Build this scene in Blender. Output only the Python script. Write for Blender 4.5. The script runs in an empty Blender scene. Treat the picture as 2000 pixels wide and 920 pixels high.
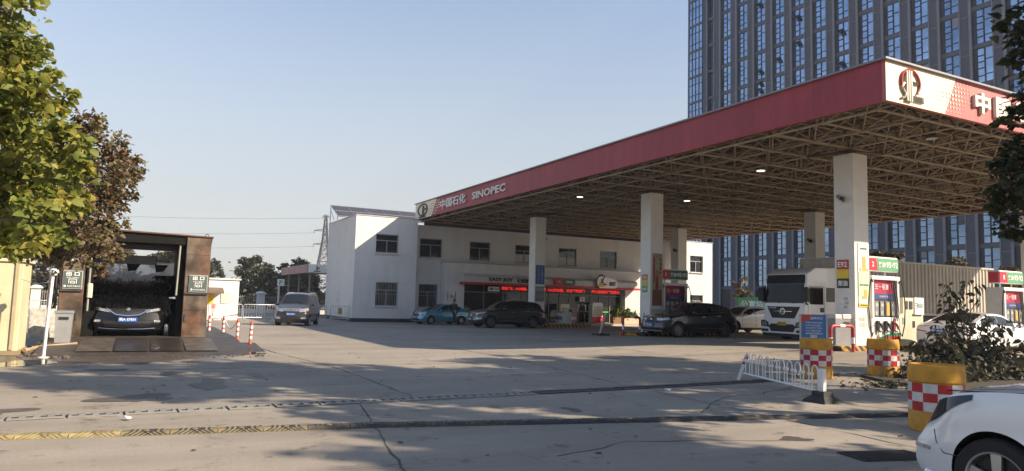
import bpy, bmesh, math, random
import numpy as np
from mathutils import Vector, Matrix, Quaternion

R = math.radians
rng = random.Random(7)
nrng = np.random.RandomState(11)
scene = bpy.context.scene

# ------------------------------------------------------------------ camera
# world axes: X runs along the pump islands, Y runs away from the road towards the shop
EYE = 1.60
PITCH, ROLL, YAW = 0.0919, 0.02709, 0.4812

def _rot(a):
    x, y, z = a
    return Vector((x*math.cos(YAW)+y*math.sin(YAW), -x*math.sin(YAW)+y*math.cos(YAW), z))
_fw = _rot((0, math.cos(PITCH), math.sin(PITCH)))
_u0 = _rot((0, -math.sin(PITCH), math.cos(PITCH)))
_x0 = _rot((1, 0, 0))
_rx = _x0*math.cos(ROLL) + _u0*math.sin(ROLL)
_up = _u0*math.cos(ROLL) - _x0*math.sin(ROLL)
cam = bpy.data.cameras.new('camera')
cam.sensor_width = 36
cam.lens = 1390/2000*36
cam.clip_start = 0.1
cam.clip_end = 8000
camo = bpy.data.objects.new('camera', cam)
scene.collection.objects.link(camo)
m = Matrix.Identity(4)
for i, vec in enumerate((_rx, _up, -_fw)):
    for j in range(3):
        m[j][i] = vec[j]
m[2][3] = EYE
camo.matrix_world = m
scene.camera = camo

# ------------------------------------------------------------------ sky, sun, exposure
SUN = Vector((1.24, -1.10, 1.0)).normalized()
world = bpy.data.worlds.new('World')
scene.world = world
world.use_nodes = True
wn = world.node_tree
wn.nodes.clear()
wo = wn.nodes.new('ShaderNodeOutputWorld')
bg = wn.nodes.new('ShaderNodeBackground')
sky = wn.nodes.new('ShaderNodeTexSky')
sky.sky_type = 'NISHITA'
sky.sun_disc = False
sky.sun_elevation = math.asin(SUN.z)
sky.sun_rotation = math.atan2(SUN.x, SUN.y)
sky.altitude = 0
sky.air_density = 1.0
sky.dust_density = 0.5
sky.ozone_density = 1.0
bg.inputs['Strength'].default_value = 0.108
# pale autumn haze band low over the horizon
wtc = wn.nodes.new('ShaderNodeTexCoord')
wsp = wn.nodes.new('ShaderNodeSeparateXYZ')
wn.links.new(wtc.outputs['Generated'], wsp.inputs[0])
wrp = wn.nodes.new('ShaderNodeValToRGB')
wrp.color_ramp.interpolation = 'EASE'
wrp.color_ramp.elements[0].position = 0.0
wrp.color_ramp.elements[0].color = (.92, .92, .92, 1)
wrp.color_ramp.elements[1].position = .55
wrp.color_ramp.elements[1].color = (.08, .08, .08, 1)
wn.links.new(wsp.outputs['Z'], wrp.inputs['Fac'])
wmx = wn.nodes.new('ShaderNodeMixRGB')
wmx.inputs['Color2'].default_value = (2.8, 2.76, 2.68, 1)
wn.links.new(wrp.outputs['Color'], wmx.inputs['Fac'])
wn.links.new(sky.outputs['Color'], wmx.inputs['Color1'])
wn.links.new(wmx.outputs['Color'], bg.inputs['Color'])
wn.links.new(bg.outputs['Background'], wo.inputs['Surface'])
sl = bpy.data.lights.new('sun', 'SUN')
sl.energy = 5.0
sl.angle = R(0.55)
sl.color = (1.0, 0.83, 0.63)
so = bpy.data.objects.new('sun', sl)
so.rotation_mode = 'QUATERNION'
so.rotation_quaternion = SUN.to_track_quat('Z', 'Y')
so.location = SUN*60
scene.collection.objects.link(so)
vs = scene.view_settings
vs.view_transform = 'Standard'
vs.look = 'None'
vs.exposure = 1.03
vs.gamma = 1
vs.use_curve_mapping = False

# ------------------------------------------------------------------ helpers
def zg(x, y):
    t = min(1, max(0, (y-37)/11))
    return .27*math.exp(-(((x-24)/9)**2+((y-19)/9)**2)) - .17*t*t*(3-2*t)

def C3(r, g, b):
    return (r, g, b, 1)

_mats = {}
def P(name, col, rough=.6, metal=0., var=.12, vscale=3., bump=0., bscale=40., spec=.5, emit=None, estr=0., coat=0., trans=0.):
    """principled material whose colour wanders a little with object-space noise"""
    if name in _mats:
        return _mats[name]
    mt = bpy.data.materials.new(name)
    mt.use_nodes = True
    nt = mt.node_tree
    b = nt.nodes['Principled BSDF']
    b.inputs['Roughness'].default_value = rough
    b.inputs['Metallic'].default_value = metal
    b.inputs['Specular IOR Level'].default_value = spec
    if coat:
        b.inputs['Coat Weight'].default_value = coat
        b.inputs['Coat Roughness'].default_value = .04
    if emit:
        b.inputs['Emission Color'].default_value = C3(*emit)
        b.inputs['Emission Strength'].default_value = estr
    b.inputs['Base Color'].default_value = C3(*col)
    if var or bump:
        tc = nt.nodes.new('ShaderNodeTexCoord')
        nz = nt.nodes.new('ShaderNodeTexNoise')
        nz.inputs['Scale'].default_value = vscale
        nz.inputs['Detail'].default_value = 5
        nz.inputs['Roughness'].default_value = .62
        nt.links.new(tc.outputs['Object'], nz.inputs['Vector'])
        rp = nt.nodes.new('ShaderNodeValToRGB')
        rp.color_ramp.elements[0].position = .3
        rp.color_ramp.elements[1].position = .72
        rp.color_ramp.elements[0].color = C3(*[c*(1-var) for c in col])
        rp.color_ramp.elements[1].color = C3(*[min(1, c*(1+var*.6)) for c in col])
        nt.links.new(nz.outputs['Fac'], rp.inputs['Fac'])
        nt.links.new(rp.outputs['Color'], b.inputs['Base Color'])
        if bump:
            n2 = nt.nodes.new('ShaderNodeTexNoise')
            n2.inputs['Scale'].default_value = bscale
            n2.inputs['Detail'].default_value = 4
            nt.links.new(tc.outputs['Object'], n2.inputs['Vector'])
            bp = nt.nodes.new('ShaderNodeBump')
            bp.inputs['Strength'].default_value = bump
            bp.inputs['Distance'].default_value = .02
            nt.links.new(n2.outputs['Fac'], bp.inputs['Height'])
            nt.links.new(bp.outputs['Normal'], b.inputs['Normal'])
    _mats[name] = mt
    return mt

def streaky(name, col, col2, rough=.5, sx=3., sz=.25, lo=.45, hi=.75, metal=0., scale2=1.5, amt2=.15):
    """paint with vertical weather streaks and blotches"""
    if name in _mats:
        return _mats[name]
    mt = bpy.data.materials.new(name)
    mt.use_nodes = True
    nt = mt.node_tree
    b = nt.nodes['Principled BSDF']
    b.inputs['Roughness'].default_value = rough
    b.inputs['Metallic'].default_value = metal
    tc = nt.nodes.new('ShaderNodeTexCoord')
    mp = nt.nodes.new('ShaderNodeMapping')
    mp.inputs['Scale'].default_value = (sx, sx, sz)
    nt.links.new(tc.outputs['Object'], mp.inputs['Vector'])
    nz = nt.nodes.new('ShaderNodeTexNoise')
    nz.inputs['Scale'].default_value = 1
    nz.inputs['Detail'].default_value = 6
    nz.inputs['Roughness'].default_value = .65
    nt.links.new(mp.outputs['Vector'], nz.inputs['Vector'])
    rp = nt.nodes.new('ShaderNodeValToRGB')
    rp.color_ramp.elements[0].position = lo
    rp.color_ramp.elements[1].position = hi
    rp.color_ramp.elements[0].color = C3(*col)
    rp.color_ramp.elements[1].color = C3(*col2)
    nt.links.new(nz.outputs['Fac'], rp.inputs['Fac'])
    n2 = nt.nodes.new('ShaderNodeTexNoise')
    n2.inputs['Scale'].default_value = scale2
    n2.inputs['Detail'].default_value = 5
    nt.links.new(tc.outputs['Object'], n2.inputs['Vector'])
    r2 = nt.nodes.new('ShaderNodeValToRGB')
    r2.color_ramp.elements[0].color = C3(1-amt2, 1-amt2, 1-amt2)
    r2.color_ramp.elements[0].position = .35
    r2.color_ramp.elements[1].color = C3(1, 1, 1)
    r2.color_ramp.elements[1].position = .6
    nt.links.new(n2.outputs['Fac'], r2.inputs['Fac'])
    mx = nt.nodes.new('ShaderNodeMixRGB')
    mx.blend_type = 'MULTIPLY'
    mx.inputs['Fac'].default_value = 1
    nt.links.new(rp.outputs['Color'], mx.inputs['Color1'])
    nt.links.new(r2.outputs['Color'], mx.inputs['Color2'])
    nt.links.new(mx.outputs['Color'], b.inputs['Base Color'])
    _mats[name] = mt
    return mt

def link(o, parent=None):
    scene.collection.objects.link(o)
    if parent is not None:
        o.parent = parent
    return o

def tag(o, label=None, cat=None, group=None, kind=None):
    if label: o['label'] = label
    if cat: o['category'] = cat
    if group: o['group'] = group
    if kind: o['kind'] = kind
    return o

def thing(name, label, cat, loc=(0, 0, 0), rz=0, group=None):
    o = bpy.data.objects.new(name, None)
    o.empty_display_size = .2
    link(o)
    o.location = loc
    o.rotation_euler = (0, 0, rz)
    tag(o, label, cat, group)
    return o

def dup(o, parent=None):
    c = o.copy()
    link(c, parent)
    for ch in list(o.children):
        dup(ch, c)
    return c

class MB:
    """collects shapes and links them as ONE mesh object; off is subtracted from every point"""
    def __init__(self, off=(0, 0, 0)):
        self.v = []; self.f = []; self.m = []; self.off = off; self.mi = 0
    def add(self, vs, fs, mi=None):
        n = len(self.v)
        ox, oy, oz = self.off
        self.v += [(p[0]-ox, p[1]-oy, p[2]-oz) for p in vs]
        self.f += [tuple(i+n for i in f) for f in fs]
        self.m += [self.mi if mi is None else mi]*len(fs)
        return self
    def box(self, x0, x1, y0, y1, z0, z1, mi=None):
        v = [(x, y, z) for z in (z0, z1) for y in (y0, y1) for x in (x0, x1)]
        return self.add(v, [(0, 2, 3, 1), (4, 5, 7, 6), (0, 1, 5, 4), (2, 6, 7, 3), (0, 4, 6, 2), (1, 3, 7, 5)], mi)
    def cbox(self, x0, x1, y0, y1, z0, z1, c=.02, mi=None):
        """box with chamfered vertical edges and top rim"""
        def ring(z, d):
            return [(x0+c+d, y0+d, z), (x1-c-d, y0+d, z), (x1-d, y0+c+d, z), (x1-d, y1-c-d, z), (x1-c-d, y1-d, z), (x0+c+d, y1-d, z), (x0+d, y1-c-d, z), (x0+d, y0+c+d, z)]
        v = ring(z0, 0)+ring(z1-c, 0)+ring(z1, c*.7)
        fs = [tuple(range(7, -1, -1)), tuple(range(16, 24))]
        for k in (0, 8):
            for i in range(8):
                j = (i+1) % 8
                fs.append((k+i, k+j, k+8+j, k+8+i))
        return self.add(v, fs, mi)
    def prism(self, pts, axis, a, b, mi=None):
        """polygon pts in the two other axes, extruded along axis from a to b"""
        n = len(pts)
        def mk(p, t):
            return (t, p[0], p[1]) if axis == 'x' else ((p[0], t, p[1]) if axis == 'y' else (p[0], p[1], t))
        v = [mk(p, a) for p in pts]+[mk(p, b) for p in pts]
        fs = [tuple(range(n)), tuple(range(2*n-1, n-1, -1))]
        for i in range(n):
            j = (i+1) % n
            fs.append((j, i, n+i, n+j))
        return self.add(v, fs, mi)
    def bar(self, p, q, r, n=6, r2=None, mi=None, caps=True):
        p = Vector(p); q = Vector(q)
        d = q-p
        if d.length < 1e-6: return self
        d.normalize()
        a = d.orthogonal().normalized(); b = d.cross(a)
        r2 = r if r2 is None else r2
        v = []
        for c, rr in ((p, r), (q, r2)):
            for i in range(n):
                t = 2*math.pi*(i+.5)/n
                v.append(tuple(c+(a*math.cos(t)+b*math.sin(t))*rr))
        fs = [(i, (i+1) % n, n+(i+1) % n, n+i) for i in range(n)]
        if caps:
            fs += [tuple(range(n-1, -1, -1)), tuple(range(n, 2*n))]
        return self.add(v, fs, mi)
    def tube(self, pts, r, n=6, mi=None, closed=False):
        pts = [Vector(p) for p in pts]
        N = len(pts)
        v = []; fs = []
        prev = None
        for i, p in enumerate(pts):
            if closed:
                d = (pts[(i+1) % N]-pts[i-1])
            else:
                d = pts[min(i+1, N-1)]-pts[max(i-1, 0)]
            d.normalize()
            a = d.orthogonal().normalized() if prev is None else (prev-d*prev.dot(d)).normalized()
            prev = a
            b = d.cross(a)
            rr = r[i] if isinstance(r, (list, tuple)) else r
            for k in range(n):
                t = 2*math.pi*k/n
                v.append(tuple(p+(a*math.cos(t)+b*math.sin(t))*rr))
        for i in range(N if closed else N-1):
            j = (i+1) % N
            for k in range(n):
                l = (k+1) % n
                fs.append((i*n+k, i*n+l, j*n+l, j*n+k))
        if not closed:
            fs += [tuple(range(n-1, -1, -1)), tuple(range((N-1)*n, N*n))]
        return self.add(v, fs, mi)
    def lathe(self, prof, c=(0, 0, 0), n=24, axis='z', mi=None, close=False):
        """prof: (radius, height) pairs"""
        v = []; fs = []
        for (r, h) in prof:
            for i in range(n):
                t = 2*math.pi*i/n
                a, b = r*math.cos(t), r*math.sin(t)
                if axis == 'z': q = (a, b, h)
                elif axis == 'y': q = (a, h, -b)
                else: q = (h, a, b)
                v.append((q[0]+c[0], q[1]+c[1], q[2]+c[2]))
        K = len(prof)
        for k in range(K if close else K-1):
            l = (k+1) % K
            for i in range(n):
                j = (i+1) % n
                fs.append((k*n+i, k*n+j, l*n+j, l*n+i))
        if not close:
            fs += [tuple(range(n-1, -1, -1)), tuple(range((K-1)*n, K*n))]
        return self.add(v, fs, mi)
    def quad(self, a, b, c, d, mi=None):
        return self.add([a, b, c, d], [(0, 1, 2, 3)], mi)
    def grid(self, rows, mi=None):
        n = len(rows[0]); v = [p for r in rows for p in r]
        fs = []
        for i in range(len(rows)-1):
            for j in range(n-1):
                fs.append((i*n+j, i*n+j+1, (i+1)*n+j+1, (i+1)*n+j))
        return self.add(v, fs, mi)
    def ball(self, c, r, n=12, mi=None):
        rx, ry, rz = r if isinstance(r, (tuple, list)) else (r, r, r)
        v = []; fs = []
        k = n//2
        for i in range(k+1):
            a = math.pi*i/k
            for j in range(n):
                b = 2*math.pi*j/n
                v.append((c[0]+rx*math.sin(a)*math.cos(b), c[1]+ry*math.sin(a)*math.sin(b), c[2]+rz*math.cos(a)))
        for i in range(k):
            for j in range(n):
                l = (j+1) % n
                fs.append((i*n+j, (i+1)*n+j, (i+1)*n+l, i*n+l))
        return self.add(v, fs, mi)
    def mesh(self, name, mats, smooth=None):
        me = bpy.data.meshes.new(name)
        me.from_pydata(self.v, [], self.f)
        if not isinstance(mats, (list, tuple)): mats = [mats]
        for t in mats: me.materials.append(t)
        if len(mats) > 1:
            me.polygons.foreach_set('material_index', self.m)
        me.validate()
        bm = bmesh.new(); bm.from_mesh(me)
        bmesh.ops.remove_doubles(bm, verts=bm.verts, dist=1e-5)
        bmesh.ops.recalc_face_normals(bm, faces=bm.faces)
        bm.to_mesh(me); bm.free()
        if smooth is not None:
            try:
                me.shade_smooth()
                me.set_sharp_from_angle(angle=R(smooth))
            except Exception:
                pass
        me.update()
        return me
    def build(self, name, mats, parent=None, smooth=None, loc=None):
        o = bpy.data.objects.new(name, self.mesh(name, mats, smooth))
        if loc: o.location = loc
        return link(o, parent)

def struct(name, mb, mats, smooth=None):
    o = mb.build(name, mats, None, smooth)
    o['kind'] = 'structure'
    return o

def text_geo(s, bold=0., extrude=.004, size=1.):
    cu = bpy.data.curves.new('txt', 'FONT')
    cu.body = s
    cu.size = size
    cu.extrude = extrude
    cu.offset = bold
    cu.resolution_u = 2
    o = bpy.data.objects.new('txt', cu)
    scene.collection.objects.link(o)
    dg = bpy.context.evaluated_depsgraph_get()
    me = bpy.data.meshes.new_from_object(o.evaluated_get(dg))
    vs = [tuple(v.co) for v in me.vertices]; fs = [tuple(p.vertices) for p in me.polygons]
    bpy.data.objects.remove(o); bpy.data.curves.remove(cu); bpy.data.meshes.remove(me)
    return vs, fs

def add_text(mb, s, org, right, up, height, width=None, bold=0., depth=.006, mi=None, center=False):
    """text laid on a plane: org = lower left corner (or centre), height of the letters, width to fit"""
    vs, fs = text_geo(s, bold)
    if not vs: return mb
    x0 = min(v[0] for v in vs); x1 = max(v[0] for v in vs); y0 = min(v[1] for v in vs); y1 = max(v[1] for v in vs)
    z0 = min(v[2] for v in vs); z1 = max(v[2] for v in vs)
    sy = height/(y1-y0); sx = sy if width is None else width/(x1-x0)
    right = Vector(right).normalized(); up = Vector(up).normalized(); nn = right.cross(up)
    org = Vector(org)
    if center:
        org = org - right*(x1-x0)*sx/2 - up*height/2
    out = [tuple(org+right*(v[0]-x0)*sx+up*(v[1]-y0)*sy+nn*((v[2]-z0)/(z1-z0+1e-9)*depth)) for v in vs]
    return mb.add(out, fs, mi)
# ------------------------------------------------------------------ ground
def concrete_mat():
    mt = bpy.data.materials.new('concrete_ground'); mt.use_nodes = True
    nt = mt.node_tree; b = nt.nodes['Principled BSDF']
    N = nt.nodes.new; Lk = nt.links.new
    tc = N('ShaderNodeTexCoord')
    def noise(sc, det=6, rough=.6, vec=None):
        n = N('ShaderNodeTexNoise'); n.inputs['Scale'].default_value = sc; n.inputs['Detail'].default_value = det
        n.inputs['Roughness'].default_value = rough
        Lk((vec or tc.outputs['Object']), n.inputs['Vector']); return n.outputs['Fac']
    def ramp(f, a, ca, bb, cb):
        r = N('ShaderNodeValToRGB'); r.color_ramp.elements[0].position = a; r.color_ramp.elements[1].position = bb
        r.color_ramp.elements[0].color = C3(*ca); r.color_ramp.elements[1].color = C3(*cb); Lk(f, r.inputs['Fac']); return r.outputs['Color']
    def mix(fac, c1, c2, mode='MIX'):
        x = N('ShaderNodeMixRGB'); x.blend_type = mode
        if isinstance(fac, float): x.inputs['Fac'].default_value = fac
        else: Lk(fac, x.inputs['Fac'])
        for k, c in (('Color1', c1), ('Color2', c2)):
            if isinstance(c, tuple): x.inputs[k].default_value = C3(*c)
            else: Lk(c, x.inputs[k])
        return x.outputs['Color']
    base = ramp(noise(.22, 8, .65), .3, (.245, .218, .184), .7, (.36, .322, .272))
    fine = ramp(noise(26, 5, .7), .3, (.78, .78, .78), .7, (1.08, 1.07, 1.05))
    col = mix(.75, base, fine, 'MULTIPLY')
    # tyre-swept streaks along the driving direction
    mp = N('ShaderNodeMapping'); mp.inputs['Scale'].default_value = (.16, 1.1, 1); mp.inputs['Rotation'].default_value = (0, 0, .25)
    Lk(tc.outputs['Object'], mp.inputs['Vector'])
    st = ramp(noise(1.0, 7, .7, mp.outputs['Vector']), .38, (.82, .81, .80), .62, (1.04, 1.03, 1.02))
    col = mix(.8, col, st, 'MULTIPLY')
    # oil and dirt spots
    sp = ramp(noise(1.7, 5, .78), .30, (.36, .35, .34), .43, (1, 1, 1))
    col = mix(.9, col, sp, 'MULTIPLY')
    sp2 = ramp(noise(7, 4, .8), .27, (.42, .41, .40), .37, (1, 1, 1))
    sp3 = ramp(noise(85, 3, .8), .30, (.6, .6, .6), .5, (1, 1, 1))
    col = mix(.8, col, sp3, 'MULTIPLY')
    col = mix(.9, col, sp2, 'MULTIPLY')
    # pale worn scuffs
    wv = ramp(noise(3.1, 7, .8), .64, (0, 0, 0), .74, (1, 1, 1))
    col = mix(wv, col, mix(.5, col, (.46, .44, .40)))
    # wet, muddy apron in front of the car wash
    sx = N('ShaderNodeSeparateXYZ'); Lk(tc.outputs['Object'], sx.inputs[0])
    def mth(op, a, bb=None):
        q = N('ShaderNodeMath'); q.operation = op
        for i, w in enumerate((a, bb)):
            if w is None: continue
            if isinstance(w, (int, float)): q.inputs[i].default_value = w
            else: Lk(w, q.inputs[i])
        return q.outputs[0]
    dx = mth('DIVIDE', mth('ADD', sx.outputs['X'], .9), 3.6)
    dy = mth('DIVIDE', mth('SUBTRACT', sx.outputs['Y'], 20.0), 2.5)
    rr = mth('SQRT', mth('ADD', mth('MULTIPLY', dx, dx), mth('MULTIPLY', dy, dy)))
    rr = mth('ADD', rr, mth('MULTIPLY', mth('SUBTRACT', noise(.9, 6, .7), .5), 2.2))
    wet = ramp(rr, .80, (1, 1, 1), 1.0, (0, 0, 0))
    col = mix(wet, col, mix(.82, col, (.05, .04, .033)))
    rg = mth('SUBTRACT', .82, mth('MULTIPLY', wet, .45))
    Lk(rg, b.inputs['Roughness'])
    Lk(col, b.inputs['Base Color'])
    b.inputs['Specular IOR Level'].default_value = .35
    bp = N('ShaderNodeBump'); bp.inputs['Strength'].default_value = .35; bp.inputs['Distance'].default_value = .01
    Lk(noise(55, 4, .7), bp.inputs['Height']); Lk(bp.outputs['Normal'], b.inputs['Normal'])
    return mt
M_ground = concrete_mat()
xs = [-700, -400, -200, -90] + list(range(-40, 81)) + [110, 200, 400, 700]
ys = [-200, -60] + list(range(-25, 81)) + [110, 200, 400, 700]
g_ = MB()
g_.grid([[(x, y, zg(x, y)) for x in xs] for y in ys])
struct('ground', g_, M_ground, smooth=60)

M_joint = P('joint_tar', (.07, .062, .055), .9, var=.3, vscale=6)
def ground_line(pts, w, jag=0., dz=.004, step=.25):
    out = []
    for a, b in zip(pts, pts[1:]):
        n = max(1, int(math.hypot(b[0]-a[0], b[1]-a[1])/step))
        for i in range(n):
            out.append((a[0]+(b[0]-a[0])*i/n, a[1]+(b[1]-a[1])*i/n))
    out.append(pts[-1])
    rows = []
    for i, p in enumerate(out):
        q = out[min(i+1, len(out)-1)]; o = out[max(i-1, 0)]
        d = Vector((q[0]-o[0], q[1]-o[1])).normalized()
        nx, ny = -d.y, d.x
        j = rng.gauss(0, jag) if jag else 0
        ww = w*(rng.uniform(.35, 1.5) if jag else 1)/2
        rows.append([(p[0]+nx*(j+s*ww), p[1]+ny*(j+s*ww), zg(p[0], p[1])+dz) for s in (-1, 1)])
    return rows
jm = MB()
for pts, w, jg in (
        ([(3.4, 21.3), (4.05, 16.5), (4.12, 12.2), (4.1, 11.2)], .028, .012),
        ([(3.05, 10.6), (2.62, 8.2), (2.44, 7.2), (2.3, 6.3), (2.1, 4.5)], .022, .016),
        ([(-.9, 19.4), (-.3, 21.2)], .03, .01),
        ([(9.33, 17.66), (8.66, 11.7)], .025, .01), ([(8.6, 10.6), (8.2, 4.2)], .022, .012),
        ([(13.9, 16), (13.3, 9)], .022, .01),
        ([(2.9, 27.7), (3.5, 20.6)], .05, .012), ([(9.0, 34), (9.3, 17.6)], .035, .008), ([(14.8, 34), (14.6, 18)], .035, .008),
        ([(-1, 16.4), (20, 17.0)], .035, .008), ([(4.3, 24.0), (20, 24.4)], .035, .008), ([(9, 33.5), (21, 33.5)], .035, .008),
        ([(7.6, 8.3), (9.3, 9.6), (10.4, 9.7), (11.9, 10.3)], .025, .03), ([(4, 6.5), (5.2, 6.9), (6.4, 6.5), (7.4, 6.1)], .02, .025),
        ([(10.6, 9.6), (11.3, 8.4)], .02, .025), ([(5.0, 14.2), (6.4, 13.6), (8.2, 13.9)], .02, .025)):
    jm.grid(ground_line(pts, w, jg))
struct('pavement_joints', jm, M_joint)

# pale patched slab and gravel edge are part of the ground; the dark puddles lie on it
M_water = P('puddle_water', (.03, .028, .026), .03, var=0)
def blob(cx, cy, rx, ry, dz, n=40, seed=0, rough=.35):
    rr = random.Random(seed); ph = [rr.uniform(0, 6.28) for _ in range(5)]
    pts = []
    for i in range(n):
        t = 2*math.pi*i/n
        k = 1+rough*(math.sin(2*t+ph[0])*.5+math.sin(3*t+ph[1])*.4+math.sin(5*t+ph[2])*.25+math.sin(9*t+ph[3])*.12)
        x, y = cx+rx*k*math.cos(t), cy+ry*k*math.sin(t)
        pts.append((x, y, zg(x, y)+dz))
    return pts
for i, (cx, cy, rx, ry) in enumerate(((-1.95, 18.6, .42, .75), (-2.5, 17.9, .5, .55), (2.85, 20.7, .22, .3))):
    w = MB(); p = blob(cx, cy, rx, ry, .006, seed=i+3)
    w.add(p, [tuple(range(len(p)))])
    struct('puddle', w, M_water)

M_damp = P('damp_stain', (.085, .073, .060), .55, var=.35, vscale=4)
for i, (cx, cy, rx, ry) in enumerate(((1.25, 13.7, .3, .75), (.1, 12.2, .45, .5), (.7, 15.7, .22, .3), (-1.75, 11.25, .6, .3), (2.2, 15.0, .15, .35), (-.4, 16.6, .3, .25), (5.9, 9.2, .12, .2), (7.3, 6.3, .2, .12))):
    w = MB(); p = blob(cx, cy, rx, ry, .0045, seed=i+20, rough=.5)
    w.add(p, [tuple(range(len(p)))])
    struct('damp_stain', w, M_damp)

# ------------------------------------------------------------------ shop building
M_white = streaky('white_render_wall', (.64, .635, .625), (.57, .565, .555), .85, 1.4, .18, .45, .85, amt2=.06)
M_plinth = P('dark_plinth', (.045, .045, .05), .7)
M_frame = P('window_frame_grey', (.30, .31, .32), .45)
M_fdark = P('window_frame_dark', (.035, .036, .04), .5)
M_glass = P('dark_window_glass', (.018, .022, .026), .04, var=.3, vscale=.7, spec=.6)
M_glass2 = P('shop_glass', (.022, .024, .024), .05, var=.5, vscale=.5)
M_steel = P('galvanised_steel', (.45, .46, .47), .4, .6)
M_red = P('red_fascia_band', (.42, .012, .03), .45)
BZ = -.17
bld = thing('shop_building', 'white two storey station shop with a projecting block at each end', 'building', (13.6, 50.3, BZ))
bo = (13.6, 50.3, BZ)

def wall_with_holes(mb, x0, x1, z0, z1, y, holes, depth=.18, mi=0):
    """wall face in plane y (outside towards -Y) with window reveals"""
    xs_ = sorted(set([x0, x1]+[h[0] for h in holes]+[h[1] for h in holes]))
    zs_ = sorted(set([z0, z1]+[h[2] for h in holes]+[h[3] for h in holes]))
    for a, b in zip(xs_, xs_[1:]):
        for c, d in zip(zs_, zs_[1:]):
            mx, mz = (a+b)/2, (c+d)/2
            if any(h[0] < mx < h[1] and h[2] < mz < h[3] for h in holes): continue
            mb.quad((a, y, c), (b, y, c), (b, y, d), (a, y, d), mi)
    for h in holes:
        a, b, c, d = h
        mb.quad((a, y, c), (a, y+depth, c), (a, y+depth, d), (a, y, d), mi)
        mb.quad((b, y, c), (b, y, d), (b, y+depth, d), (b, y+depth, c), mi)
        mb.quad((a, y, d), (a, y+depth, d), (b, y+depth, d), (b, y, d), mi)
        mb.quad((a, y, c), (b, y, c), (b, y+depth, c), (a, y+depth, c), mi)

# holes (x0,x1,z0,z1) on each plane
HL = [(15.13, 16.85, 4.85, 6.22), (15.25, 16.95, 1.0, 2.72)]
HU = [(18.95, 20.8, 4.76, 6.25), (23.14, 24.96, 4.74, 6.25), (27.24, 29.0, 4.74, 6.25), (31.43, 33.2, 4.68, 6.22), (35.62, 37.43, 4.68, 6.2)]
HG = [(19.0, 20.55, .95, 2.72)]
HR = [(44.8, 46.36, 4.69, 6.22), (44.8, 46.36, 1.0, 2.61)]
TOP = 7.49
w = MB(bo)
wall_with_holes(w, 13.6, 18.3, BZ, TOP, 50.3, HL)          # left block
w.box(13.6, 18.3, 50.52, 58.6, BZ, TOP-.004)
w.quad((13.6, 50.3, BZ), (13.6, 50.52, BZ), (13.6, 50.52, TOP), (13.6, 50.3, TOP))
w.quad((18.3, 50.3, BZ), (18.3, 50.3, TOP), (18.3, 50.52, TOP), (18.3, 50.52, BZ))
w.quad((13.6, 50.3, TOP), (18.3, 50.3, TOP), (18.3, 50.52, TOP), (13.6, 50.52, TOP))
wall_with_holes(w, 18.3, 42.8, BZ, TOP-.25, 51.5, HU+HG)    # long upper wall
w.box(18.3, 42.8, 51.74, 60, BZ, TOP-.26)
w.quad((18.3, 51.5, TOP-.25), (42.8, 51.5, TOP-.25), (42.8, 51.74, TOP-.25), (18.3, 51.74, TOP-.25))
wall_with_holes(w, 42.8, 47.5, BZ, TOP, 50.3, HR)           # right block
w.box(42.8, 47.5, 50.52, 58.6, BZ, TOP-.004)
w.quad((42.8, 50.3, BZ), (42.8, 50.3, TOP), (42.8, 50.52, TOP), (42.8, 50.52, BZ))
w.quad((47.5, 50.3, BZ), (47.5, 50.3, TOP), (47.5, 50.52, TOP), (47.5, 50.52, BZ))
w.quad((42.8, 50.3, TOP), (47.5, 50.3, TOP), (47.5, 50.52, TOP), (42.8, 50.52, TOP))
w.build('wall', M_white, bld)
w = MB(bo); w.box(19.4, 43.0, 51.76, 52.0, TOP-.258, 8.6); w.build('roof_strip', P('roof_void_dark', (.05, .045, .042), .7), bld)  # added dark sheet, its colour paints the shaded void between wall top and canopy
# shop projection: header, left pier, right pier, sloping ledge
w = MB(bo)
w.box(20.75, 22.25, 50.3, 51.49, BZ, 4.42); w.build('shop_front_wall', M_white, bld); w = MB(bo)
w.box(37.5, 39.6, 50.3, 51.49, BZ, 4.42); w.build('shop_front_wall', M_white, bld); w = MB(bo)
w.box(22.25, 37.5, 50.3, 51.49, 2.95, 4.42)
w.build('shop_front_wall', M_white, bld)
w = MB(bo); w.box(20.68, 39.68, 50.22, 51.49, 4.424, 4.50); w.build('ledge', P('ledge_grey', (.35, .34, .33), .7), bld)
w = MB(bo); w.box(13.57, 18.33, 50.27, 50.6, BZ, .1); w.box(13.57, 13.8, 50.6, 58.6, BZ, .1); w.box(18.4, 20.7, 51.46, 51.49, BZ, .1)
w.build('plinth', M_plinth, bld)
w = MB(bo); w.box(13.55, 18.35, 50.25, 58.65, TOP+.003, TOP+.05); w.build('roof_coping', P('roof_coping', (.55, .55, .55), .6), bld); w = MB(bo); w.box(42.75, 47.55, 50.25, 58.65, TOP+.003, TOP+.05)
w.build('roof_coping', P('roof_coping', (.55, .55, .55), .6), bld)

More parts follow.
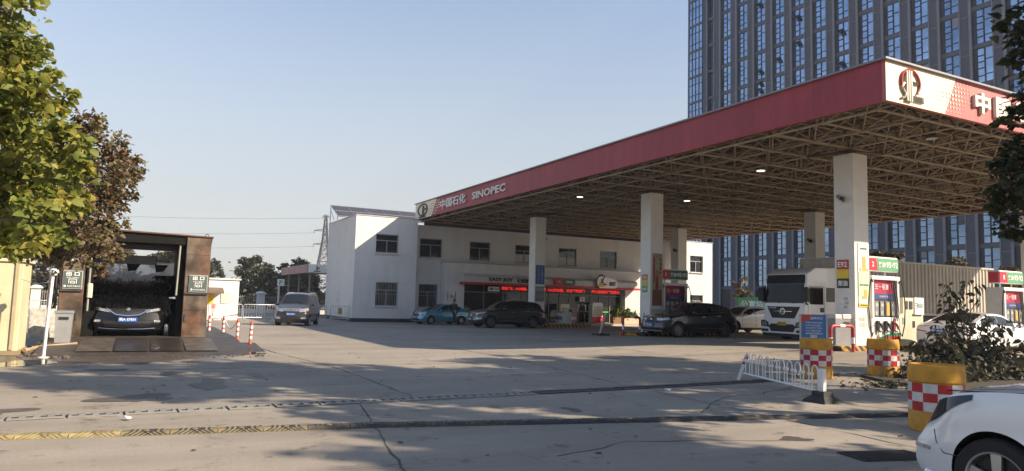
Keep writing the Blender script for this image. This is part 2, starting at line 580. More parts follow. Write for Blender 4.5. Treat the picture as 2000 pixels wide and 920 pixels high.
def casement(x0, x1, z0, z1, y, bars=False, transom=.33, blind=False, openleft=False):
    f = MB(bo); t = .06
    f.box(x0, x1, y, y+.06, z0, z0+t); f.box(x0, x1, y, y+.06, z1-t, z1)
    f.box(x0, x0+t, y, y+.06, z0+t, z1-t); f.box(x1-t, x1, y, y+.06, z0+t, z1-t)
    zt_ = z1-(z1-z0)*transom
    f.box(x0+t, x1-t, y+.005, y+.055, zt_-t/2, zt_+t/2)
    xm = (x0+x1)/2
    f.box(xm-t/2, xm+t/2, y+.005, y+.055, z0+t, zt_-t/2)
    wd = f.build('window', M_frame, bld)
    p = MB(bo); p.box(x0+t, x1-t, y+.065, y+.075, z0+t, z1-t); p.build('pane', M_glass, wd)
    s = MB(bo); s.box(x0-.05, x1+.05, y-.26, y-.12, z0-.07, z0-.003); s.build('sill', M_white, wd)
    if bars:
        b = MB(bo)
        n = int((x1-x0)/.12)
        for i in range(1, n):
            xx = x0+(x1-x0)*i/n
            b.bar((xx, y-.1, z0+.02), (xx, y-.1, z1-.02), .009, 4)
        for zz in (z0+.05, (z0+z1)/2, z1-.05):
            b.bar((x0+.01, y-.1, zz), (x1-.01, y-.1, zz), .011, 4)
        b.build('security_bars', M_steel, wd)
    if blind:
        b = MB(bo); b.box(x0+t+.03, xm-.04, y+.055, y+.064, z0+t+.02, z0+(zt_-z0)*.72); b.box(xm+.05, x1-t-.03, y+.055, y+.064, z0+t+.02, z0+(zt_-z0)*.72)
        b.build('blind', P('blind_white', (.55, .55, .53), .8), wd)
for h in HL: casement(*h[:4], 50.42, bars=h[2] < 2)
for i, h in enumerate(HU): casement(*h[:4], 51.6, blind=i in (2, 3))
for h in HG: casement(*h[:4], 51.62, bars=True)
for h in HR: casement(*h[:4], 50.42)
# shop front glazing
w = MB(bo); w.box(22.25, 37.5, 51.0, 51.04, BZ, 2.95); w.build('shop_glazing', M_glass2, bld)
w = MB(bo)
for x in (22.25, 24.2, 25.9, 27.6, 29.2, 30.15, 31.2, 32.2, 33.1, 34.3, 35.2, 36.3, 37.42):
    w.box(x, x+.07, 50.93, 50.997, BZ, 2.9)
w.box(22.25, 37.5, 50.935, 50.995, 2.2, 2.27); w.box(22.25, 37.5, 50.935, 50.995, BZ, BZ+.12)
w.build('mullions', P('mullion_grey', (.22, .22, .22), .45), bld)
w = MB(bo); w.box(33.8, 36.9, 50.985, 50.999, .82, .93); w.build('glazing_stripe', P('green_stripe', (.06, .45, .06), .5), bld)
# awning sign band with red lip
w = MB(bo)
w.prism([(50.3-.003, 3.62), (49.66, 3.55), (49.5, 3.40), (49.5, 2.98), (50.3-.003, 2.98)], 'x', 21.9, 38.2)
w.build('awning_sign_band', P('awning_silver', (.50, .48, .46), .5), bld)
w = MB(bo); w.box(21.82, 38.4, 49.40, 50.29, 2.80, 2.975); w.build('awning_lip', M_red, bld)
M_ink = P('sign_black', (.02, .02, .022), .5, var=0)
M_signgreen = P('sign_dark_green', (.015, .10, .06), .45)
M_signwhite = P('sign_white', (.78, .78, .76), .45)
w = MB(bo)
add_text(w, 'EASY JOY', (23.95, 49.485, 3.04), (1, 0, 0), (0, 0, 1), .34, 2.1, bold=.03, depth=.05)
w.build('shop_lettering', P('lettering_dark_green', (.012, .04, .02), .5), bld); w = MB(bo)
add_text(w, '便利店', (26.4, 49.485, 3.03), (1, 0, 0), (0, 0, 1), .36, 1.15, bold=.03, depth=.05)
w.build('shop_lettering', P('lettering_dark_green', (.012, .04, .02), .5), bld)
# CNG box sign
w = MB(bo); w.box(29.75, 30.5, 49.30, 49.48, 3.02, 3.52); c = w.build('fuel_sign_box', P('sign_red', (.55, .02, .02), .45), bld)
w = MB(bo); w.box(30.503, 31.7, 49.30, 49.48, 3.02, 3.52); w.build('sign_panel', M_signgreen, c)
w = MB(bo); add_text(w, 'CNG', (31.1, 49.296, 3.27), (1, 0, 0), (0, 0, 1), .2, .62, bold=.03, depth=.02, center=True)
add_text(w, '出', (30.12, 49.296, 3.27), (1, 0, 0), (0, 0, 1), .16, .16, bold=.01, depth=.02, center=True)
w.build('lettering', M_signwhite, c)
# oval emblem sign
w = MB(bo)
pts = [(34.25+.42*math.cos(t), 3.38+.5*math.sin(t)) for t in np.linspace(math.pi/2, 3*math.pi/2, 14)]+[(35.65+.3*math.cos(t), 3.26+.36*math.sin(t)) for t in np.linspace(-math.pi/2, math.pi/2, 10)]
w.prism(pts, 'y', 49.28, 49.47)
c = w.build('emblem_sign', M_signwhite, bld)
w = MB(bo)
w.tube([(34.25+.46*math.cos(t), 49.26, 3.38+.54*math.sin(t)) for t in np.linspace(math.pi*.42, math.pi*1.35, 16)], .05, 6)
w.tube([(34.0, 49.25, 3.95), (34.35, 49.25, 3.98), (34.6, 49.25, 3.88), (34.45, 49.25, 3.62), (34.35, 49.25, 3.42), (34.5, 49.25, 3.25), (34.8, 49.25, 3.18)], .045, 5)
w.tube([(34.25, 49.25, 3.62), (34.42, 49.25, 3.42), (34.12, 49.25, 3.3)], .035, 5)
add_text(w, '易捷', (35.05, 49.275, 3.1), (1, 0, 0), (0, 0, 1), .34, .72, bold=.035, depth=.03)
w.build('emblem_strokes', M_ink, c)
w = MB(bo); w.ball((34.35, 49.27, 3.12), (.36, .03, .13), 14); w.build('emblem_oval', P('emblem_orange', (.75, .33, .02), .5), c)
# running LED board
w = MB(bo); w.box(25.2, 37.3, 50.05, 50.28, 2.38, 2.79); c = w.build('led_board', P('led_board_black', (.012, .012, .014), .4), bld)
w = MB(bo)
M_led = P('led_red_glow', (.3, 0, 0), .5, var=0, emit=(1, .02, .01), estr=.5)
add_text(w, '安全行车，小心地滑。 欢迎光临！ 请', (25.35, 50.045, 2.45), (1, 0, 0), (0, 0, 1), .27, 4.0, bold=.03, depth=.01)
w.build('led_message', M_led, c); w = MB(bo)
add_text(w, '小心开水烫。 红日平安出行！', (29.55, 50.045, 2.45), (1, 0, 0), (0, 0, 1), .27, 3.6, bold=.03, depth=.01)
w.build('led_message', M_led, c); w = MB(bo)
add_text(w, '进入加油站严禁烟火', (33.8, 50.045, 2.45), (1, 0, 0), (0, 0, 1), .27, 2.9, bold=.03, depth=.01)
w.build('led_message', M_led, c)
w = MB(bo); w.cbox(24.15, 25.1, 49.9, 50.1, 2.32, 2.68, .05); c = w.build('hanging_sign', M_signwhite, bld)
w = MB(bo); w.box(24.25, 24.5, 49.88, 49.897, 2.4, 2.6); add_text(w, '电子发票', (24.55, 49.892, 2.43), (1, 0, 0), (0, 0, 1), .13, .48, bold=.02, depth=.01)
w.build('lettering', P('sign_grey_ink', (.12, .12, .12), .5), c)
# wall plaque with two posts beside the shop
w = MB(bo); w.box(20.88, 21.50, 50.26, 50.297, 1.62, 2.12); c = w.build('wall_plaque', P('plaque_white', (.7, .7, .69), .5), bld)
w = MB(bo); w.box(20.86, 20.9, 50.24, 50.258, 1.55, 2.16); w.box(21.48, 21.52, 50.24, 50.258, 1.55, 2.16)
w.ball((21.18, 50.25, 2.0), (.04, .012, .05), 8)
add_text(w, '便民服务站', (21.19, 50.256, 1.85), (1, 0, 0), (0, 0, 1), .08, .44, bold=.02, depth=.008, center=True)
add_text(w, '加油站公厕', (21.19, 50.256, 1.72), (1, 0, 0), (0, 0, 1), .06, .34, bold=.02, depth=.008, center=True)
w.build('plaque_ink', M_ink, c)
w = MB(bo); w.box(33.05, 33.5, 50.6, 50.62, 1.72, 2.12); c = w.build('door_notice', M_signwhite, bld)
w = MB(bo); w.box(33.15, 33.4, 50.585, 50.597, 1.84, 2.06); w.box(33.14, 33.41, 50.585, 50.597, 1.76, 1.8); w.build('lettering', M_frame, c)
w = MB(bo); w.box(24.3, 24.8, 50.95, 50.995, .42, .72); w.build('window_notice', M_signwhite, bld)
w = MB(bo); w.box(39.3, 39.58, 50.2, 50.298, 1.1, 1.6); w.build('meter_box', M_frame, bld)
# raised sidewalk in front of the shop
w = MB(); w.box(22.5, 44.0, 47.2, 51.0, -.3, -.03)
struct('shop_pavement', w, P('pavement_tiles', (.42, .38, .33), .85, bump=.2))
# pale patch of bare render low on the end wall
w = MB(bo); w.box(13.575, 13.597, 54.35, 55.3, .0, 2.05); w.build('wall_patch', P('old_whitewash', (.62, .61, .59), .9, var=.25), bld)

# solar panels on the roof
M_solar = P('solar_cells', (.06, .062, .075), .6, var=.15, vscale=1.2, spec=.15)
M_alu = P('aluminium', (.55, .56, .57), .35, .8)
for row in range(1):
    sp = thing('solar_array', 'blue grey solar panels tilted on steel legs on the white block roof', 'solar panel', (13.2, 54.5, TOP))
    o_ = (13.2, 54.5, TOP)
    x0, x1 = 13.0, 24.0; n = 8
    A = lambda t, k: (x0+(x1-x0)*t, 53.2+k*2.6, 7.62+k*1.08)
    fr = MB(o_); ce = MB(o_)
    for i in range(n):
        for k in range(2):
            a0, a1 = i/n+.003, (i+1)/n-.003; k0, k1 = k/2+.008, (k+1)/2-.008
            pan = MB(o_)
            p = [A(a0, k0), A(a1, k0), A(a1, k1), A(a0, k1)]
            pan.add(p+[(q[0], q[1]+.02, q[2]-.045) for q in p], [(0, 1, 2, 3), (7, 6, 5, 4), (0, 4, 5, 1), (1, 5, 6, 2), (2, 6, 7, 3), (3, 7, 4, 0)])
            po = pan.build('solar_panel', M_solar, sp)
    for i in range(n+1):
        fr.bar(A(i/n, -.01), A(i/n, 1.01), .035, 4)
        if i % 2 == 0:
            a = A(i/n, .96); b = A(i/n, .08)
            fr.bar((a[0], a[1], TOP-.3), (a[0], a[1], a[2]-.07), .035, 4); fr.bar((b[0], b[1], TOP-.3), (b[0], b[1], b[2]-.07), .035, 4)
            fr.bar((a[0], a[1]-1.3, TOP-.1), (a[0], a[1], a[2]-.3), .025, 4)
    for k in (0, .5, 1): fr.bar(A(0, k), A(1, k), .038, 4)
    fr.build('rack', M_alu, sp)

# ------------------------------------------------------------------ tower block
M_tw = streaky('tower_panel', (.105, .109, .138), (.08, .085, .108), .7, .8, .15, .4, .7, amt2=.12)
M_tfin = P('tower_fin', (.20, .205, .235), .6)
M_tdark = P('tower_reveal', (.045, .045, .06), .6)
M_tspan = P('tower_spandrel', (.11, .112, .128), .6)
M_tglass = P('tower_glass', (.30, .41, .58), .07, .9, var=.35, vscale=.3)
M_tmull = P('tower_mullion', (.02, .028, .06), .4)
nt_ = M_tglass.node_tree; b_ = nt_.nodes['Principled BSDF']; oi = nt_.nodes.new('ShaderNodeObjectInfo'); rr_ = nt_.nodes.new('ShaderNodeValToRGB')
rr_.color_ramp.elements[0].color = C3(.55, .6, .66); rr_.color_ramp.elements[1].color = C3(1.15, 1.12, 1.1); nt_.links.new(oi.outputs['Random'], rr_.inputs['Fac'])
mx_ = nt_.nodes.new('ShaderNodeMixRGB'); mx_.blend_type = 'MULTIPLY'; mx_.inputs['Fac'].default_value = 1
src = b_.inputs['Base Color'].links[0].from_socket; nt_.links.new(src, mx_.inputs['Color1']); nt_.links.new(rr_.outputs['Color'], mx_.inputs['Color2']); nt_.links.new(mx_.outputs['Color'], b_.inputs['Base Color'])
XT = 90.; TY1 = 101.66; TY0 = 21.; TZ = 66.; BAY = 3.93; F0 = 93.3; ZF = 9.8; FH = 4.95
tw = thing('tower_block', 'tall dark grey tower with blue glass window strips behind the canopy', 'building', (XT, 60, BZ))
to = (XT, 60, BZ)
nb = 18
w = MB(to); w.box(XT+.75, XT+30, TY0, TY1-.3, BZ, TZ); w.build('core_wall', M_tw, tw)
for ya, yb in [(96.7, 97.9), (F0, F0+1.7)]+[(F0-k*BAY-BAY+.003, F0-k*BAY-2.55) for k in range(nb)]:
    w = MB(to); w.box(XT, XT+.748, ya, yb, BZ, TZ); w.build('pier', M_tw, tw)
for k in range(nb+1):
    y1 = F0-k*BAY
    w = MB(to); w.box(XT-.22, XT-.003, y1-.16, y1+.16, BZ, TZ); w.build('fin', M_tfin, tw)
    w = MB(to); w.box(XT-.10, XT-.003, y1-2.64, y1-2.50, BZ, TZ); w.build('edge_strip', M_tfin, tw)
w = MB(to); w.box(XT-.22, XT-.003, 96.55, 96.8, BZ, TZ); w.build('fin', M_tfin, tw)
w = MB(to); w.box(XT-.1, XT-.003, 94.9, 95.05, BZ, TZ); w.build('edge_strip', M_tfin, tw)
w = MB(to); w.box(XT-.12, XT+.1, TY1-.12, TY1+.1, BZ, TZ); w.build('fin', M_tfin, tw)
for k in range(nb):
    y1 = F0-k*BAY
    w = MB(to); w.box(XT+.12, XT+.74, y1-.5, y1-.17, BZ, TZ); w.build('reveal', M_tdark, tw)
lev = [ZF+FH*i for i in range(-1, 12)]
for z in lev:
    w = MB(to); w.box(XT+.10, XT+.70, TY0+1.2, 96.54, z-.26, z+.26); w.build('floor_band', M_tspan, tw)
    w = MB(to); w.box(XT-.14, XT+.7, 97.92, TY1-.13, z-.2, z+.2); w.build('corner_band', M_tspan, tw)
w = MB(to)
for z in lev:
    for k in range(nb):
        y1 = F0-k*BAY
        w.box(XT-.05, XT-.004, y1-BAY+.3, y1-2.75, z-.9, z-.8)
w.build('panel_trim', P('panel_trim', (.2, .19, .19), .6), tw)['kind'] = 'stuff'

def tower_window(wd, h, panesL, panesR):
    """window of one bay and floor: frame with a glass sheet; built at the origin, outside towards -X, width along -Y"""
    f = MB(); t = .075
    f.box(-.03, .06, -wd, 0, 0, t); f.box(-.03, .06, -wd, 0, h-t, h)
    for y in (-wd, -t): f.box(-.03, .06, y, y+t, t, h-t)
    ym = -wd*.47
    f.box(-.03, .06, ym-.06, ym+.06, t, h-t)
    for p in panesL: f.box(-.025, .05, ym+.06, -t, p*h-.05, p*h+.05)
    for p in panesR: f.box(-.025, .05, -wd+t, ym-.06, p*h-.035, p*h+.035)
    gl = MB(); gl.box(.065, .08, -wd+.02, -.02, .02, h-.02)
    return f.mesh('window', M_tmull), gl.mesh('pane', M_tglass)
wf, wg = tower_window(1.98, FH-.54, (.2, .42, .6, .78), (.23, .66))
near = []
for i, z in enumerate(lev[:-1]):
    for k in range(nb):
        near.append((F0-k*BAY-.51, z+.27))
near.sort(key=lambda q: math.hypot(q[0], q[1]-1.6))
for (y, z) in near[:100]:
    o = bpy.data.objects.new('window', wf); link(o, tw); o.location = (.16, y-60, z-BZ)
    p = bpy.data.objects.new('pane', wg); link(p, o)
    if nrng.rand() < .3:
        h_ = nrng.uniform(.5, 2.2); left = nrng.rand() < .5
        bl_ = MB(); bl_.box(.055, .063, *((-.82, -.08) if left else (-1.88, -1.05)), FH-.62-h_, FH-.62); bl_.build('blind', P('blind_far_a', (.26, .28, .33), .7, var=0) if nrng.rand() < .6 else P('blind_far_b', (.10, .11, .14), .7, var=0), o)
rest = MB(to); restg = MB(to)
for (y, z) in near[100:]:
    for me, mb in ((wf, rest), (wg, restg)):
        mb.add([(v.co.x+XT+.16, v.co.y+y, v.co.z+z) for v in me.vertices], [tuple(p.vertices) for p in me.polygons])
# the narrow strip and the glazed corner bays
for z in lev[:-1]:
    h = FH-.58
    for (ya, yb, n) in ((96.54, 95.06, 2), (TY1-.13, 97.92, 4)):
        x = XT+.35 if n == 2 else XT-.08
        restg.box(x+.065, x+.08, yb, ya, z+.2, z+FH-.2)
        for i in range(n+1):
            yy = yb+(ya-yb)*i/n; rest.box(x-.03, x+.06, yy-.05, yy+.05, z+.2, z+FH-.2)
        for q in (.25, .72) if n == 4 else (.25, .5, .75):
            rest.box(x-.025, x+.05, yb, ya, z+.29+q*h-.04, z+.29+q*h+.04)
o = rest.build('upper_windows', M_tmull, tw); o['kind'] = 'stuff'
o = restg.build('upper_panes', M_tglass, tw); o['kind'] = 'stuff'
# tilted-open sashes
sash = MB(); sash.box(-.03, .03, -.8, 0, -.95, 0); sm = sash.mesh('open_sash', P('sash_dark', (.03, .035, .05), .25))
rs = random.Random(5)
opened = [(2, 5), (4, 8), (4, 7), (3, 6), (6, 6), (6, 5), (1, 10), (2, 8), (2, 6), (2, 5.4), (4, 6.5), (8, 8.5), (11, 6), (9, 1), (10, 7), (11, 1.2), (13, .5), (12, 6.4), (13, 7.2)]
for k, lv in opened:
    y = F0-k*BAY-.68; z = ZF+FH*lv+1.9+rs.choice((0, .9, 1.7))
    o = bpy.data.objects.new('open_sash', sm); link(o, tw); o.location = (.1, y-60, z-BZ); o.rotation_euler = (0, R(38), 0)
for (ya, yb) in ((93.0, 90.9), (77.5, 75)):
    w = MB(to); w.box(XT-.03, XT-.004, yb, ya, BZ, 4.6); w.build('street_door', P('door_void', (.012, .012, .014), .5), tw)
w = MB(to); w.box(XT-.3, XT-.23, 66, 89.0, .9, 3.3); c = w.build('leasing_banner', P('banner_green', (.09, .34, .06), .6), tw)
w = MB(to); add_text(w, '公寓招租 热线', (XT-.305, 88.3, 1.3), (0, -1, 0), (0, 0, 1), 1.5, 10.5, bold=.03, depth=.02)
w.build('lettering', M_signwhite, c)
# ------------------------------------------------------------------ forecourt canopy
M_fred = streaky('fascia_red', (.30, .022, .036), (.37, .042, .058), .5, 2.2, .1, .4, .75, amt2=.1)
M_fcream = streaky('fascia_cream', (.78, .70, .52), (.74, .65, .47), .5, 2., .1, .4, .75, amt2=.05)
M_cope = P('coping_dark', (.10, .10, .13), .5)
M_truss = P('truss_paint', (.36, .285, .20), .6, var=.3)
M_deck = streaky('roof_deck', (.14, .112, .09), (.105, .085, .07), .7, 1, 1, .3, .7)
def add_seams(mt, pitch, wdt=.010, dark=.62):
    nt = mt.node_tree; b = nt.nodes['Principled BSDF']; src = b.inputs['Base Color'].links[0].from_socket
    tc = nt.nodes.new('ShaderNodeTexCoord'); sx = nt.nodes.new('ShaderNodeSeparateXYZ'); nt.links.new(tc.outputs['Object'], sx.inputs[0])
    def mth(op, a, c):
        q = nt.nodes.new('ShaderNodeMath'); q.operation = op
        for i, w_ in enumerate((a, c)):
            if isinstance(w_, (int, float)): q.inputs[i].default_value = w_
            else: nt.links.new(w_, q.inputs[i])
        return q.outputs[0]
    s_ = mth('ADD', mth('ADD', sx.outputs['X'], sx.outputs['Y']), 100.0)
    fr = mth('FRACT', mth('DIVIDE', s_, pitch), 0)
    ln = mth('LESS_THAN', fr, wdt/pitch*2)
    fl = nt.nodes.new('ShaderNodeTexWhiteNoise'); fl.noise_dimensions = '1D'; nt.links.new(mth('FLOOR', mth('DIVIDE', s_, pitch), 0), fl.inputs['W'])
    tone = mth('ADD', mth('MULTIPLY', fl.outputs['Value'], .13), .90)
    k = mth('MULTIPLY', tone, mth('SUBTRACT', 1.0, mth('MULTIPLY', ln, 1-dark)))
    mx = nt.nodes.new('ShaderNodeMixRGB'); mx.blend_type = 'MULTIPLY'; mx.inputs['Fac'].default_value = 1
    nt.links.new(src, mx.inputs['Color1']); nt.links.new(k, mx.inputs['Color2']); nt.links.new(mx.outputs['Color'], b.inputs['Base Color'])
add_seams(M_fred, 1.22)
CX0, CX1, CY0, CY1, CZ0, CZ1 = 18.4, 43.5, 12.6, 51.2, 7.55, 8.73
cn = thing('forecourt_canopy', 'large red edged canopy on white columns over the fuel pumps', 'canopy', (22.6, 16.9, 0))
co = (22.6, 16.9, 0)
w = MB(co)
w.box(CX0, CX0+.12, CY0+.13, CY1, CZ0, CZ1, 0)
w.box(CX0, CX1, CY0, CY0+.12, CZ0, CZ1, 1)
w.box(CX1-.12, CX1, CY0+.13, CY1-.13, CZ0, CZ1, 0)
w.box(CX0+.13, CX1, CY1-.12, CY1, CZ0, CZ1, 0)
fas = w.build('fascia', [M_fred, streaky('fascia_red_sunlit', (.46, .075, .075), (.54, .14, .12), .5, 2.2, .15, .4, .75, amt2=.08)], cn)  # road side gets a paler copy of the red, sunlight put into its colour
add_seams(bpy.data.materials['fascia_red_sunlit'], 1.22)
w = MB(co)
w.box(CX0+.125, CX0+.15, CY0+.13, CY1-.13, CZ0+.01, CZ1-.05); w.box(CX1-.15, CX1-.125, CY0+.13, CY1-.13, CZ0+.01, CZ1-.05); w.box(CX0+.16, CX1-.16, CY0+.125, CY0+.15, CZ0+.01, CZ1-.05); w.box(CX0+.16, CX1-.16, CY1-.15, CY1-.125, CZ0+.01, CZ1-.05)
w.build('fascia_lining', P('lining_brown', (.13, .085, .06), .7, var=.3), cn)
# cream end panels with slanted edge
w = MB(co)
w.prism([(CY1-3.3, CZ0+.004), (CY1+.02, CZ0+.004), (CY1+.02, CZ1-.004), (CY1-4.3, CZ1-.004)], 'x', CX0-.012, CX0-.002)
w.build('cream_panel', M_fcream, cn); w = MB(co)
w.prism([(CX0-.0, CZ0+.004), (CX0+2.75, CZ0+.004), (CX0+3.35, CZ1-.004), (CX0-.0, CZ1-.004)], 'y', CY0-.012, CY0-.002)
w.build('cream_panel', M_fcream, cn)
# stripes and halftone dots
w = MB(co)
for i in range(6):
    z = CZ0+.16+i*.17; y = CY1-3.45-(z-CZ0)*.85
    w.box(CX0-.02, CX0-.013, y-.5-.5*(1-abs(i-2.5)/3), y, z-.022, z+.022)
for i in range(6):
    z = CZ0+.16+i*.17; y = CY1-3.2-(z-CZ0)*.85
w.build('cream_stripes', M_fcream, cn)
w = MB(co)
for i in range(5):
    z = CZ0+.2+i*.17; y = CY1-3.2-(z-CZ0)*.85
    w.box(CX0-.02, CX0-.013, y+.12, y+.75, z-.02, z+.02)
w.build('grey_stripes', P('stripe_grey', (.33, .29, .22), .5), cn)
wr = MB(co); wc = MB(co)
for r_ in range(8):
    z = CZ0+.12+r_*.135
    edge = CX0+2.75+.6*(z-CZ0)/1.18
    for c_ in range(-7, 8):
        x = edge+(c_+.5)*.155+(r_ % 2)*.07
        rad = .05*(1-abs(c_+.5)/8.5)*(1-abs(r_-3.5)/7)
        if rad < .008: continue
        tgt = wc if c_ >= 0 else wr
        p = [(x+rad*math.cos(t), z+rad*math.sin(t)) for t in np.linspace(0, 2*math.pi, 9)[:-1]]
        tgt.prism(p, 'y', CY0-.016, CY0-.0125 if c_ < 0 else CY0-.002)
wr.build('halftone_dots', P('dots_pinkish', (.55, .25, .20), .5), cn)
wc.build('halftone_dots', M_fcream, cn)
w = MB(co)
w.box(CX0-.1, CX0+.3, CY0-.1, CY1+.1, CZ1+.003, CZ1+.06); w.box(CX0+.303, CX1+.1, CY0-.1, CY0+.3, CZ1+.003, CZ1+.06)
w.box(CX1-.3, CX1+.1, CY0+.303, CY1+.1, CZ1+.003, CZ1+.06); w.box(CX0+.303, CX1-.303, CY1-.3, CY1+.1, CZ1+.003, CZ1+.06)
w.build('coping', P('coping_grey', (.22, .215, .235), .5), cn)
w = MB(co)
w.box(CX0+.12, CX1-.12, CY0+.12, CY1-.12, CZ1-.12, CZ1-.04)
for i in range(int((CX1-CX0)/.5)):
    x = CX0+.3+i*.5
    w.box(x, x+.12, CY0+.13, CY1-.13, CZ1-.18, CZ1-.121)
w.build('roof_deck', M_deck, cn)
# lettering: long side
M_letter = P('letter_white', (.72, .66, .62), .45)
w = MB(co)
add_text(w, '中国石化', (CX0-.03, CY1-5.1, CZ0+.3), (0, -1, 0), (0, 0, 1), .64, 4.4, bold=.022, depth=.05)
w.build('lettering', M_letter, cn); w = MB(co)
add_text(w, 'SINOPEC', (CX0-.03, CY1-10.5, CZ0+.36), (0, -1, 0), (0, 0, 1), .46, 4.6, bold=.02, depth=.05)
w.build('lettering', M_letter, cn)
# lettering: road side, raised letters
M_let2 = P('letter_ivory', (.80, .76, .66), .4)
w = MB(co)
for i, ch in enumerate('中国石化'):
    add_text(w, ch, (CX0+4.2+i*1.12, CY0-.002, CZ0+.27), (1, 0, 0), (0, 0, 1), .66, .82, bold=.035, depth=.10)
w.build('lettering', M_let2, cn)
# ring emblem, road side
M_chrome = P('emblem_silver', (.55, .50, .42), .3, .5)
M_embred = P('emblem_red', (.50, .06, .04), .4)
w = MB(co); cx, cz = CX0+1.07, CZ0+.66
w.tube([(cx+.43*math.cos(t), CY0-.05, cz+.40*math.sin(t)) for t in np.linspace(-.75, 1.25*math.pi, 30)], .035, 6)
e_ = w.build('emblem_ring', M_embred, cn)
w = MB(co)
for x in (-.2, -.1, 0): w.cbox(cx+x-.04, cx+x+.04, CY0-.09, CY0-.002, CZ0+.1, CZ0+.99+.03*(x > -.15), .01)
w.tube([(cx-.3, CY0-.05, CZ0+.62), (cx-.4, CY0-.05, CZ0+.5), (cx-.34, CY0-.05, CZ0+.4), (cx-.25, CY0-.05, CZ0+.32), (cx-.3, CY0-.05, CZ0+.2), (cx-.42, CY0-.05, CZ0+.16)], .04, 6)
for i in range(5):
    w.tube([(cx+.12+i*.1, CY0-.045, CZ0+.12), (cx+.1+i*.1, CY0-.045, CZ0+.3), (cx+.17+i*.1, CY0-.045, CZ0+.32), (cx+.18+i*.1, CY0-.045, CZ0+.12)], .018, 5)
w.build('emblem_towers', M_chrome, e_)
w = MB(co); add_text(w, 'SINOPEC', (cx+.08, CY0-.03, CZ0+.62), (1, 0, 0), (0, 0, 1), .12, .42, bold=.0, depth=.02)
w.build('emblem_script', M_ink, e_)
# ring emblem, long side (seen in shade, dark)
w = MB(co); cy, cz = CY1-1.6, CZ0+.62
w.tube([(CX0-.04, cy+.95*math.cos(t), cz+.42*math.sin(t)) for t in np.linspace(0, 2*math.pi, 29)[:-1]], .06, 6, closed=True)
w.box(CX0-.07, CX0-.013, cy-.25, cy+.05, CZ0+.05, cz+.3); w.box(CX0-.07, CX0-.013, cy-.75, cy-.2, cz-.05, cz+.1)
w.box(CX0-.07, CX0-.013, cy-.6, cy+.7, CZ0+.06, CZ0+.16)
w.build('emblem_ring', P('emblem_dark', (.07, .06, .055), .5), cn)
# space frame
w = MB(co)
NX, NY = 13, 20
dx = (CX1-CX0-.8)/NX; dy = (CY1-CY0-.9)/NY
ZT_, ZB_ = CZ1-.36, CZ0-.10
Bn = lambda i, j: (CX0+.4+i*dx, CY0+.5+j*dy, ZB_)
T = lambda i, j: (CX0+.4+(i+.5)*dx, CY0+.5+(j+.5)*dy, ZT_)
def rod(p, q, r): w.bar(p, q, r, 5, caps=False)
for i in range(NX+1):
    for j in range(NY+1):
        if i < NX: rod(Bn(i, j), Bn(i+1, j), .040)
        if j < NY: rod(Bn(i, j), Bn(i, j+1), .040)
        w.ball(Bn(i, j), .085, 6)
for i in range(NX):
    for j in range(NY):
        if i < NX-1: rod(T(i, j), T(i+1, j), .036)
        if j < NY-1: rod(T(i, j), T(i, j+1), .036)
        for (a, b_) in ((0, 0), (1, 0), (0, 1), (1, 1)): rod(T(i, j), Bn(i+a, j+b_), .030)
        w.ball(T(i, j), .08, 6)
        rod(T(i, j), (T(i, j)[0], T(i, j)[1], CZ1-.13), .035)
for i in range(NX):
    w.box(T(i, 0)[0]-.04, T(i, 0)[0]+.04, CY0+.13, CY1-.13, CZ1-.26, CZ1-.19)
# edge hangers up to the fascia head
for i in range(NX+1):
    for (j, yy) in ((0, CY0+.13), (NY, CY1-.13)):
        rod(Bn(i, j), (Bn(i, j)[0], yy, CZ1-.3), .032)
for j in range(NY+1):
    for (i, xx) in ((0, CX0+.13), (NX, CX1-.13)):
        rod(Bn(i, j), (xx, Bn(i, j)[1], CZ1-.3), .032)
w.build('space_frame', M_truss, cn, smooth=40)
# canopy lamps
M_lampon = P('lamp_on', (.8, .8, .75), .4, var=0, emit=(1, .95, .85), estr=.9)
M_lampoff = P('lamp_off', (.5, .48, .45), .4)
M_lampbody = P('lamp_body', (.12, .11, .10), .5)
for (x, y, on) in ((22.8, 21.3, 1), (20.9, 32.2, 1), (26.3, 29.8, 1), (22.9, 14.1, 0), (29.5, 21.6, 0), (28.6, 35.5, 0), (34, 14.6, 0), (22.2, 44.0, 0)):
    w = MB(co); w.lathe([(.05, 7.62), (.1, 7.55), (.17, 7.42), (.19, 7.36), (.19, 7.33)], (x, y, 0), 20)
    w.bar((x, y, 7.6), (x, y, 8.5), .02, 5)
    b_ = w.build('canopy_lamp', M_lampbody, cn, smooth=40)
    w = MB(co); w.lathe([(.17, 7.325), (.17, 7.305), (.02, 7.295)], (x, y, 0), 20)
    w.build('lamp_lens', M_lampon if on else M_lampoff, b_)

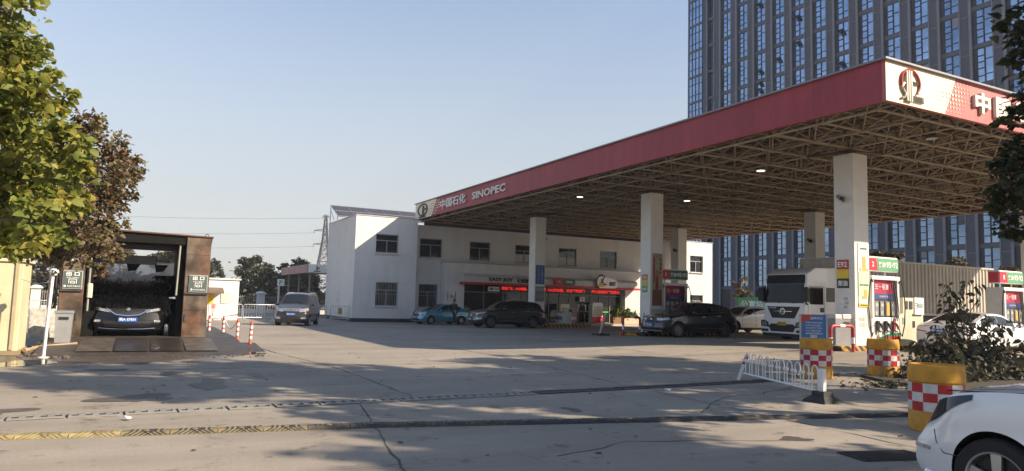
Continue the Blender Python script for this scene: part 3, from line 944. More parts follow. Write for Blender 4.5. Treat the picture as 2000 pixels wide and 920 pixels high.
# ------------------------------------------------------------------ columns, islands
M_col = streaky('column_paint', (.72, .69, .64), (.64, .60, .55), .6, 1.5, .2, .45, .8, amt2=.08)
def hazard_mat():
    mt = bpy.data.materials.new('hazard_stripes'); mt.use_nodes = True
    nt = mt.node_tree; b = nt.nodes['Principled BSDF']; b.inputs['Roughness'].default_value = .6
    tc = nt.nodes.new('ShaderNodeTexCoord'); sx = nt.nodes.new('ShaderNodeSeparateXYZ'); nt.links.new(tc.outputs['Object'], sx.inputs[0])
    def mth(op, a, c=None):
        q = nt.nodes.new('ShaderNodeMath'); q.operation = op
        for i, w_ in enumerate((a, c)):
            if w_ is None: continue
            if isinstance(w_, (int, float)): q.inputs[i].default_value = w_
            else: nt.links.new(w_, q.inputs[i])
        return q.outputs[0]
    s = mth('ADD', mth('ADD', sx.outputs['X'], sx.outputs['Y']), mth('MULTIPLY', sx.outputs['Z'], .9))
    fr = mth('FRACT', mth('MULTIPLY', s, 3.3))
    st = mth('GREATER_THAN', fr, .5)
    nz = nt.nodes.new('ShaderNodeTexNoise'); nz.inputs['Scale'].default_value = 6; nz.inputs['Detail'].default_value = 5; nt.links.new(tc.outputs['Object'], nz.inputs['Vector'])
    wear = nt.nodes.new('ShaderNodeValToRGB'); wear.color_ramp.elements[0].position = .35; wear.color_ramp.elements[0].color = C3(.16, .08, .03)
    wear.color_ramp.elements[1].position = .55; wear.color_ramp.elements[1].color = C3(.55, .28, .03); nt.links.new(nz.outputs['Fac'], wear.inputs['Fac'])
    mx = nt.nodes.new('ShaderNodeMixRGB'); nt.links.new(st, mx.inputs['Fac']); nt.links.new(wear.outputs['Color'], mx.inputs['Color1']); mx.inputs['Color2'].default_value = C3(.02, .018, .016)
    nt.links.new(mx.outputs['Color'], b.inputs['Base Color'])
    return mt
M_haz = hazard_mat()
M_kerbtop = P('island_concrete', (.40, .36, .31), .85, bump=.2)
ISL = {}
def island(x0, x1, y0, y1, label, gz):
    z = gz+.2
    t = thing('pump_island', label, 'kerb', ((x0+x1)/2, (y0+y1)/2, gz), 0, 'raised pump islands')
    o_ = ((x0+x1)/2, (y0+y1)/2, gz)
    w = MB(o_)
    r = (y1-y0)/2; n = 8
    def ring(d):
        a = [(x1-r+(r-d)*math.cos(t_), (y0+y1)/2+(r-d)*math.sin(t_)) for t_ in np.linspace(-math.pi/2, math.pi/2, n)]
        return a+[(x0+r+(r-d)*math.cos(t_), (y0+y1)/2+(r-d)*math.sin(t_)) for t_ in np.linspace(math.pi/2, 3*math.pi/2, n)]
    a = ring(0); b_ = ring(.16); N = len(a)
    v = [(p[0], p[1], gz-.15) for p in a]+[(p[0], p[1], z-.02) for p in a]+[(p[0], p[1], z) for p in ring(.02)]+[(p[0], p[1], z) for p in b_]
    fs = []
    for k in range(3):
        for i in range(N):
            j = (i+1) % N; fs.append((k*N+i, k*N+j, (k+1)*N+j, (k+1)*N+i))
    w.add(v, fs); w.build('kerb', M_haz, t)
    w = MB(o_); w.add([(p[0], p[1], z-.004) for p in b_], [tuple(range(N))]); w.build('island_top', M_kerbtop, t)
    return z
z3 = island(20.6, 27.6, 16.15, 17.75, 'pump island with yellow and black kerb nearest the road, beside the checkered barrels', .2)
z2 = island(20.9, 27.6, 27.65, 29.25, 'pump island with yellow and black kerb behind the black car', zg(24, 28.4)-.02)
z1 = island(22.0, 27.6, 40.25, 41.85, 'pump island with yellow and black kerb beside the grey sport utility car', zg(24, 41)+.02)
z3b = island(30.8, 37.6, 16.15, 17.75, 'pump island half hidden behind the withered bush at the right edge', zg(34, 17)-.02)
z2b = island(31.5, 37.6, 27.65, 29.25, 'pump island behind the parked truck', zg(34, 28.4)-.01)
z1b = island(31.5, 37.6, 39.5, 41.1, 'pump island at the far back, by the lit right block', zg(34, 40.5)-.01)
COL = {}
def column(x, y, z0, label, s=.8):
    t = thing('canopy_column', label, 'column', (x+s/2, y+s/2, z0), 0, 'square white canopy columns')
    o_ = (x+s/2, y+s/2, z0)
    w = MB(o_)
    c = .015
    for (a, b_) in ((z0-.01, z0+.9), (z0+.912, 3.05), (3.062, 5.4), (5.412, 7.18)):
        w.cbox(x, x+s, y, y+s, a, b_, c)
    w.box(x+.012, x+s-.012, y+.012, y+s-.012, z0, 7.17)
    sh = w.build('shaft', M_col, t)
    w = MB(o_)
    w.cbox(x+s*.2, x+s*.8, y+s*.2, y+s*.8, 7.18, 7.24, .01)
    w.bar((x+s/2, y+s/2, 7.24), (x+s/2, y+s/2, 7.58), .11, 10)
    i = min(NX-1, max(0, int((x+s/2-CX0-.4)/dx))); j = min(NY-1, max(0, int((y+s/2-CY0-.5)/dy)))
    for (a, b_) in ((0, 0), (1, 0), (0, 1), (1, 1)):
        w.bar((x+s/2, y+s/2, 7.36), Bn(i+a, j+b_), .06, 6)
    w.build('bearing', P('bearing_brown', (.10, .075, .055), .6), t)
    return t
c3 = column(22.17, 16.5, z3, 'front white canopy column with tall advert and red price board, nearest the camera')
c2 = column(22.34, 27.95, z2, 'middle white canopy column behind the black car, with brown wine poster')
c1 = column(22.95, 40.6, z1, 'far white canopy column with blue notice, in front of the shop')
b3 = column(34.3, 16.5, z3b, 'white canopy column cut by the right edge of the photo')
b2 = column(34.17, 27.9, z2b, 'beige looking canopy column standing behind the truck cab')
b1 = column(34.33, 39.8, z1b, 'slim looking canopy column right of the middle one, beside the lit end block')

def add_cctv(x, y, z, label, mat):
    t = thing('security_camera', label, 'camera', (x, y, z), 0, 'security cameras on the columns')
    o_ = (x, y, z)
    w = MB(o_)
    w.box(x-.03, x-.002, y-.06, y+.06, z-.16, z+.04)
    w.bar((x-.02, y, z-.08), (x-.2, y, z-.08), .03, 8); w.ball((x-.2, y, z-.06), .05, 8)
    w.build('bracket', mat, t, smooth=40)
    w = MB(o_)
    a = Vector((x-.12, y+.12, z+.05)); b_ = a+Vector((-.22, -.3, -.12))
    w.bar(a, b_, .08, 12)
    hb = w.build('housing', mat, t, smooth=40)
    w = MB(o_); w.bar(b_, b_+Vector((-.02, -.027, -.011)), .06, 12); w.build('lens', M_ink, hb)
add_cctv(22.17, 16.9, 5.6, 'grey security camera high on the front column near the road', P('cctv_grey', (.25, .24, .23), .4))
add_cctv(34.17, 28.2, 5.55, 'dark security camera on the beige column behind the truck', P('cctv_dark', (.07, .06, .055), .4))
add_cctv(34.33, 40.0, 5.6, 'black security camera on the slim column beside the lit end block', P('cctv_dark', (.07, .06, .055), .4))
w = thing('security_camera', 'small dark dome camera on the far column in front of the shop', 'camera', (23.75, 41.0, 5.9), 0, 'security cameras on the columns')
q = MB(); q.box(.002, .2, -.04, .04, -.02, .02); q.ball((.2, 0, -.1), .1, 10); q.build('housing', P('cctv_dark', (.07, .06, .055), .4), w)

# notices on the columns
M_poster_g = P('poster_pale_green', (.46, .66, .42), .5)
M_poster_w = P('poster_cream', (.74, .72, .62), .5)
M_orange = P('poster_orange', (.70, .36, .08), .5)
M_yellow = P('sign_yellow', (.72, .50, .03), .5)
M_sred = P('price_red', (.45, .03, .025), .5)
M_sgreen = P('price_green', (.03, .22, .09), .5)
M_sblack = P('price_black', (.03, .03, .025), .5)
# front column: tall advert on the lit face (towards -Y)
o3 = tuple(c3.location)
X, Y = 22.17, 16.5
w = MB(o3); w.box(X+.17, X+.74, Y-.02, Y-.004, 1.72, 3.98); ad = w.build('advert_board', M_poster_w, c3)
w = MB(o3); w.box(X+.18, X+.73, Y-.026, Y-.021, 2.1, 2.95); w.build('advert_band', M_poster_g, ad)
w = MB(o3); w.box(X+.18, X+.73, Y-.028, Y-.021, 1.73, 1.85); w.build('advert_foot', M_yellow, ad)
w = MB(o3); w.box(X+.40, X+.58, Y-.027, Y-.021, 2.98, 3.5); w.box(X+.24, X+.32, Y-.027, Y-.021, 2.98, 3.1); w.box(X+.62, X+.7, Y-.027, Y-.021, 2.98, 3.08)
w.box(X+.36, X+.6, Y-.032, Y-.027, 2.02, 2.1); w.box(X+.44, X+.62, Y-.032, Y-.027, 2.1, 2.34); w.build('advert_bottles', M_orange, ad)
w = MB(o3); add_text(w, '加油优惠', (X+.46, Y-.02, 3.78), (1, 0, 0), (0, 0, 1), .07, .36, depth=.008, center=True)
add_text(w, '好客山水', (X+.46, Y-.03, 1.79), (1, 0, 0), (0, 0, 1), .06, .4, depth=.008, center=True)
add_text(w, '品质生活 从这里开始', (X+.46, Y-.026, 2.5), (1, 0, 0), (0, 0, 1), .055, .46, depth=.008, center=True)
w.build('advert_ink', P('ink_green', (.10, .2, .08), .6), ad)
w = MB(o3)
for i in range(2):
    for j in range(2):
        x = X+.3+i*.17; z = 1.3-j*.2
        w.box(x-.07, x+.07, Y-.008, Y-.003, z-.07, z+.07)
w.build('small_notices', P('notice_grey', (.46, .45, .42), .6), c3)
# price board, face towards -X
w = MB(o3)
w.box(X-.02, X-.004, Y+.22, Y+.7, 3.05, 3.38, 0); w.box(X-.02, X-.004, Y+.22, Y+.7, 2.72, 3.045, 1); w.box(X-.02, X-.004, Y+.22, Y+.7, 2.38, 2.715, 2)
pb = w.build('price_board', [M_sred, M_yellow, M_sblack], c3)
w = MB(o3)
add_text(w, 'E92', (X-.022, Y+.46, 3.215), (0, -1, 0), (0, 0, 1), .2, .38, bold=.02, depth=.006, center=True)
add_text(w, '柴油', (X-.022, Y+.46, 2.55), (0, -1, 0), (0, 0, 1), .2, .38, bold=.02, depth=.006, center=True)
w.build('lettering', M_signwhite, pb)
w = MB(o3)
for (a, b_, z, h) in ((.25, .42, 1.95, .1), (.3, .45, 1.8, .1), (.25, .4, 1.66, .1), (.1, .24, 1.8, .02)):
    w.box(X-.008, X-.003, Y+.8-b_-.1, Y+.8-a-.1, z, z+h)
w.build('faded_stencil', P('stencil_grey', (.42, .41, .40), .6), c3)
# middle column: wine poster facing -Y, price strip facing -X
X, Y = 22.34, 27.95; o2 = tuple(c2.location)
w = MB(o2); w.box(X+.12, X+.74, Y-.02, Y-.004, 1.55, 4.15); po = w.build('wine_poster', P('poster_tan', (.34, .27, .17), .6, var=.35, vscale=2), c2)
w = MB(o2); w.box(X+.14, X+.72, Y-.026, Y-.021, 1.6, 2.35); w.build('poster_foot', P('poster_brown', (.17, .07, .03), .6), po)
w = MB(o2); w.box(X+.32, X+.5, Y-.028, Y-.021, 2.36, 3.0); w.bar((X+.41, Y-.025, 3.0), (X+.41, Y-.025, 3.3), .03, 8); w.box(X+.18, X+.27, Y-.027, Y-.021, 2.7, 3.95)
w.build('poster_bottle', P('poster_dark_red', (.25, .03, .02), .5), po)
w = MB(o2)
for i, ch in enumerate('好酒相伴'): add_text(w, ch, (X+.62, Y-.024, 3.85-i*.22), (1, 0, 0), (0, 0, 1), .15, .15, depth=.006, center=True)
w.build('poster_ink', M_ink, po)
w = MB(o2); w.box(X+.1, X+.76, Y-.02, Y-.004, 1.24, 1.42); w.box(X+.22, X+.62, Y-.02, Y-.004, .82, 1.12); w.build('small_notices', P('notice_grey', (.46, .45, .42), .6), c2)
w = MB(o2)
w.box(X-.02, X-.004, Y+.2, Y+.62, 2.83, 3.1, 0); w.box(X-.02, X-.004, Y+.2, Y+.62, 2.52, 2.825, 1); w.box(X-.02, X-.004, Y+.2, Y+.62, 2.22, 2.515, 2)
pb = w.build('price_board', [P('price_orange', (.55, .16, .05), .5), P('price_lime', (.55, .50, .08), .5), P('price_green2', (.05, .33, .12), .5)], c2)
w = MB(o2)
add_text(w, 'CNG', (X-.022, Y+.41, 2.96), (0, -1, 0), (0, 0, 1), .13, .3, bold=.02, depth=.006, center=True)
add_text(w, 'E92', (X-.022, Y+.41, 2.37), (0, -1, 0), (0, 0, 1), .13, .3, bold=.02, depth=.006, center=True)
w.build('lettering', M_signwhite, pb)
# far column: blue notice and grey panels facing -Y
X, Y = 22.95, 40.6; o1 = tuple(c1.location)
w = MB(o1); w.box(X+.08, X+.74, Y-.02, Y-.004, 2.75, 4.0); po = w.build('blue_notice', P('notice_blue', (.05, .10, .26), .5), c1)
w = MB(o1)
for j, s_ in enumerate(('安全第一预防为主', '进站须知请熄火')):
    for i, ch in enumerate(s_[:7]): add_text(w, ch, (X+.55-j*.25, Y-.022, 3.85-i*.155), (1, 0, 0), (0, 0, 1), .11, .11, depth=.006, center=True)
w.build('lettering', P('notice_pale', (.40, .45, .55), .5), po)
w = MB(o1); w.box(X+.08, X+.74, Y-.02, Y-.004, 1.62, 2.6); po = w.build('photo_notice', P('notice_grey_dark', (.16, .16, .17), .5), c1)
w = MB(o1); w.box(X+.14, X+.68, Y-.026, Y-.021, 2.3, 2.52); w.box(X+.14, X+.68, Y-.026, Y-.021, 1.9, 1.95); w.box(X+.14, X+.68, Y-.026, Y-.021, 2.02, 2.06); w.build('photo_panel', M_frame, po)
# ------------------------------------------------------------------ vehicles
M_tyre = P('tyre_rubber', (.018, .018, .018), .8, bump=.15)
M_arch = P('arch_black', (.010, .010, .011), .8, var=0)
M_trim = P('black_trim', (.018, .018, .02), .45)
M_cglass = P('car_glass', (.012, .014, .017), .03, var=0, spec=.7)
M_chromec = P('chrome', (.75, .76, .78), .12, 1.0, var=0)
M_alloy = P('alloy_rim', (.50, .51, .52), .3, .85)
M_alloyd = P('alloy_dark', (.16, .16, .165), .3, .7)
M_hl = P('headlamp_lens', (.42, .43, .45), .08, .35, var=.6, vscale=14)
M_hld = P('headlamp_dark', (.03, .034, .05), .06, .2, var=.7, vscale=7)
M_tl = P('tail_lamp', (.30, .012, .015), .12, var=.3, vscale=9)
M_plate = P('plate_blue', (.02, .10, .42), .4)
M_plate_y = P('plate_yellow', (.75, .42, .02), .4)
def paint(name, col, metal=.25, rough=.28):
    return P('car_paint_'+name, col, rough, metal, var=.03, coat=.9)

def wheel(parent, x, y, z, r, wdt, side, mat, spokes=5, rimr=.66, dark=None):
    """rim mesh with the tyre as its child; axis along Y, outer face towards side"""
    o_ = y+side*wdt/2
    w = MB()
    rr = r*rimr
    w.lathe([(rr, -wdt/2), (rr*1.02, -wdt/2), (rr*1.02, wdt/2-.012), (rr, wdt/2), (rr*.93, wdt/2-.004), (rr*.90, wdt/2-.05), (rr*.9, -wdt/2)], (0, 0, 0), 28, 'y', 0, close=True)
    yo = wdt/2-.022
    for i in range(spokes):
        t = 2*math.pi*i/spokes+.3
        c, s_ = math.cos(t), math.sin(t)
        hw0, hw1 = rr*.13, rr*(.10 if spokes > 6 else .17)
        p = [(rr*.12, -hw0), (rr*.92, -hw1), (rr*.92, hw1), (rr*.12, hw0)]
        q = [(a*c-b*s_, a*s_+b*c) for a, b in p]
        w.prism(q, 'y', yo-.03, yo, 0)
    w.lathe([(rr*.2, yo-.03), (rr*.2, yo+.006), (rr*.15, yo+.012)], (0, 0, 0), 14, 'y', 0)
    w.lathe([(rr*.9, wdt/2-.085), (rr*.9, wdt/2-.075)], (0, 0, 0), 20, 'y', 1)
    me_o = w.build('wheel', [mat, dark or M_trim], parent, smooth=35)
    me_o.location = (x, y, z)
    if side < 0: me_o.rotation_euler = (0, 0, math.pi)
    t_ = MB()
    t_.lathe([(rr*.99, -wdt/2), (r*.93, -wdt/2-.006), (r*.985, -wdt/2+.025), (r, -wdt/2+.06), (r, wdt/2-.06), (r*.985, wdt/2-.025), (r*.93, wdt/2+.006), (rr*.99, wdt/2)], (0, 0, 0), 36, 'y', close=True)
    t_.build('tyre', M_tyre, me_o, smooth=40)
    return me_o

class Body:
    def __init__(s, sp):
        s.__dict__.update(sp)
        s.n = int(s.L/s.step)+1
        s.xs = np.linspace(0, s.L, s.n)
        def sm(pts, k):
            v = np.interp(s.xs, [p[0] for p in pts], [p[1] for p in pts])
            ker = max(1, int(k/s.step))
            for _ in range(2):
                pad = np.pad(v, ker, mode='edge')
                v = np.convolve(pad, np.ones(2*ker+1)/(2*ker+1), mode='valid')
            return v
        s.zt_ = sm(s.top, s.smooth); s.zb_ = sm(s.belt, s.smooth*1.3)
        s.zb_ = np.minimum(s.zb_, s.zt_-.06)
        s.hw = s.W/2
    def zt(s, x): return float(np.interp(x, s.xs, s.zt_))
    def zb(s, x): return float(np.interp(x, s.xs, s.zb_))
    def ze(s, x):
        return max(s.zb(x)+.01, s.zt(x)-s.crown)
    def plan(s, x):
        a = max(0, 1-x/s.nose); b = max(0, 1-(s.L-x)/s.tail)
        return 1-s.np_*a**2.2-s.tp_*b**2.2
    def y(s, x, z):
        zb = s.zb(x); p = s.hw*s.plan(x)
        if z <= zb:
            t = (z-s.zl)/(zb-s.zl)
            return p*float(np.interp(t, [0, .1, .25, .5, .68, .8, .93, 1], [.90, .955, .975, 1.0, .985, .985, .965, .94]))
        h = z-zb
        return p*.94-h*s.tumble-max(0, h-.28)**2*.35
    def deform(s, x, y, z):
        a = max(0, 1-x/.8)**2; b = max(0, 1-(s.L-x)/.7)**2
        k = (abs(y)/s.hw)**2
        zf = s.zb(0)
        tf = np.interp(z, [s.zl, s.zl+.18, s.zl+(zf-s.zl)*.65, zf+.05], [.10, 0, .02, s.flean])
        tr = np.interp(z, [s.zl, s.zl+.2, s.rz, s.zt(s.L)], [.10, 0, 0, s.rlean])
        return (x+a*(s.bow*k+tf)-b*(s.rbow*k+tr), y, z)
    def side(s, x, z, off, sg): return s.deform(x, sg*(s.y(x, z)+off), z)
    def topp(s, x, y, off=0):
        ye = s.y(x, s.ze(x)); z = s.ze(x)+(s.zt(x)-s.ze(x))*(1-min(1, abs(y)/ye)**2.4)
        return s.deform(x, y, z+off)
    def front(s, y, z, off): p = s.deform(0, y, z); return (p[0]-off, p[1], p[2])
    def rear(s, y, z, off): p = s.deform(s.L, y, z); return (p[0]+off, p[1], p[2])

def make_car(name, label, cat, sp, loc, heading, pm, plate='', extras=()):
    """car-local axes: +X forwards, origin on the ground under the middle"""
    B = Body(sp); L = B.L
    t = thing(name, label, cat, loc, math.atan2(heading[1], heading[0]))
    X = lambda p: (L/2-p[0], p[1], p[2])
    NL, NU, NT = 14, 7, 6
    wc = [(B.fo, B.rw), (B.fo+B.wb, B.rw)]
    Ra = B.rw+B.gap
    body = MB(); glass = {}; doors = {}
    def gl(k): return glass.setdefault(k, MB())
    for sg in (1, -1):
        rows = []
        ins = []
        for x in B.xs:
            zb, ze = B.zb(x), B.ze(x)
            zs_ = [B.zl+(zb-B.zl)*i/NL for i in range(NL+1)]+[zb+(ze-zb)*i/NU for i in range(1, NU+1)]
            col = []; inn = []
            for i, z in enumerate(zs_):
                px, pz = x, z; flag = False
                if i < NL:
                    for (cx, cz) in wc:
                        d = math.hypot(px-cx, pz-cz)
                        if d < Ra:
                            flag = True
                            if d > Ra*.55:
                                k = Ra/d; px = cx+(px-cx)*k; pz = cz+(pz-cz)*k
                                if pz < B.zl: pz = B.zl
                col.append(B.side(px, pz, 0, sg)); inn.append(flag)
            yt = abs(col[-1][1])
            rows.append(col); ins.append(inn)
        for i in range(B.n-1):
            xm = (B.xs[i]+B.xs[i+1])/2
            for j in range(NL+NU):
                if all((ins[i][j], ins[i+1][j], ins[i][j+1], ins[i+1][j+1])): continue
                q = [X(rows[i][j]), X(rows[i+1][j]), X(rows[i+1][j+1]), X(rows[i][j+1])]
                if j >= NL+1 and j < NL+NU-1 and B.ze(xm)-B.zb(xm) > .12:
                    k = [n_ for n_, (a, b) in enumerate(B.wins) if a < xm < b]
                    if k: gl(('side_window', sg, k[0])).quad(*q); continue
                    if B.wins[0][0] < xm < B.wins[-1][1] and B.pillar_dark: gl(('window_pillar', sg, 0)).quad(*q); continue
                if j < NL+1 and j > 1:
                    k = [n_ for n_, (a, b) in enumerate(B.doors) if a < xm < b]
                    if k: doors.setdefault((sg, k[0]), MB()).quad(*q); continue
                if j < 2 and B.sill_dark: gl(('sill_trim', sg, 0)).quad(*q); continue
                body.quad(*q)
        # arches
        for (cx, cz) in wc:
            ar = MB()
            pts = []
            for a in np.linspace(-.35, math.pi+.35, 20):
                px, pz = cx+Ra*math.cos(a), cz+Ra*math.sin(a)
                if pz < B.zl: pz = B.zl
                pts.append((px, pz))
            r0 = [X(B.side(px, pz, -.004, sg)) for px, pz in pts]
            r1 = [X(B.deform(px, sg*(B.hw*.97-.34), pz)) for px, pz in pts]
            ar.grid([r0, r1]); ar.add(r1, [tuple(range(len(r1)))])
            if B.cladding:
                r2 = [X(B.side(cx+(px-cx)*1.0, pz, .012, sg)) for px, pz in pts]
                r3 = [X(B.side(cx+(px-cx)*1.13, max(B.zl, cz+(pz-cz)*1.13), .012, sg)) for px, pz in pts]
                ar.grid([r2, r3]); ar.grid([r0, r2]); ar.grid([r3, [X(B.side(cx+(px-cx)*1.13, max(B.zl, cz+(pz-cz)*1.13), -.01, sg)) for px, pz in pts]])
            ar.build('wheel_arch', M_arch, t, smooth=40)
    # top skin
    for i in range(B.n-1):
        xm = (B.xs[i]+B.xs[i+1])/2
        cols = []
        for x in (B.xs[i], B.xs[i+1]):
            ye = B.y(x, B.ze(x))
            cols.append([X(B.topp(x, ye*u)) for u in np.linspace(-1, 1, 2*NT+1)])
        for j in range(2*NT):
            q = [cols[0][j], cols[1][j], cols[1][j+1], cols[0][j+1]]
            edge = j in (0, 2*NT-1)
            if B.ws[0] < xm < B.ws[1] and not edge: gl(('windscreen', 0, 0)).quad(*q)
            elif B.rs[0] < xm < B.rs[1] and not edge: gl(('rear_window', 0, 0)).quad(*q)
            else: body.quad(*q)
    # closed nose and tail
    for (x, fn) in ((0., 0), (L, 1)):
        zb, ze = B.zb(x), B.ze(x)
        zs_ = [B.zl+(zb-B.zl)*i/NL for i in range(NL+1)]+[zb+(ze-zb)*i/NU for i in range(1, NU+1)]
        rr_ = [[X(B.deform(x, B.y(x, z)*u, z)) for u in np.linspace(-1, 1, 2*NT+1)] for z in zs_]
        body.grid(rr_)
        ye = B.y(x, ze)
        arc = [X(B.topp(x, ye*u)) for u in np.linspace(-1, 1, 2*NT+1)]
        body.grid([rr_[-1], arc])
    body.build('body', pm, t, smooth=38)
    for k, mb in glass.items():
        mb.build(k[0], M_trim if k[0] in ('window_pillar', 'sill_trim') else M_cglass, t, smooth=50)
    for (sg, k), mb in doors.items():
        d = mb.build('door', pm, t, smooth=38)
        a, b = B.doors[k]
        h = MB(); xh = b-.26; zh = B.zb(xh)-.13
        p = X(B.side(xh, zh, 0, sg)); h.cbox(p[0]-.1, p[0]+.1, min(p[1], p[1]+sg*.035), max(p[1], p[1]+sg*.035), p[2]-.017, p[2]+.017, .01)
        h.build('handle', M_chromec if B.chrome else pm, d)
    # seams
    s_ = MB()
    for sg in (1, -1):
        for a, b in B.doors:
            for x in (a, b):
                zz = np.linspace(B.zl+.14, B.zb(x), 10)
                zz = [z for z in zz if all(math.hypot(x-c[0], z-c[1]) > Ra+.02 for c in wc)]
                if len(zz) > 1: s_.grid([[X(B.side(x-.006, z, .003, sg)) for z in zz], [X(B.side(x+.006, z, .003, sg)) for z in zz]])
    for (x0_, yy_) in ((B.hood[0], B.hood[1]),):
        for sg in (1, -1):
            pts = np.linspace(x0_, B.ws[0]-.03, 12)
            ye = [B.y(x, B.ze(x)) for x in pts]
            s_.grid([[X(B.topp(x, sg*(y-.015)*yy_, .003)) for x, y in zip(pts, ye)], [X(B.topp(x, sg*(y)*yy_, .003)) for x, y in zip(pts, ye)]])
    s_.build('panel_gaps', M_arch, t)
    # under tray
    u = MB(); u.box(-L/2+.25, L/2-.25, -B.hw*.78, B.hw*.78, B.zl-.03, B.zl+.12); u.build('underbody', M_arch, t)
    # lamps: strips that follow the skin from the nose round the corner
    def patch(end, sg, u0, s1, lo, hi, off=.012, n=12):
        rowa = []; 
        ln = u0+s1
        m_ = MB()
        lo_ = []; hi_ = []; lob = []; hib = []
        for i in range(n+1):
            q = -u0+ln*i/n; f = i/n
            a, b = lo(f), hi(f)
            for lst, off_, z in ((lo_, off, a), (hi_, off, b), (lob, -.03, a), (hib, -.03, b)):
                if q < 0:
                    yy = B.y(0 if end == 0 else L, z)+q
                    p = B.front(sg*yy, z, off_) if end == 0 else B.rear(sg*yy, z, off_)
                else:
                    xx = q if end == 0 else L-q
                    p = B.side(xx, z, off_, sg)
                    if q < .12: p = (p[0]-(off_*(1-q/.12) if end == 0 else -off_*(1-q/.12)), p[1], p[2])
                lst.append(X(p))
        mid = [tuple((a[k]+b[k])/2 for k in range(3)) for a, b in zip(lo_, hi_)]
        m_.grid([lob, lo_, mid, hi_, hib]); m_.quad(lob[0], lo_[0], hi_[0], hib[0]); m_.quad(lob[-1], lo_[-1], hi_[-1], hib[-1])
        return m_
    for sg in (1, -1):
        for (nm, end, u0, s1, z0, z1, z2, z3, mt) in B.lamps:
            patch(end, sg, u0, s1, lambda f: z0+(z2-z0)*f, lambda f: z1+(z3-z1)*f).build(nm, mt, t, smooth=30)
    # grille, lower intake
    for (nm, y0, z0, z1, taper, mt, off) in B.grilles:
        m_ = MB(); rows = []
        for z in np.linspace(z0, z1, 5):
            f = (z-z0)/(z1-z0); yy = y0*(taper+(1-taper)*f)
            rows.append([X(B.front(yy*u_, z, off)) for u_ in np.linspace(-1, 1, 9)])
        m_.grid(rows)
        back = [[(p[0]-off-.02, p[1], p[2]) for p in r_] for r_ in rows]
        m_.grid([rows[0], back[0]]); m_.grid([rows[-1], back[-1]]); m_.grid([[r_[0] for r_ in rows], [r_[0] for r_ in back]]); m_.grid([[r_[-1] for r_ in rows], [r_[-1] for r_ in back]])
        m_.build(nm, mt, t, smooth=40)
    # number plates
    if plate:
        for end, zc in ((0, B.pz), (1, B.prz)):
            p = X(B.front(0, zc, 0) if end == 0 else B.rear(0, zc, 0))
            d = 1 if end == 0 else -1
            m_ = MB(); x0 = p[0]+d*.0; x1 = p[0]+d*.045
            m_.box(min(x0, x1), max(x0, x1), -.22*B.ps, .22*B.ps, zc-.07*B.ps, zc+.07*B.ps)
            pl = m_.build('number_plate', M_plate, t)
            m_ = MB(); add_text(m_, plate, (x1+d*.001, 0, zc), (0, d, 0), (0, 0, 1), .085*B.ps, .37*B.ps, bold=.02, depth=.003, center=True)
            m_.build('plate_text', M_signwhite, pl)
    # mirrors
    for sg in (1, -1):
        xm = B.ws[0]+B.mir; zm = B.zb(xm)+.07; yy = B.y(xm, B.zb(xm))
        m_ = MB(); m_.ball((L/2-xm, sg*(yy+.13), zm), (.075, .105, .07), 12)
        m_.bar((L/2-xm+.02, sg*(yy-.01), zm-.05), (L/2-xm, sg*(yy+.08), zm-.02), .022, 6)
        m_.build('mirror', pm, t, smooth=50)
    # badge
    p = X(B.front(0, B.bz, .02)); m_ = MB(); m_.lathe([(.055, -.01), (.055, .012), (.03, .016)], p, 14, 'x'); m_.build('badge', M_chromec, t)
    if B.rails:
        for sg in (1, -1):
            m_ = MB(); pts = []
            for x in np.linspace(B.ws[1]+.25, B.rs[0]-.1, 8): 
                ye = B.y(x, B.ze(x)); q = X(B.topp(x, sg*ye*.93)); pts.append((q[0], q[1], q[2]+.05))
            pts[0] = (pts[0][0], pts[0][1], pts[0][2]-.05); pts[-1] = (pts[-1][0], pts[-1][1], pts[-1][2]-.05)
            m_.tube(pts, .022, 6); m_.build('roof_rail', B.rails, t, smooth=50)
    if B.chrome:
        for sg in (1, -1):
            m_ = MB(); pts = [X(B.side(x, B.zb(x)+.02, .008, sg)) for x in np.linspace(B.wins[0][0]+.05, B.wins[-1][1]-.05, 14)]
            m_.tube(pts, .011, 5)
            pts = [X(B.side(x, B.zl+.20, .010, sg)) for x in np.linspace(B.doors[0][0], B.doors[-1][1], 10)]
            m_.tube(pts, .014, 5); m_.build('side_moulding', M_chromec, t)
    # wipers
    m_ = MB()
    for y0 in (.45, -.12):
        a = X(B.topp(B.ws[0]-.02, y0, .02)); b = X(B.topp(B.ws[0]+.16, y0-.42, .015)); m_.bar(a, b, .012, 5)
    m_.build('wiper', M_arch, t)
    for (cx, cz) in wc:
        for sg in (1, -1):
            yy = B.y(cx, B.zl+.3)-B.winset
            wheel(t, L/2-cx, sg*(yy-B.ww/2), cz, B.rw, B.ww, sg, B.rim, B.spokes, B.rimr)
    return t, B

DEF = dict(step=.045, smooth=.13, crown=.055, nose=.75, np_=.16, tail=.6, tp_=.10, tumble=.38, bow=.14, flean=.10, rbow=.12, rlean=.16, rz=.9,
           zl=.20, gap=.055, wins=[], doors=[], pillar_dark=True, sill_dark=True, cladding=False, chrome=False, rails=None, mir=.32, bz=.72, pz=.5, prz=.8, ps=1.0,
           hood=(.25, .93), grilles=[], lamps=[], rim=M_alloy, spokes=5, rimr=.66, ww=.215, winset=.0)
def spec(**k):
    d = dict(DEF); d.update(k); return d

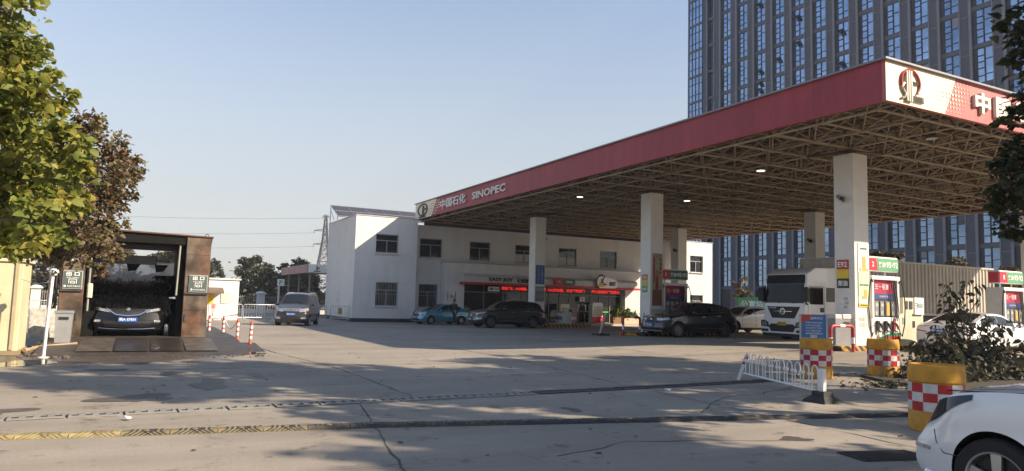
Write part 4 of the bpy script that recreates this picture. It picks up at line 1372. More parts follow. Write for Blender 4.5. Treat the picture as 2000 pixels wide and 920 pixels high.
SEDAN = dict(L=4.8, W=1.86, rw=.325, fo=.93, wb=2.78, zl=.19,
    top=[(0, .72), (.12, .78), (.6, .90), (1.35, 1.0), (1.55, 1.06), (2.25, 1.41), (2.7, 1.46), (3.2, 1.44), (3.75, 1.26), (4.15, 1.10), (4.6, 1.08), (4.8, .98)],
    belt=[(0, .62), (.5, .80), (1.4, .92), (2.6, .95), (3.8, 1.0), (4.8, .92)],
    ws=(1.45, 2.28), rs=(3.25, 4.12), wins=[(1.75, 2.72), (2.78, 3.62)], doors=[(1.62, 2.75), (2.77, 3.72)])
SUV = dict(L=4.7, W=1.9, rw=.36, fo=.92, wb=2.78, zl=.24, nose=.6,
    top=[(0, .86), (.1, .94), (.6, 1.05), (1.3, 1.13), (1.45, 1.18), (2.1, 1.60), (2.6, 1.68), (3.4, 1.67), (4.1, 1.58), (4.35, 1.46), (4.62, 1.12), (4.7, 1.04)],
    belt=[(0, .72), (.5, .95), (1.3, 1.06), (2.6, 1.10), (4.0, 1.18), (4.7, .98)],
    ws=(1.38, 2.12), rs=(4.15, 4.62), wins=[(1.65, 2.62), (2.68, 3.52), (3.6, 4.15)], doors=[(1.52, 2.65), (2.67, 3.62)], cladding=False)

# dark sedan inside the car wash, nose to the camera
CWZ = .28
make_car('car', 'black sedan being washed under the brush in the car wash', 'car', spec(**{**SEDAN, 'W': 1.98, 'rim': M_alloyd, 'step': .04, 'ps': 1.12, 'pz': .50, 'bz': .78,
    'lamps': [('headlight', 0, .30, .36, .69, .77, .80, .86, M_hl), ('fog_lamp', 0, .14, .02, .42, .48, .42, .48, M_hl)],
    'grilles': [('grille', .52, .60, .80, .55, M_trim, .012), ('intake', .62, .27, .44, .9, M_trim, .012)]}),
    (-.19, 23.45+2.4, CWZ), (0, -1), P('car_paint_black', (.008, .008, .009), .3, .2, var=.03, coat=.35), '皖A E7831')
# chrome V of that grille and bumper strip
t = bpy.data.objects['car']
w = MB()
w.tube([(2.44, -.55, .80), (2.47, -.30, .63), (2.475, 0, .60), (2.47, .30, .63), (2.44, .55, .80)], .022, 6)
w.tube([(2.36, -.72, .25), (2.43, -.4, .225), (2.44, 0, .22), (2.43, .4, .225), (2.36, .72, .25)], .009, 6)
w.build('chrome_trim', M_chromec, t, smooth=50)

# brown van
VAN = spec(L=4.5, W=1.76, rw=.315, fo=.72, wb=2.75, zl=.22, nose=.5, np_=.14, tumble=.20, crown=.07, smooth=.09, flean=.14, step=.05,
    top=[(0, .92), (.1, .98), (.75, 1.14), (.95, 1.22), (1.65, 1.72), (2.1, 1.80), (3.9, 1.80), (4.3, 1.74), (4.46, 1.35), (4.5, 1.1)],
    belt=[(0, .80), (.5, .98), (1.2, 1.08), (4.5, 1.08)], ws=(.9, 1.68), rs=(4.28, 4.46), rlean=.05,
    wins=[(1.2, 2.0), (2.08, 3.1), (3.2, 4.2)], doors=[(1.05, 2.03), (2.05, 3.15)], rails=M_steel, pillar_dark=False, ps=1.05, pz=.66, bz=.90,
    lamps=[('headlight', 0, .30, .38, .76, .93, .86, 1.0, M_hl), ('fog_lamp', 0, .22, .08, .40, .50, .40, .50, M_hl)],
    grilles=[('grille', .50, .80, .98, .9, M_alloy, .010), ('intake', .62, .40, .54, .95, M_trim, .012)])
make_car('van', 'dark brown people carrier van with roof rails driving past the red and white posts', 'van', VAN, (8.05, 40.85, zg(8, 40.8)), (-.365, -.93), paint('brown', (.042, .034, .030), .35), '皖A S5U27')
w = MB()
for z in (.83, .88, .93): w.bar((2.255, -.45, z), (2.255, .45, z), .010, 5)
w.build('grille_bars', M_chromec, bpy.data.objects['van'])

# light blue saloon
BLUE = spec(**{**SEDAN, 'L': 4.25, 'W': 1.70, 'rw': .30, 'fo': .82, 'wb': 2.5, 'rim': M_alloy, 'spokes': 7, 'rimr': .62,
    'top': [(0, .74), (.12, .82), (.55, .93), (1.1, 1.0), (1.25, 1.05), (1.95, 1.42), (2.35, 1.47), (2.9, 1.45), (3.4, 1.24), (3.75, 1.08), (4.1, 1.06), (4.25, .98)],
    'belt': [(0, .62), (.5, .82), (1.2, .92), (2.4, .95), (3.4, .99), (4.25, .92)], 'ws': (1.18, 1.98), 'rs': (2.95, 3.72), 'wins': [(1.42, 2.3), (2.36, 3.2)], 'doors': [(1.32, 2.33), (2.35, 3.25)], 'pillar_dark': False, 'sill_dark': False,
    'lamps': [('headlight', 0, .26, .40, .64, .78, .80, .90, M_hl), ('taillight', 1, .18, .22, .70, .94, .74, .92, M_tl)],
    'grilles': [('grille', .40, .60, .72, .9, M_trim, .012), ('intake', .5, .28, .42, .9, M_trim, .012)]})
make_car('car', 'light blue saloon car parked beside the person in dark clothes at the white wall', 'car', BLUE, (19.25, 47.45, zg(19, 47.5)), (-.985, -.17), paint('blue', (.10, .30, .42), .45), '皖A 3K52T')

GREY = spec(**{**SUV, 'W': 1.88, 'L': 4.75, 'rim': M_alloyd, 'spokes': 10, 'chrome': True, 'fo': .9, 'wb': 2.85,
    'lamps': [('headlight', 0, .20, .62, .76, .86, .92, .97, M_hl), ('fog_lamp', 0, .16, .2, .50, .60, .50, .60, M_hl), ('taillight', 1, .3, .40, .95, 1.16, 1.02, 1.12, M_tl)],
    'grilles': [('grille', .45, .58, .84, .8, M_trim, .012), ('intake', .55, .3, .46, .9, M_trim, .012)]})
make_car('suv', 'dark grey sport utility car side on in front of the far column', 'car', GREY, (19.95, 38.7, zg(20, 38.7)), (-1, 0), paint('graphite', (.045, .042, .040), .4), '皖A 8P36D')

BLACK = spec(**{**SUV, 'W': 1.92, 'L': 4.66, 'rim': M_alloyd, 'spokes': 10, 'chrome': True, 'fo': .88, 'wb': 2.87, 'pillar_dark': True,
    'top': [(0, .88), (.1, .96), (.6, 1.06), (1.35, 1.13), (1.5, 1.18), (2.15, 1.58), (2.6, 1.65), (3.2, 1.64), (3.9, 1.52), (4.3, 1.32), (4.58, 1.08), (4.66, 1.0)],
    'ws': (1.42, 2.16), 'rs': (3.95, 4.5), 'wins': [(1.7, 2.62), (2.68, 3.5), (3.56, 4.0)], 'bz': .80, 'pz': .56,
    'lamps': [('headlight', 0, .36, .36, .74, .86, .82, .92, M_hl), ('taillight', 1, .3, .3, .88, 1.06, .92, 1.04, M_tl)],
    'grilles': [('grille', .55, .66, .88, .85, M_trim, .012), ('intake', .7, .3, .44, .9, M_trim, .012)]})
make_car('suv', 'glossy black sport utility car at the pump in front of the middle column', 'car', BLACK, (24.45-1.05, 26.35, zg(24.3, 26.3)), (-1, 0), paint('deep_black', (.007, .007, .008)), '皖A 06D7H')
w = MB(); w.box(2.315, 2.335, -.5, .5, .765, .785); w.box(2.26, 2.29, -.75, .75, .285, .31); w.build('chrome_bar', M_chromec, bpy.data.objects['suv.001'])

WSUV = spec(**{**SUV, 'L': 4.5, 'W': 1.82, 'rim': M_alloyd, 'cladding': True, 'rails': M_signwhite,
    'lamps': [('headlight', 0, .3, .4, .76, .88, .86, .95, M_hl), ('taillight', 1, .3, .3, .9, 1.1, .92, 1.06, M_tl)], 'grilles': [('grille', .5, .62, .86, .85, M_trim, .012)]})
make_car('suv', 'white sport utility car with black wheel arches parked between the black car and the truck', 'car', WSUV, (33.6, 33.1, zg(33, 33)), (-1, .0), paint('cream_white', (.52, .50, .47), .05), '皖A 7M918')

WSED = spec(**{**SEDAN, 'rim': M_alloy,
    'lamps': [('headlight', 0, .3, .4, .64, .76, .78, .86, M_hl), ('taillight', 1, .42, .20, .72, .96, .80, .94, M_tl)],
    'grilles': [('grille', .5, .5, .74, .8, M_trim, .012)], 'prz': .78})
make_car('car', 'white saloon seen from behind, half hidden by the withered bush', 'car', WSED, (26.75, 14.95, zg(26.5, 15)), (1, 0), paint('white', (.66, .66, .66), .0), '皖A 69553')
# white car entering from the road, cut off by the lower right corner
NEAR = spec(L=4.4, W=1.82, rw=.33, fo=.86, wb=2.65, zl=.17, step=.022, nose=.85, np_=.20, bow=.20, flean=.20, gap=.05, smooth=.11, crown=.05,
    top=[(0, .78), (.08, .86), (.35, .985), (.8, 1.05), (1.25, 1.09), (1.4, 1.13), (2.15, 1.50), (2.6, 1.55), (3.3, 1.52), (4.0, 1.36), (4.3, 1.05), (4.4, .95)],
    belt=[(0, .70), (.4, .91), (.9, .99), (1.3, 1.02), (2.6, 1.02), (4.4, .95)], ws=(1.32, 2.18), rs=(3.6, 4.25),
    wins=[(1.6, 2.5), (2.56, 3.4)], doors=[(1.5, 2.52), (2.54, 3.5)], rim=M_alloy, spokes=5, rimr=.70, hood=(.42, .86), ww=.215,
    lamps=[('headlight', 0, .16, .68, .62, .84, .925, .965, M_hld), ('daylight_strip', 0, .10, .22, .47, .50, .47, .50, M_hl)],
    grilles=[('grille', .5, .50, .62, .9, M_trim, .012), ('intake', .6, .24, .42, .95, M_trim, .012)], sill_dark=False)
make_car('car', 'white hatchback cut off by the lower right corner, with dark headlamp', 'car', NEAR, (6.72, 1.83, 0), (0, 1), paint('pearl', (.74, .74, .74), .0, .22), '')
nc = [o for o in bpy.data.objects if o.get('label', '').startswith('white hatchback')][0]
NB = Body(NEAR); w = MB()
for sg in (1, -1):
    for pl in ([(.20, .64), (.30, .55), (.40, .475), (.56, .472)], [(.30, .965), (.7, .99), (1.2, 1.03)]):
        w.tube([(NEAR['L']/2-q[0], q[1], q[2]) for q in (NB.side(x, z, .0, sg) for x, z in pl)], .005, 5)
w.build('wing_gap', M_arch, nc)
w = MB(); p_ = NB.side(.16, .27, .0, 1); w.ball((NEAR['L']/2-p_[0], p_[1], p_[2]), (.06, .03, .045), 10); w.build('fog_lamp', M_chromec, nc, smooth=60)

# ------------------------------------------------------------------ truck with container
M_cab = paint('cab_white', (.86, .85, .82), .0, .35)
TG = zg(26, 22.5)-.03
tk = thing('truck', 'white heavy truck carrying a grey corrugated container behind the front column', 'truck', (25.75, 21.6, TG))
tof = (25.75, 21.6, TG)
x0, y0, y1, g0 = 25.75, 21.6, 24.0, TG
w = MB(tof)
# cab side outline (x, z): nose, raked screen, roof with raised deflector
out = [(x0+.05, g0+.45), (x0+.0, g0+.75), (x0+.02, g0+1.60), (x0+.16, g0+2.55), (x0+.22, g0+2.95), (x0+.75, g0+3.25), (x0+2.25, g0+3.3), (x0+2.3, g0+1.0), (x0+1.95, g0+1.0)]
arch = [(x0+1.35+.62*math.cos(t_), g0+.52+.62*math.sin(t_)) for t_ in np.linspace(.6, math.pi-.1, 10)]
out += arch+[(x0+.7, g0+.45)]
w.prism(out, 'y', y0+.06, y1-.06)
cabm = w.mesh('cab', M_cab)
bm = bmesh.new(); bm.from_mesh(cabm)
eds = [e for e in bm.edges if len(e.link_faces) == 2 and e.calc_face_angle(0) > .9 and abs(e.verts[0].co.y-e.verts[1].co.y) < .01]
bmesh.ops.bevel(bm, geom=eds, offset=.09, segments=3, affect='EDGES', profile=.6)
bm.to_mesh(cabm); bm.free()
try:
    cabm.shade_smooth(); cabm.set_sharp_from_angle(angle=R(35))
except Exception: pass
link(bpy.data.objects.new('cab', cabm), tk)
def cabx(z):
    return x0+float(np.interp(z-g0, [.75, 1.6, 2.55, 2.95, 3.25], [0, .02, .16, .22, .75]))
def face(name, zs_, hw_, mat, off=.012, parent=tk):
    """plate following the cab front; zs_ heights, hw_ half widths"""
    m_ = MB(tof); yc = (y0+y1)/2
    f_ = [[(cabx(z)-off, yc+u_*h_, z) for u_ in np.linspace(-1, 1, 5)] for z, h_ in zip(zs_, hw_)]
    b_ = [[(p[0]+off+.02, p[1], p[2]) for p in r_] for r_ in f_]
    m_.grid(f_); m_.grid([f_[0], b_[0]]); m_.grid([f_[-1], b_[-1]])
    m_.grid([[r_[0] for r_ in f_], [r_[0] for r_ in b_]]); m_.grid([[r_[-1] for r_ in f_], [r_[-1] for r_ in b_]])
    return m_.build(name, mat, parent)
face('windscreen', (g0+1.66, g0+2.1, g0+2.52), (1.08, 1.07, 1.04), P('truck_glass', (.010, .014, .022), .03, var=0, spec=.3))
face('sun_visor', (g0+2.53, g0+2.72, g0+2.93), (1.06, 1.06, 1.04), P('visor_black', (.008, .008, .009), .5, var=0, spec=.25), .03)
gr = face('grille', (g0+.98, g0+1.15, g0+1.5), (.62, .72, .92), M_trim, .02)
m_ = MB(tof); m_.box(cabx(g0+1.3)-.045, cabx(g0+1.3)-.022, 22.3, 23.3, g0+1.27, g0+1.30); yc = (y0+y1)/2
m_.lathe([(.15, -.03), (.15, .0), (.11, .0), (.11, -.03)], (cabx(g0+1.28)-.03, yc, g0+1.28), 20, 'x', close=True)
m_.tube([(cabx(g0+1.28)-.05, yc+.09*math.cos(a)*(1-.3*k), g0+1.28+.09*math.sin(a)) for k, a in enumerate(np.linspace(.4, 5.4, 8)*1.0)], .02, 5)
m_.build('badge', M_chromec, gr)
m_ = MB(tof)
add_text(m_, '东风商用车', (cabx(g0+1.44)-.022, yc+.8, g0+1.40), (0, -1, 0), (0, 0, 1), .07, .42, bold=.02, depth=.006)
m_.build('lettering', M_signwhite, gr)
# bumper
bp_ = MB(tof)
bp_.prism([(y0+.0, g0+.3), (y1-.0, g0+.3), (y1, g0+.86), (y1-.25, g0+.95), (y0+.25, g0+.95), (y0, g0+.86)], 'x', x0-.08, x0+.3)
bp_.prism([(x0+.0, g0+.3), (x0+.72, g0+.36), (x0+.72, g0+.86), (x0+.0, g0+.86)], 'y', y0+.003, y0+.12)
bu = bp_.build('bumper', M_cab, tk)
m_ = MB(tof)
m_.prism([(yc-.62, g0+.38), (yc+.62, g0+.38), (yc+.75, g0+.62), (yc+.6, g0+.72), (yc-.6, g0+.72), (yc-.75, g0+.62)], 'x', x0-.095, x0-.083); m_.box(x0-.06, x0+.3, y0+.05, y1-.05, g0+.16, g0+.297)
for s_ in (-1, 1): m_.box(x0-.092, x0-.083, yc+s_*.98-.2, yc+s_*.98+.2, g0+.36, g0+.47)
m_.build('lower_intake', M_trim, bu)
for s_ in (-1, 1):
    m_ = MB(tof); m_.prism([(yc+s_*.72, g0+.56), (yc+s_*1.18, g0+.60), (yc+s_*1.2, g0+.84), (yc+s_*1.0, g0+.88), (yc+s_*.78, g0+.78)], 'x', x0-.10, x0-.083)
    h_ = m_.build('headlight', M_trim, bu)
    m_ = MB(tof); m_.prism([(yc+s_*.82, g0+.62), (yc+s_*1.1, g0+.64), (yc+s_*1.12, g0+.80), (yc+s_*.9, g0+.80)], 'x', x0-.112, x0-.101); m_.build('lamp_lens', M_hl, h_)
m_ = MB(tof); m_.box(x0-.115, x0-.096, yc-.02-.23, yc+.23, g0+.66, g0+.82); pl = m_.build('number_plate', M_plate_y, tk)
m_ = MB(tof); add_text(m_, '皖A C2918', (x0-.117, yc, g0+.74), (0, -1, 0), (0, 0, 1), .09, .38, bold=.02, depth=.003, center=True); m_.build('plate_text', M_ink, pl)
# door, windows, handle
m_ = MB(tof); m_.prism([(x0+.28, g0+1.75), (x0+.36, g0+2.38), (x0+1.22, g0+2.38), (x0+1.22, g0+1.62), (x0+.42, g0+1.62)], 'y', y0+.045, y0+.058); m_.build('side_window', M_cglass, tk)
m_ = MB(tof); m_.cbox(x0+1.42, x0+1.98, y0+.045, y0+.058, g0+1.75, g0+2.38, .004); m_.build('side_window', P('side_glass_grey', (.12, .11, .10), .3), tk)
m_ = MB(tof)
for a, b in (((x0+.24, g0+.95), (x0+.28, g0+2.42)), ((x0+.28, g0+2.42), (x0+1.3, g0+2.42)), ((x0+1.3, g0+2.42), (x0+1.3, g0+1.16))):
    m_.bar((a[0], y0+.058, a[1]), (b[0], y0+.058, b[1]), .008, 4)
m_.build('panel_gaps', M_arch, tk)
m_ = MB(tof); m_.cbox(x0+1.02, x0+1.25, y0+.03, y0+.058, g0+1.28, g0+1.48, .006); m_.build('handle', M_trim, tk)
for s_, yy in ((-1, y0), (1, y1)):
    m_ = MB(tof); m_.cbox(x0-.12, x0+.10, yy+s_*.02-.16, yy+s_*.02+.16+0, g0+1.72, g0+2.34, .04)
    m_.bar((x0+.2, yy-s_*.05, g0+2.36), (x0, yy+s_*.02, g0+2.34), .03, 6); m_.bar((x0+.2, yy-s_*.05, g0+1.6), (x0, yy+s_*.02, g0+1.72), .03, 6)
    m_.build('mirror', M_trim, tk)
m_ = MB(tof)
for y_ in (22.2, 23.0):
    m_.bar((cabx(g0+1.64)-.02, y_, g0+1.64), (cabx(g0+1.84)-.025, y_+.55, g0+1.82), .012, 5)
m_.build('wiper', M_arch, tk)
M_wbeige = P('wheel_beige', (.48, .40, .27), .5)
def twheel(x, y, side):
    m_ = MB(); r = .52
    m_.lathe([(.30, -.13), (.31, .13), (.285, .12), (.27, .02), (.15, .0), (.14, .09), (.08, .11), (.02, .11)], (0, 0, 0), 26, 'y', 0)
    for i in range(10):
        a = 2*math.pi*i/10; m_.ball((.21*math.cos(a), .015, .21*math.sin(a)), (.035, .008, .035), 8, 1)
    wo = m_.build('wheel', [M_wbeige, M_ink], tk, smooth=35); wo.location = (x-tof[0], y-tof[1], r)
    if side < 0: wo.rotation_euler = (0, 0, math.pi)
    m_ = MB(); m_.lathe([(.30, -.14), (.46, -.15), (.51, -.12), (.52, -.08), (.52, .08), (.51, .12), (.46, .15), (.30, .14)], (0, 0, 0), 32, 'y', close=True); m_.build('tyre', M_tyre, wo, smooth=40)
    return wo
for x in (x0+1.35, x0+6.0, x0+7.35, x0+12.4, x0+13.7):
    twheel(x, y0+.2, -1); twheel(x, y1-.2, 1)
m_ = MB(tof); m_.box(x0+1.0, x0+15.0, y0+.75, y1-.75, g0+.6, g0+1.22); m_.box(x0+2.9, x0+4.4, y0+.15, y0+.7, g0+.5, g0+1.1); m_.build('chassis', M_trim, tk)
m_ = MB(tof); m_.prism([(x0+1.35+.66*math.cos(a), g0+.52+.66*math.sin(a)) for a in np.linspace(.1, math.pi-.1, 12)]+[(x0+1.35+.60*math.cos(a), g0+.52+.60*math.sin(a)) for a in np.linspace(math.pi-.1, .1, 12)], 'y', y0+.03, y0+.4)
m_.build('mudguard', P('mudguard_cream', (.42, .37, .28), .5), tk)
# container: corrugated sides between posts and rails
M_cont = streaky('container_beige', (.50, .46, .40), (.40, .36, .30), .55, 2., .2, .4, .75, amt2=.1)
ct = thing('shipping_container', 'grey beige corrugated shipping container carried behind the truck cab', 'container', (28.25, 21.6, g0+1.25))
oc = (28.25, 21.6, g0+1.25)
X0c, X1c, zb_, zt_ = 28.25, 40.2, g0+1.25, g0+3.82
m_ = MB(oc)
def corr(length, pitch=.28, d=.05):
    pts = []; n = int(length/pitch); p_ = length/n
    for i in range(n):
        a = i*p_; pts += [(a, 0), (a+p_*.32, 0), (a+p_*.5, d), (a+p_*.82, d)]
    pts.append((length, 0)); return pts
pr = corr(X1c-X0c-.2)
m_.grid([[(X0c+.1+a, y0+.03+d, z) for a, d in pr] for z in (zb_+.1, zt_-.08)])
m_.grid([[(X0c+.1+a, y1-.03-d, z) for a, d in pr] for z in (zb_+.1, zt_-.08)])
pr = corr(y1-y0-.2)
m_.grid([[(X0c+.03+d, y0+.1+a, z) for a, d in pr] for z in (zb_+.1, zt_-.08)])
m_.grid([[(X1c-.03-d, y0+.1+a, z) for a, d in pr] for z in (zb_+.1, zt_-.08)])
m_.box(X0c+.1, X1c-.1, y0+.1, y1-.1, zt_-.09, zt_-.03)
m_.build('corrugated_wall', M_cont, ct)
m_ = MB(oc)
for z0_, z1_ in ((zb_, zb_+.12), (zt_-.09, zt_)):
    m_.box(X0c+.101, X1c-.101, y0, y0+.1, z0_, z1_); m_.box(X0c+.101, X1c-.101, y1-.1, y1, z0_, z1_)
    m_.box(X0c, X0c+.1, y0+.101, y1-.101, z0_, z1_); m_.box(X1c-.1, X1c, y0+.101, y1-.101, z0_, z1_)
for x in (X0c, X1c-.1):
    for y in (y0, y1-.1): m_.box(x, x+.1, y, y+.1, zb_, zt_)
m_.build('frame_rails', M_cont, ct)
m_ = MB(oc)
for i, (x, k) in enumerate(((X1c-.06, 0), (X1c-.06, 1))):
    m_.box(x, x+.03, y0-.004, y0-.001, zt_-.5+.0, zt_-.25)
m_.build('marking', M_trim, ct)
# ------------------------------------------------------------------ car wash
M_rust = streaky('rusty_panel', (.15, .12, .088), (.13, .05, .02), .6, 1.8, .9, .40, .62, scale2=2.6, amt2=.72)
M_black = P('soot_black', (.010, .0095, .009), .75, var=.3, spec=.15)
M_grime = P('grimy_steel', (.09, .085, .08), .5, .3, var=.4)
M_concd = P('platform_concrete', (.055, .045, .037), .55, var=.45, vscale=2.5, bump=.3)
M_signteal = P('sign_teal_grey', (.085, .115, .108), .5)
cw = thing('car_wash', 'rusty drive through car wash gantry with black brushes at the left', 'car wash', (-.14, 24, 0))
ow = (0, 24, 0)
YF, YB_, ZT2 = 23.4, 26.6, 3.24
w = MB()
w.prism([(19.9, -.02), (20.1, .02), (23.1, CWZ), (30.5, CWZ), (30.5, -.02)], 'x', -2.1, 2.75)
w.prism([(20.6, -.02), (23.2, .12), (23.2, -.02)], 'x', 2.753, 3.3)
struct('wash_platform', w, M_concd)
for i in range(4):
    w = MB(); x = -1.25+i*.83
    w.add([(x, 20.55, .085), (x+.78, 20.55, .085), (x+.78, 23.0, .278), (x, 23.0, .278)], [(0, 1, 2, 3)])
    struct('wash_platform_slab', w, P('wet_slab', (.04, .034, .03), .3, var=.4, vscale=4) if i in (1, 2) else P('damp_slab', (.085, .072, .058), .5, var=.5, vscale=4))
for xa, xb, nm in ((-1.78, -1.2, 0), (1.37, 2.05, 1)):
    w = MB(ow)
    for (a, b) in ((CWZ+.08, 1.05), (1.062, 1.72), (1.732, 2.72), (2.732, ZT2)):
        w.cbox(xa, xb, YF, YF+.6, a, b, .012)
    w.box(xa+.01, xb-.01, YF+.01, YF+.59, CWZ, ZT2-.01)
    pnl = w.build('front_panel', M_rust, cw)
    w = MB(ow); w.box(xa+.02, xb-.02, YF-.06, YF-.003, 1.55, 1.59); w.box(xb-.14 if nm == 0 else xa+.06, xb-.10 if nm == 0 else xa+.1, YF-.03, YF-.003, .75, .95); w.build('hinge_strip', M_grime, pnl)
    sx0, sx1 = xa+.08+.06*nm, xb-.06
    w = MB(ow); w.cbox(sx0-.02, sx1+.02, YF-.035, YF-.005, 1.61, 2.12, .006); sg_ = w.build('exit_sign', P('sign_rim', (.38, .40, .38), .5), cw)
    w = MB(ow); w.box(sx0, sx1, YF-.043, YF-.036, 1.63, 2.10); w.build('sign_panel', M_signteal, sg_)
    w = MB(ow); xm = (sx0+sx1)/2
    add_text(w, '出 口', (xm, YF-.045, 2.030), (1, 0, 0), (0, 0, 1), .12, .32, bold=.03, depth=.006, center=True)
    add_text(w, '车到一停熄火', (xm, YF-.045, 1.925), (1, 0, 0), (0, 0, 1), .04, .30, bold=.01, depth=.006, center=True)
    for p_ in (((-.09, 1.880), (.09, 1.880)), ((-.09, 1.760), (-.09, 1.880)), ((.09, 1.760), (.09, 1.880)), ((-.045, 1.820), (.045, 1.820)), ((-.045, 1.765), (.045, 1.765)), ((-.045, 1.765), (-.045, 1.820)), ((.045, 1.765), (.045, 1.820))):
        a, b = p_; w.bar((xm+a[0], YF-.045, a[1]), (xm+b[0], YF-.045, b[1]), .011, 4)
    w.ball((xm-.18, YF-.045, 1.685), (.03, .006, .03), 8)
    add_text(w, '自动洗车服务站', (xm+.04, YF-.045, 1.685), (1, 0, 0), (0, 0, 1), .045, .32, bold=.01, depth=.006, center=True)
    w.build('lettering', M_signwhite, sg_)
for x in (-1.55, -1.4):
    w = MB(ow); w.ball((x, YF-.01, 2.42), (.055, .03, .045), 10); w.build('round_lamp', P('lamp_cream', (.62, .56, .44), .4), cw)
w = MB(ow); w.box(-2.05, -1.93, YB_, YB_+.12, 0, ZT2-.1); w.build('side_frame', M_grime, cw)
w = MB(ow)
w.box(-2.05, -1.93, YF+.1, YF+.22, 0, ZT2-.1)
w.bar((-1.86, YF+.1, .1), (-1.86, YF+.1, 2.9), .035, 8)
for z in (.7, 1.4, 2.1, 2.8): w.box(-1.93, -1.78, YF+.12, YF+.2, z, z+.05)
w.build('side_frame', M_grime, cw)
w = MB(ow)
w.tube([(-1.88+.05*math.sin(k*1.7), YF+.05, 2.6-k*.27) for k in range(10)], .03, 6); w.tube([(-1.92+.06*math.sin(k*1.1+1), YF+.02, 1.6-k*.2) for k in range(8)], .028, 6)
w.build('cable', M_black, cw, smooth=50)
w = MB(ow)
w.prism([(-2.05, ZT2-.22), (2.05, ZT2-.22), (2.08, ZT2+.02), (-2.08, ZT2+.10)], 'y', YF+.05, YF+.65)
w.box(-1.75, 1.85, YF+.66, YB_+.6, ZT2-.25, ZT2-.12)
w.build('roof_beam', M_black, cw)
w = MB(ow); w.prism([(-2.1, ZT2+.105), (2.1, ZT2+.025), (2.1, ZT2+.065), (-2.1, ZT2+.145)], 'y', YF-.02, YF+.7); w.build('roof_strip', P('rust_brown', (.12, .055, .03), .7, var=.4), cw)
w = MB(ow); w.tube([(1.93+.05*math.cos(t_), YF+.2, ZT2+.09+.06*math.sin(t_)) for t_ in np.linspace(-.8, math.pi+.6, 10)], .012, 5); w.build('lifting_eye', M_grime, cw)
# inner side machinery
for q_ in ((-1.2, -1.05, YF+.2, YB_+.4, CWZ, ZT2-.2), (1.2, 1.36, YF+.25, YB_+.4, CWZ, ZT2-.2), (-1.75, -1.2, YB_, YB_+.5, CWZ, ZT2-.2), (1.37, 1.9, YB_, YB_+.5, CWZ, ZT2-.2), (-1.05, -.9, YF+.3, YF+.6, CWZ, 1.0), (1.05, 1.2, YF+.5, YF+.9, CWZ, 1.0)):
    w = MB(ow); w.box(*q_); w.build('inner_wall', M_black, cw)
w = MB(ow); w.bar((1.17, YF+.12, 1.5), (1.2, YF+.12, 3.0), .03, 8); w.build('upright_pipe', P('pipe_pale', (.30, .30, .25), .5), cw); w = MB(ow); w.bar((-1.08, YF+.1, 1.0), (-1.08, YF+.1, 2.5), .028, 8); w.build('upright_pipe', P('pipe_pale', (.30, .30, .25), .5), cw)
w = MB(ow); w.cbox(-.95, .62, YF+1.2, YF+1.6, 2.42, 2.68, .03); dr = w.build('dryer_beam', P('dryer_grey', (.13, .125, .115), .5, var=.3), cw)
w = MB(ow)
for x in (-.15, .62): w.prism([(x-.05, 2.42), (x+.33, 2.42), (x+.2, 2.22), (x+.0, 2.2)], 'y', YF+1.2, YF+1.5)
w.build('dryer_nozzle', M_black, dr)
def bristles(name, a, b, r0, r1, n, seed, mat, droop=.1):
    """roller brush: core with many flat bristle strips"""
    rr = random.Random(seed); w = MB(ow)
    a = Vector(a); b = Vector(b); ax = (b-a).normalized(); u_ = ax.orthogonal().normalized(); v_ = ax.cross(u_)
    w.bar(a, b, .10, 10)
    for i in range(n):
        c = a+(b-a)*rr.random(); t_ = rr.random()*6.2832
        d = u_*math.cos(t_)+v_*math.sin(t_)
        L = rr.uniform(r0, r1); s_ = ax.cross(d)
        tip = c+d*L+ax*rr.gauss(0, .05)+s_*rr.gauss(.08, .05)+Vector((0, 0, -droop*rr.random()))
        mid = c+d*L*.55+s_*rr.gauss(.02, .02)
        hw_ = ax*rr.uniform(.012, .022)
        w.add([tuple(c-hw_), tuple(c+hw_), tuple(mid+hw_), tuple(mid-hw_), tuple(tip+hw_*.6), tuple(tip-hw_*.6)], [(0, 1, 2, 3), (3, 2, 4, 5)])
    return w.build(name, mat, cw)
M_bris = P('bristle_black', (.014, .014, .016), .28, spec=.8)
bristles('roller_brush', (-1.02, YF+.75, 1.42), (.98, YF+.75, 1.42), .42, .56, 5200, 3, M_bris)
bristles('side_brush', (1.02, YF+2.1, .6), (1.02, YF+2.1, 2.1), .35, .5, 1800, 4, M_bris, .2)
bristles('side_brush', (-1.05, YF+2.1, .6), (-1.05, YF+2.1, 2.0), .3, .45, 1500, 5, M_bris, .2)
w = MB(ow); w.bar((.98, YF+.75, 1.42), (1.3, YF+.75, 1.42), .05, 8); w.bar((1.1, YF+.7, 1.42), (1.22, YF+.7, 1.42), .08, 8); w.bar((-1.02, YF+.75, 1.42), (-1.25, YF+.75, 1.42), .05, 8)
w.build('brush_axle', M_chromec, cw)
w = MB(ow); w.cbox(-1.12, -.98, YF+.02, YF+.12, 1.38, 1.78, .03); w.build('control_lamp', P('lamp_cream', (.62, .56, .44), .4), cw)

mist = bpy.data.materials.new('spray_mist'); mist.use_nodes = True
mn = mist.node_tree; mn.nodes.remove(mn.nodes['Principled BSDF']); pv = mn.nodes.new('ShaderNodeVolumePrincipled')
pv.inputs['Color'].default_value = C3(.8, .82, .86); pv.inputs['Density'].default_value = .55
mn.links.new(pv.outputs['Volume'], mn.nodes['Material Output'].inputs['Volume'])
w = MB(); w.box(-1.03, 1.18, YF+2.7, YF+5.4, .6, 2.6); tag(w.build('spray_mist', mist), 'pale water mist hanging behind the roller brush in the car wash', 'mist', kind='stuff')

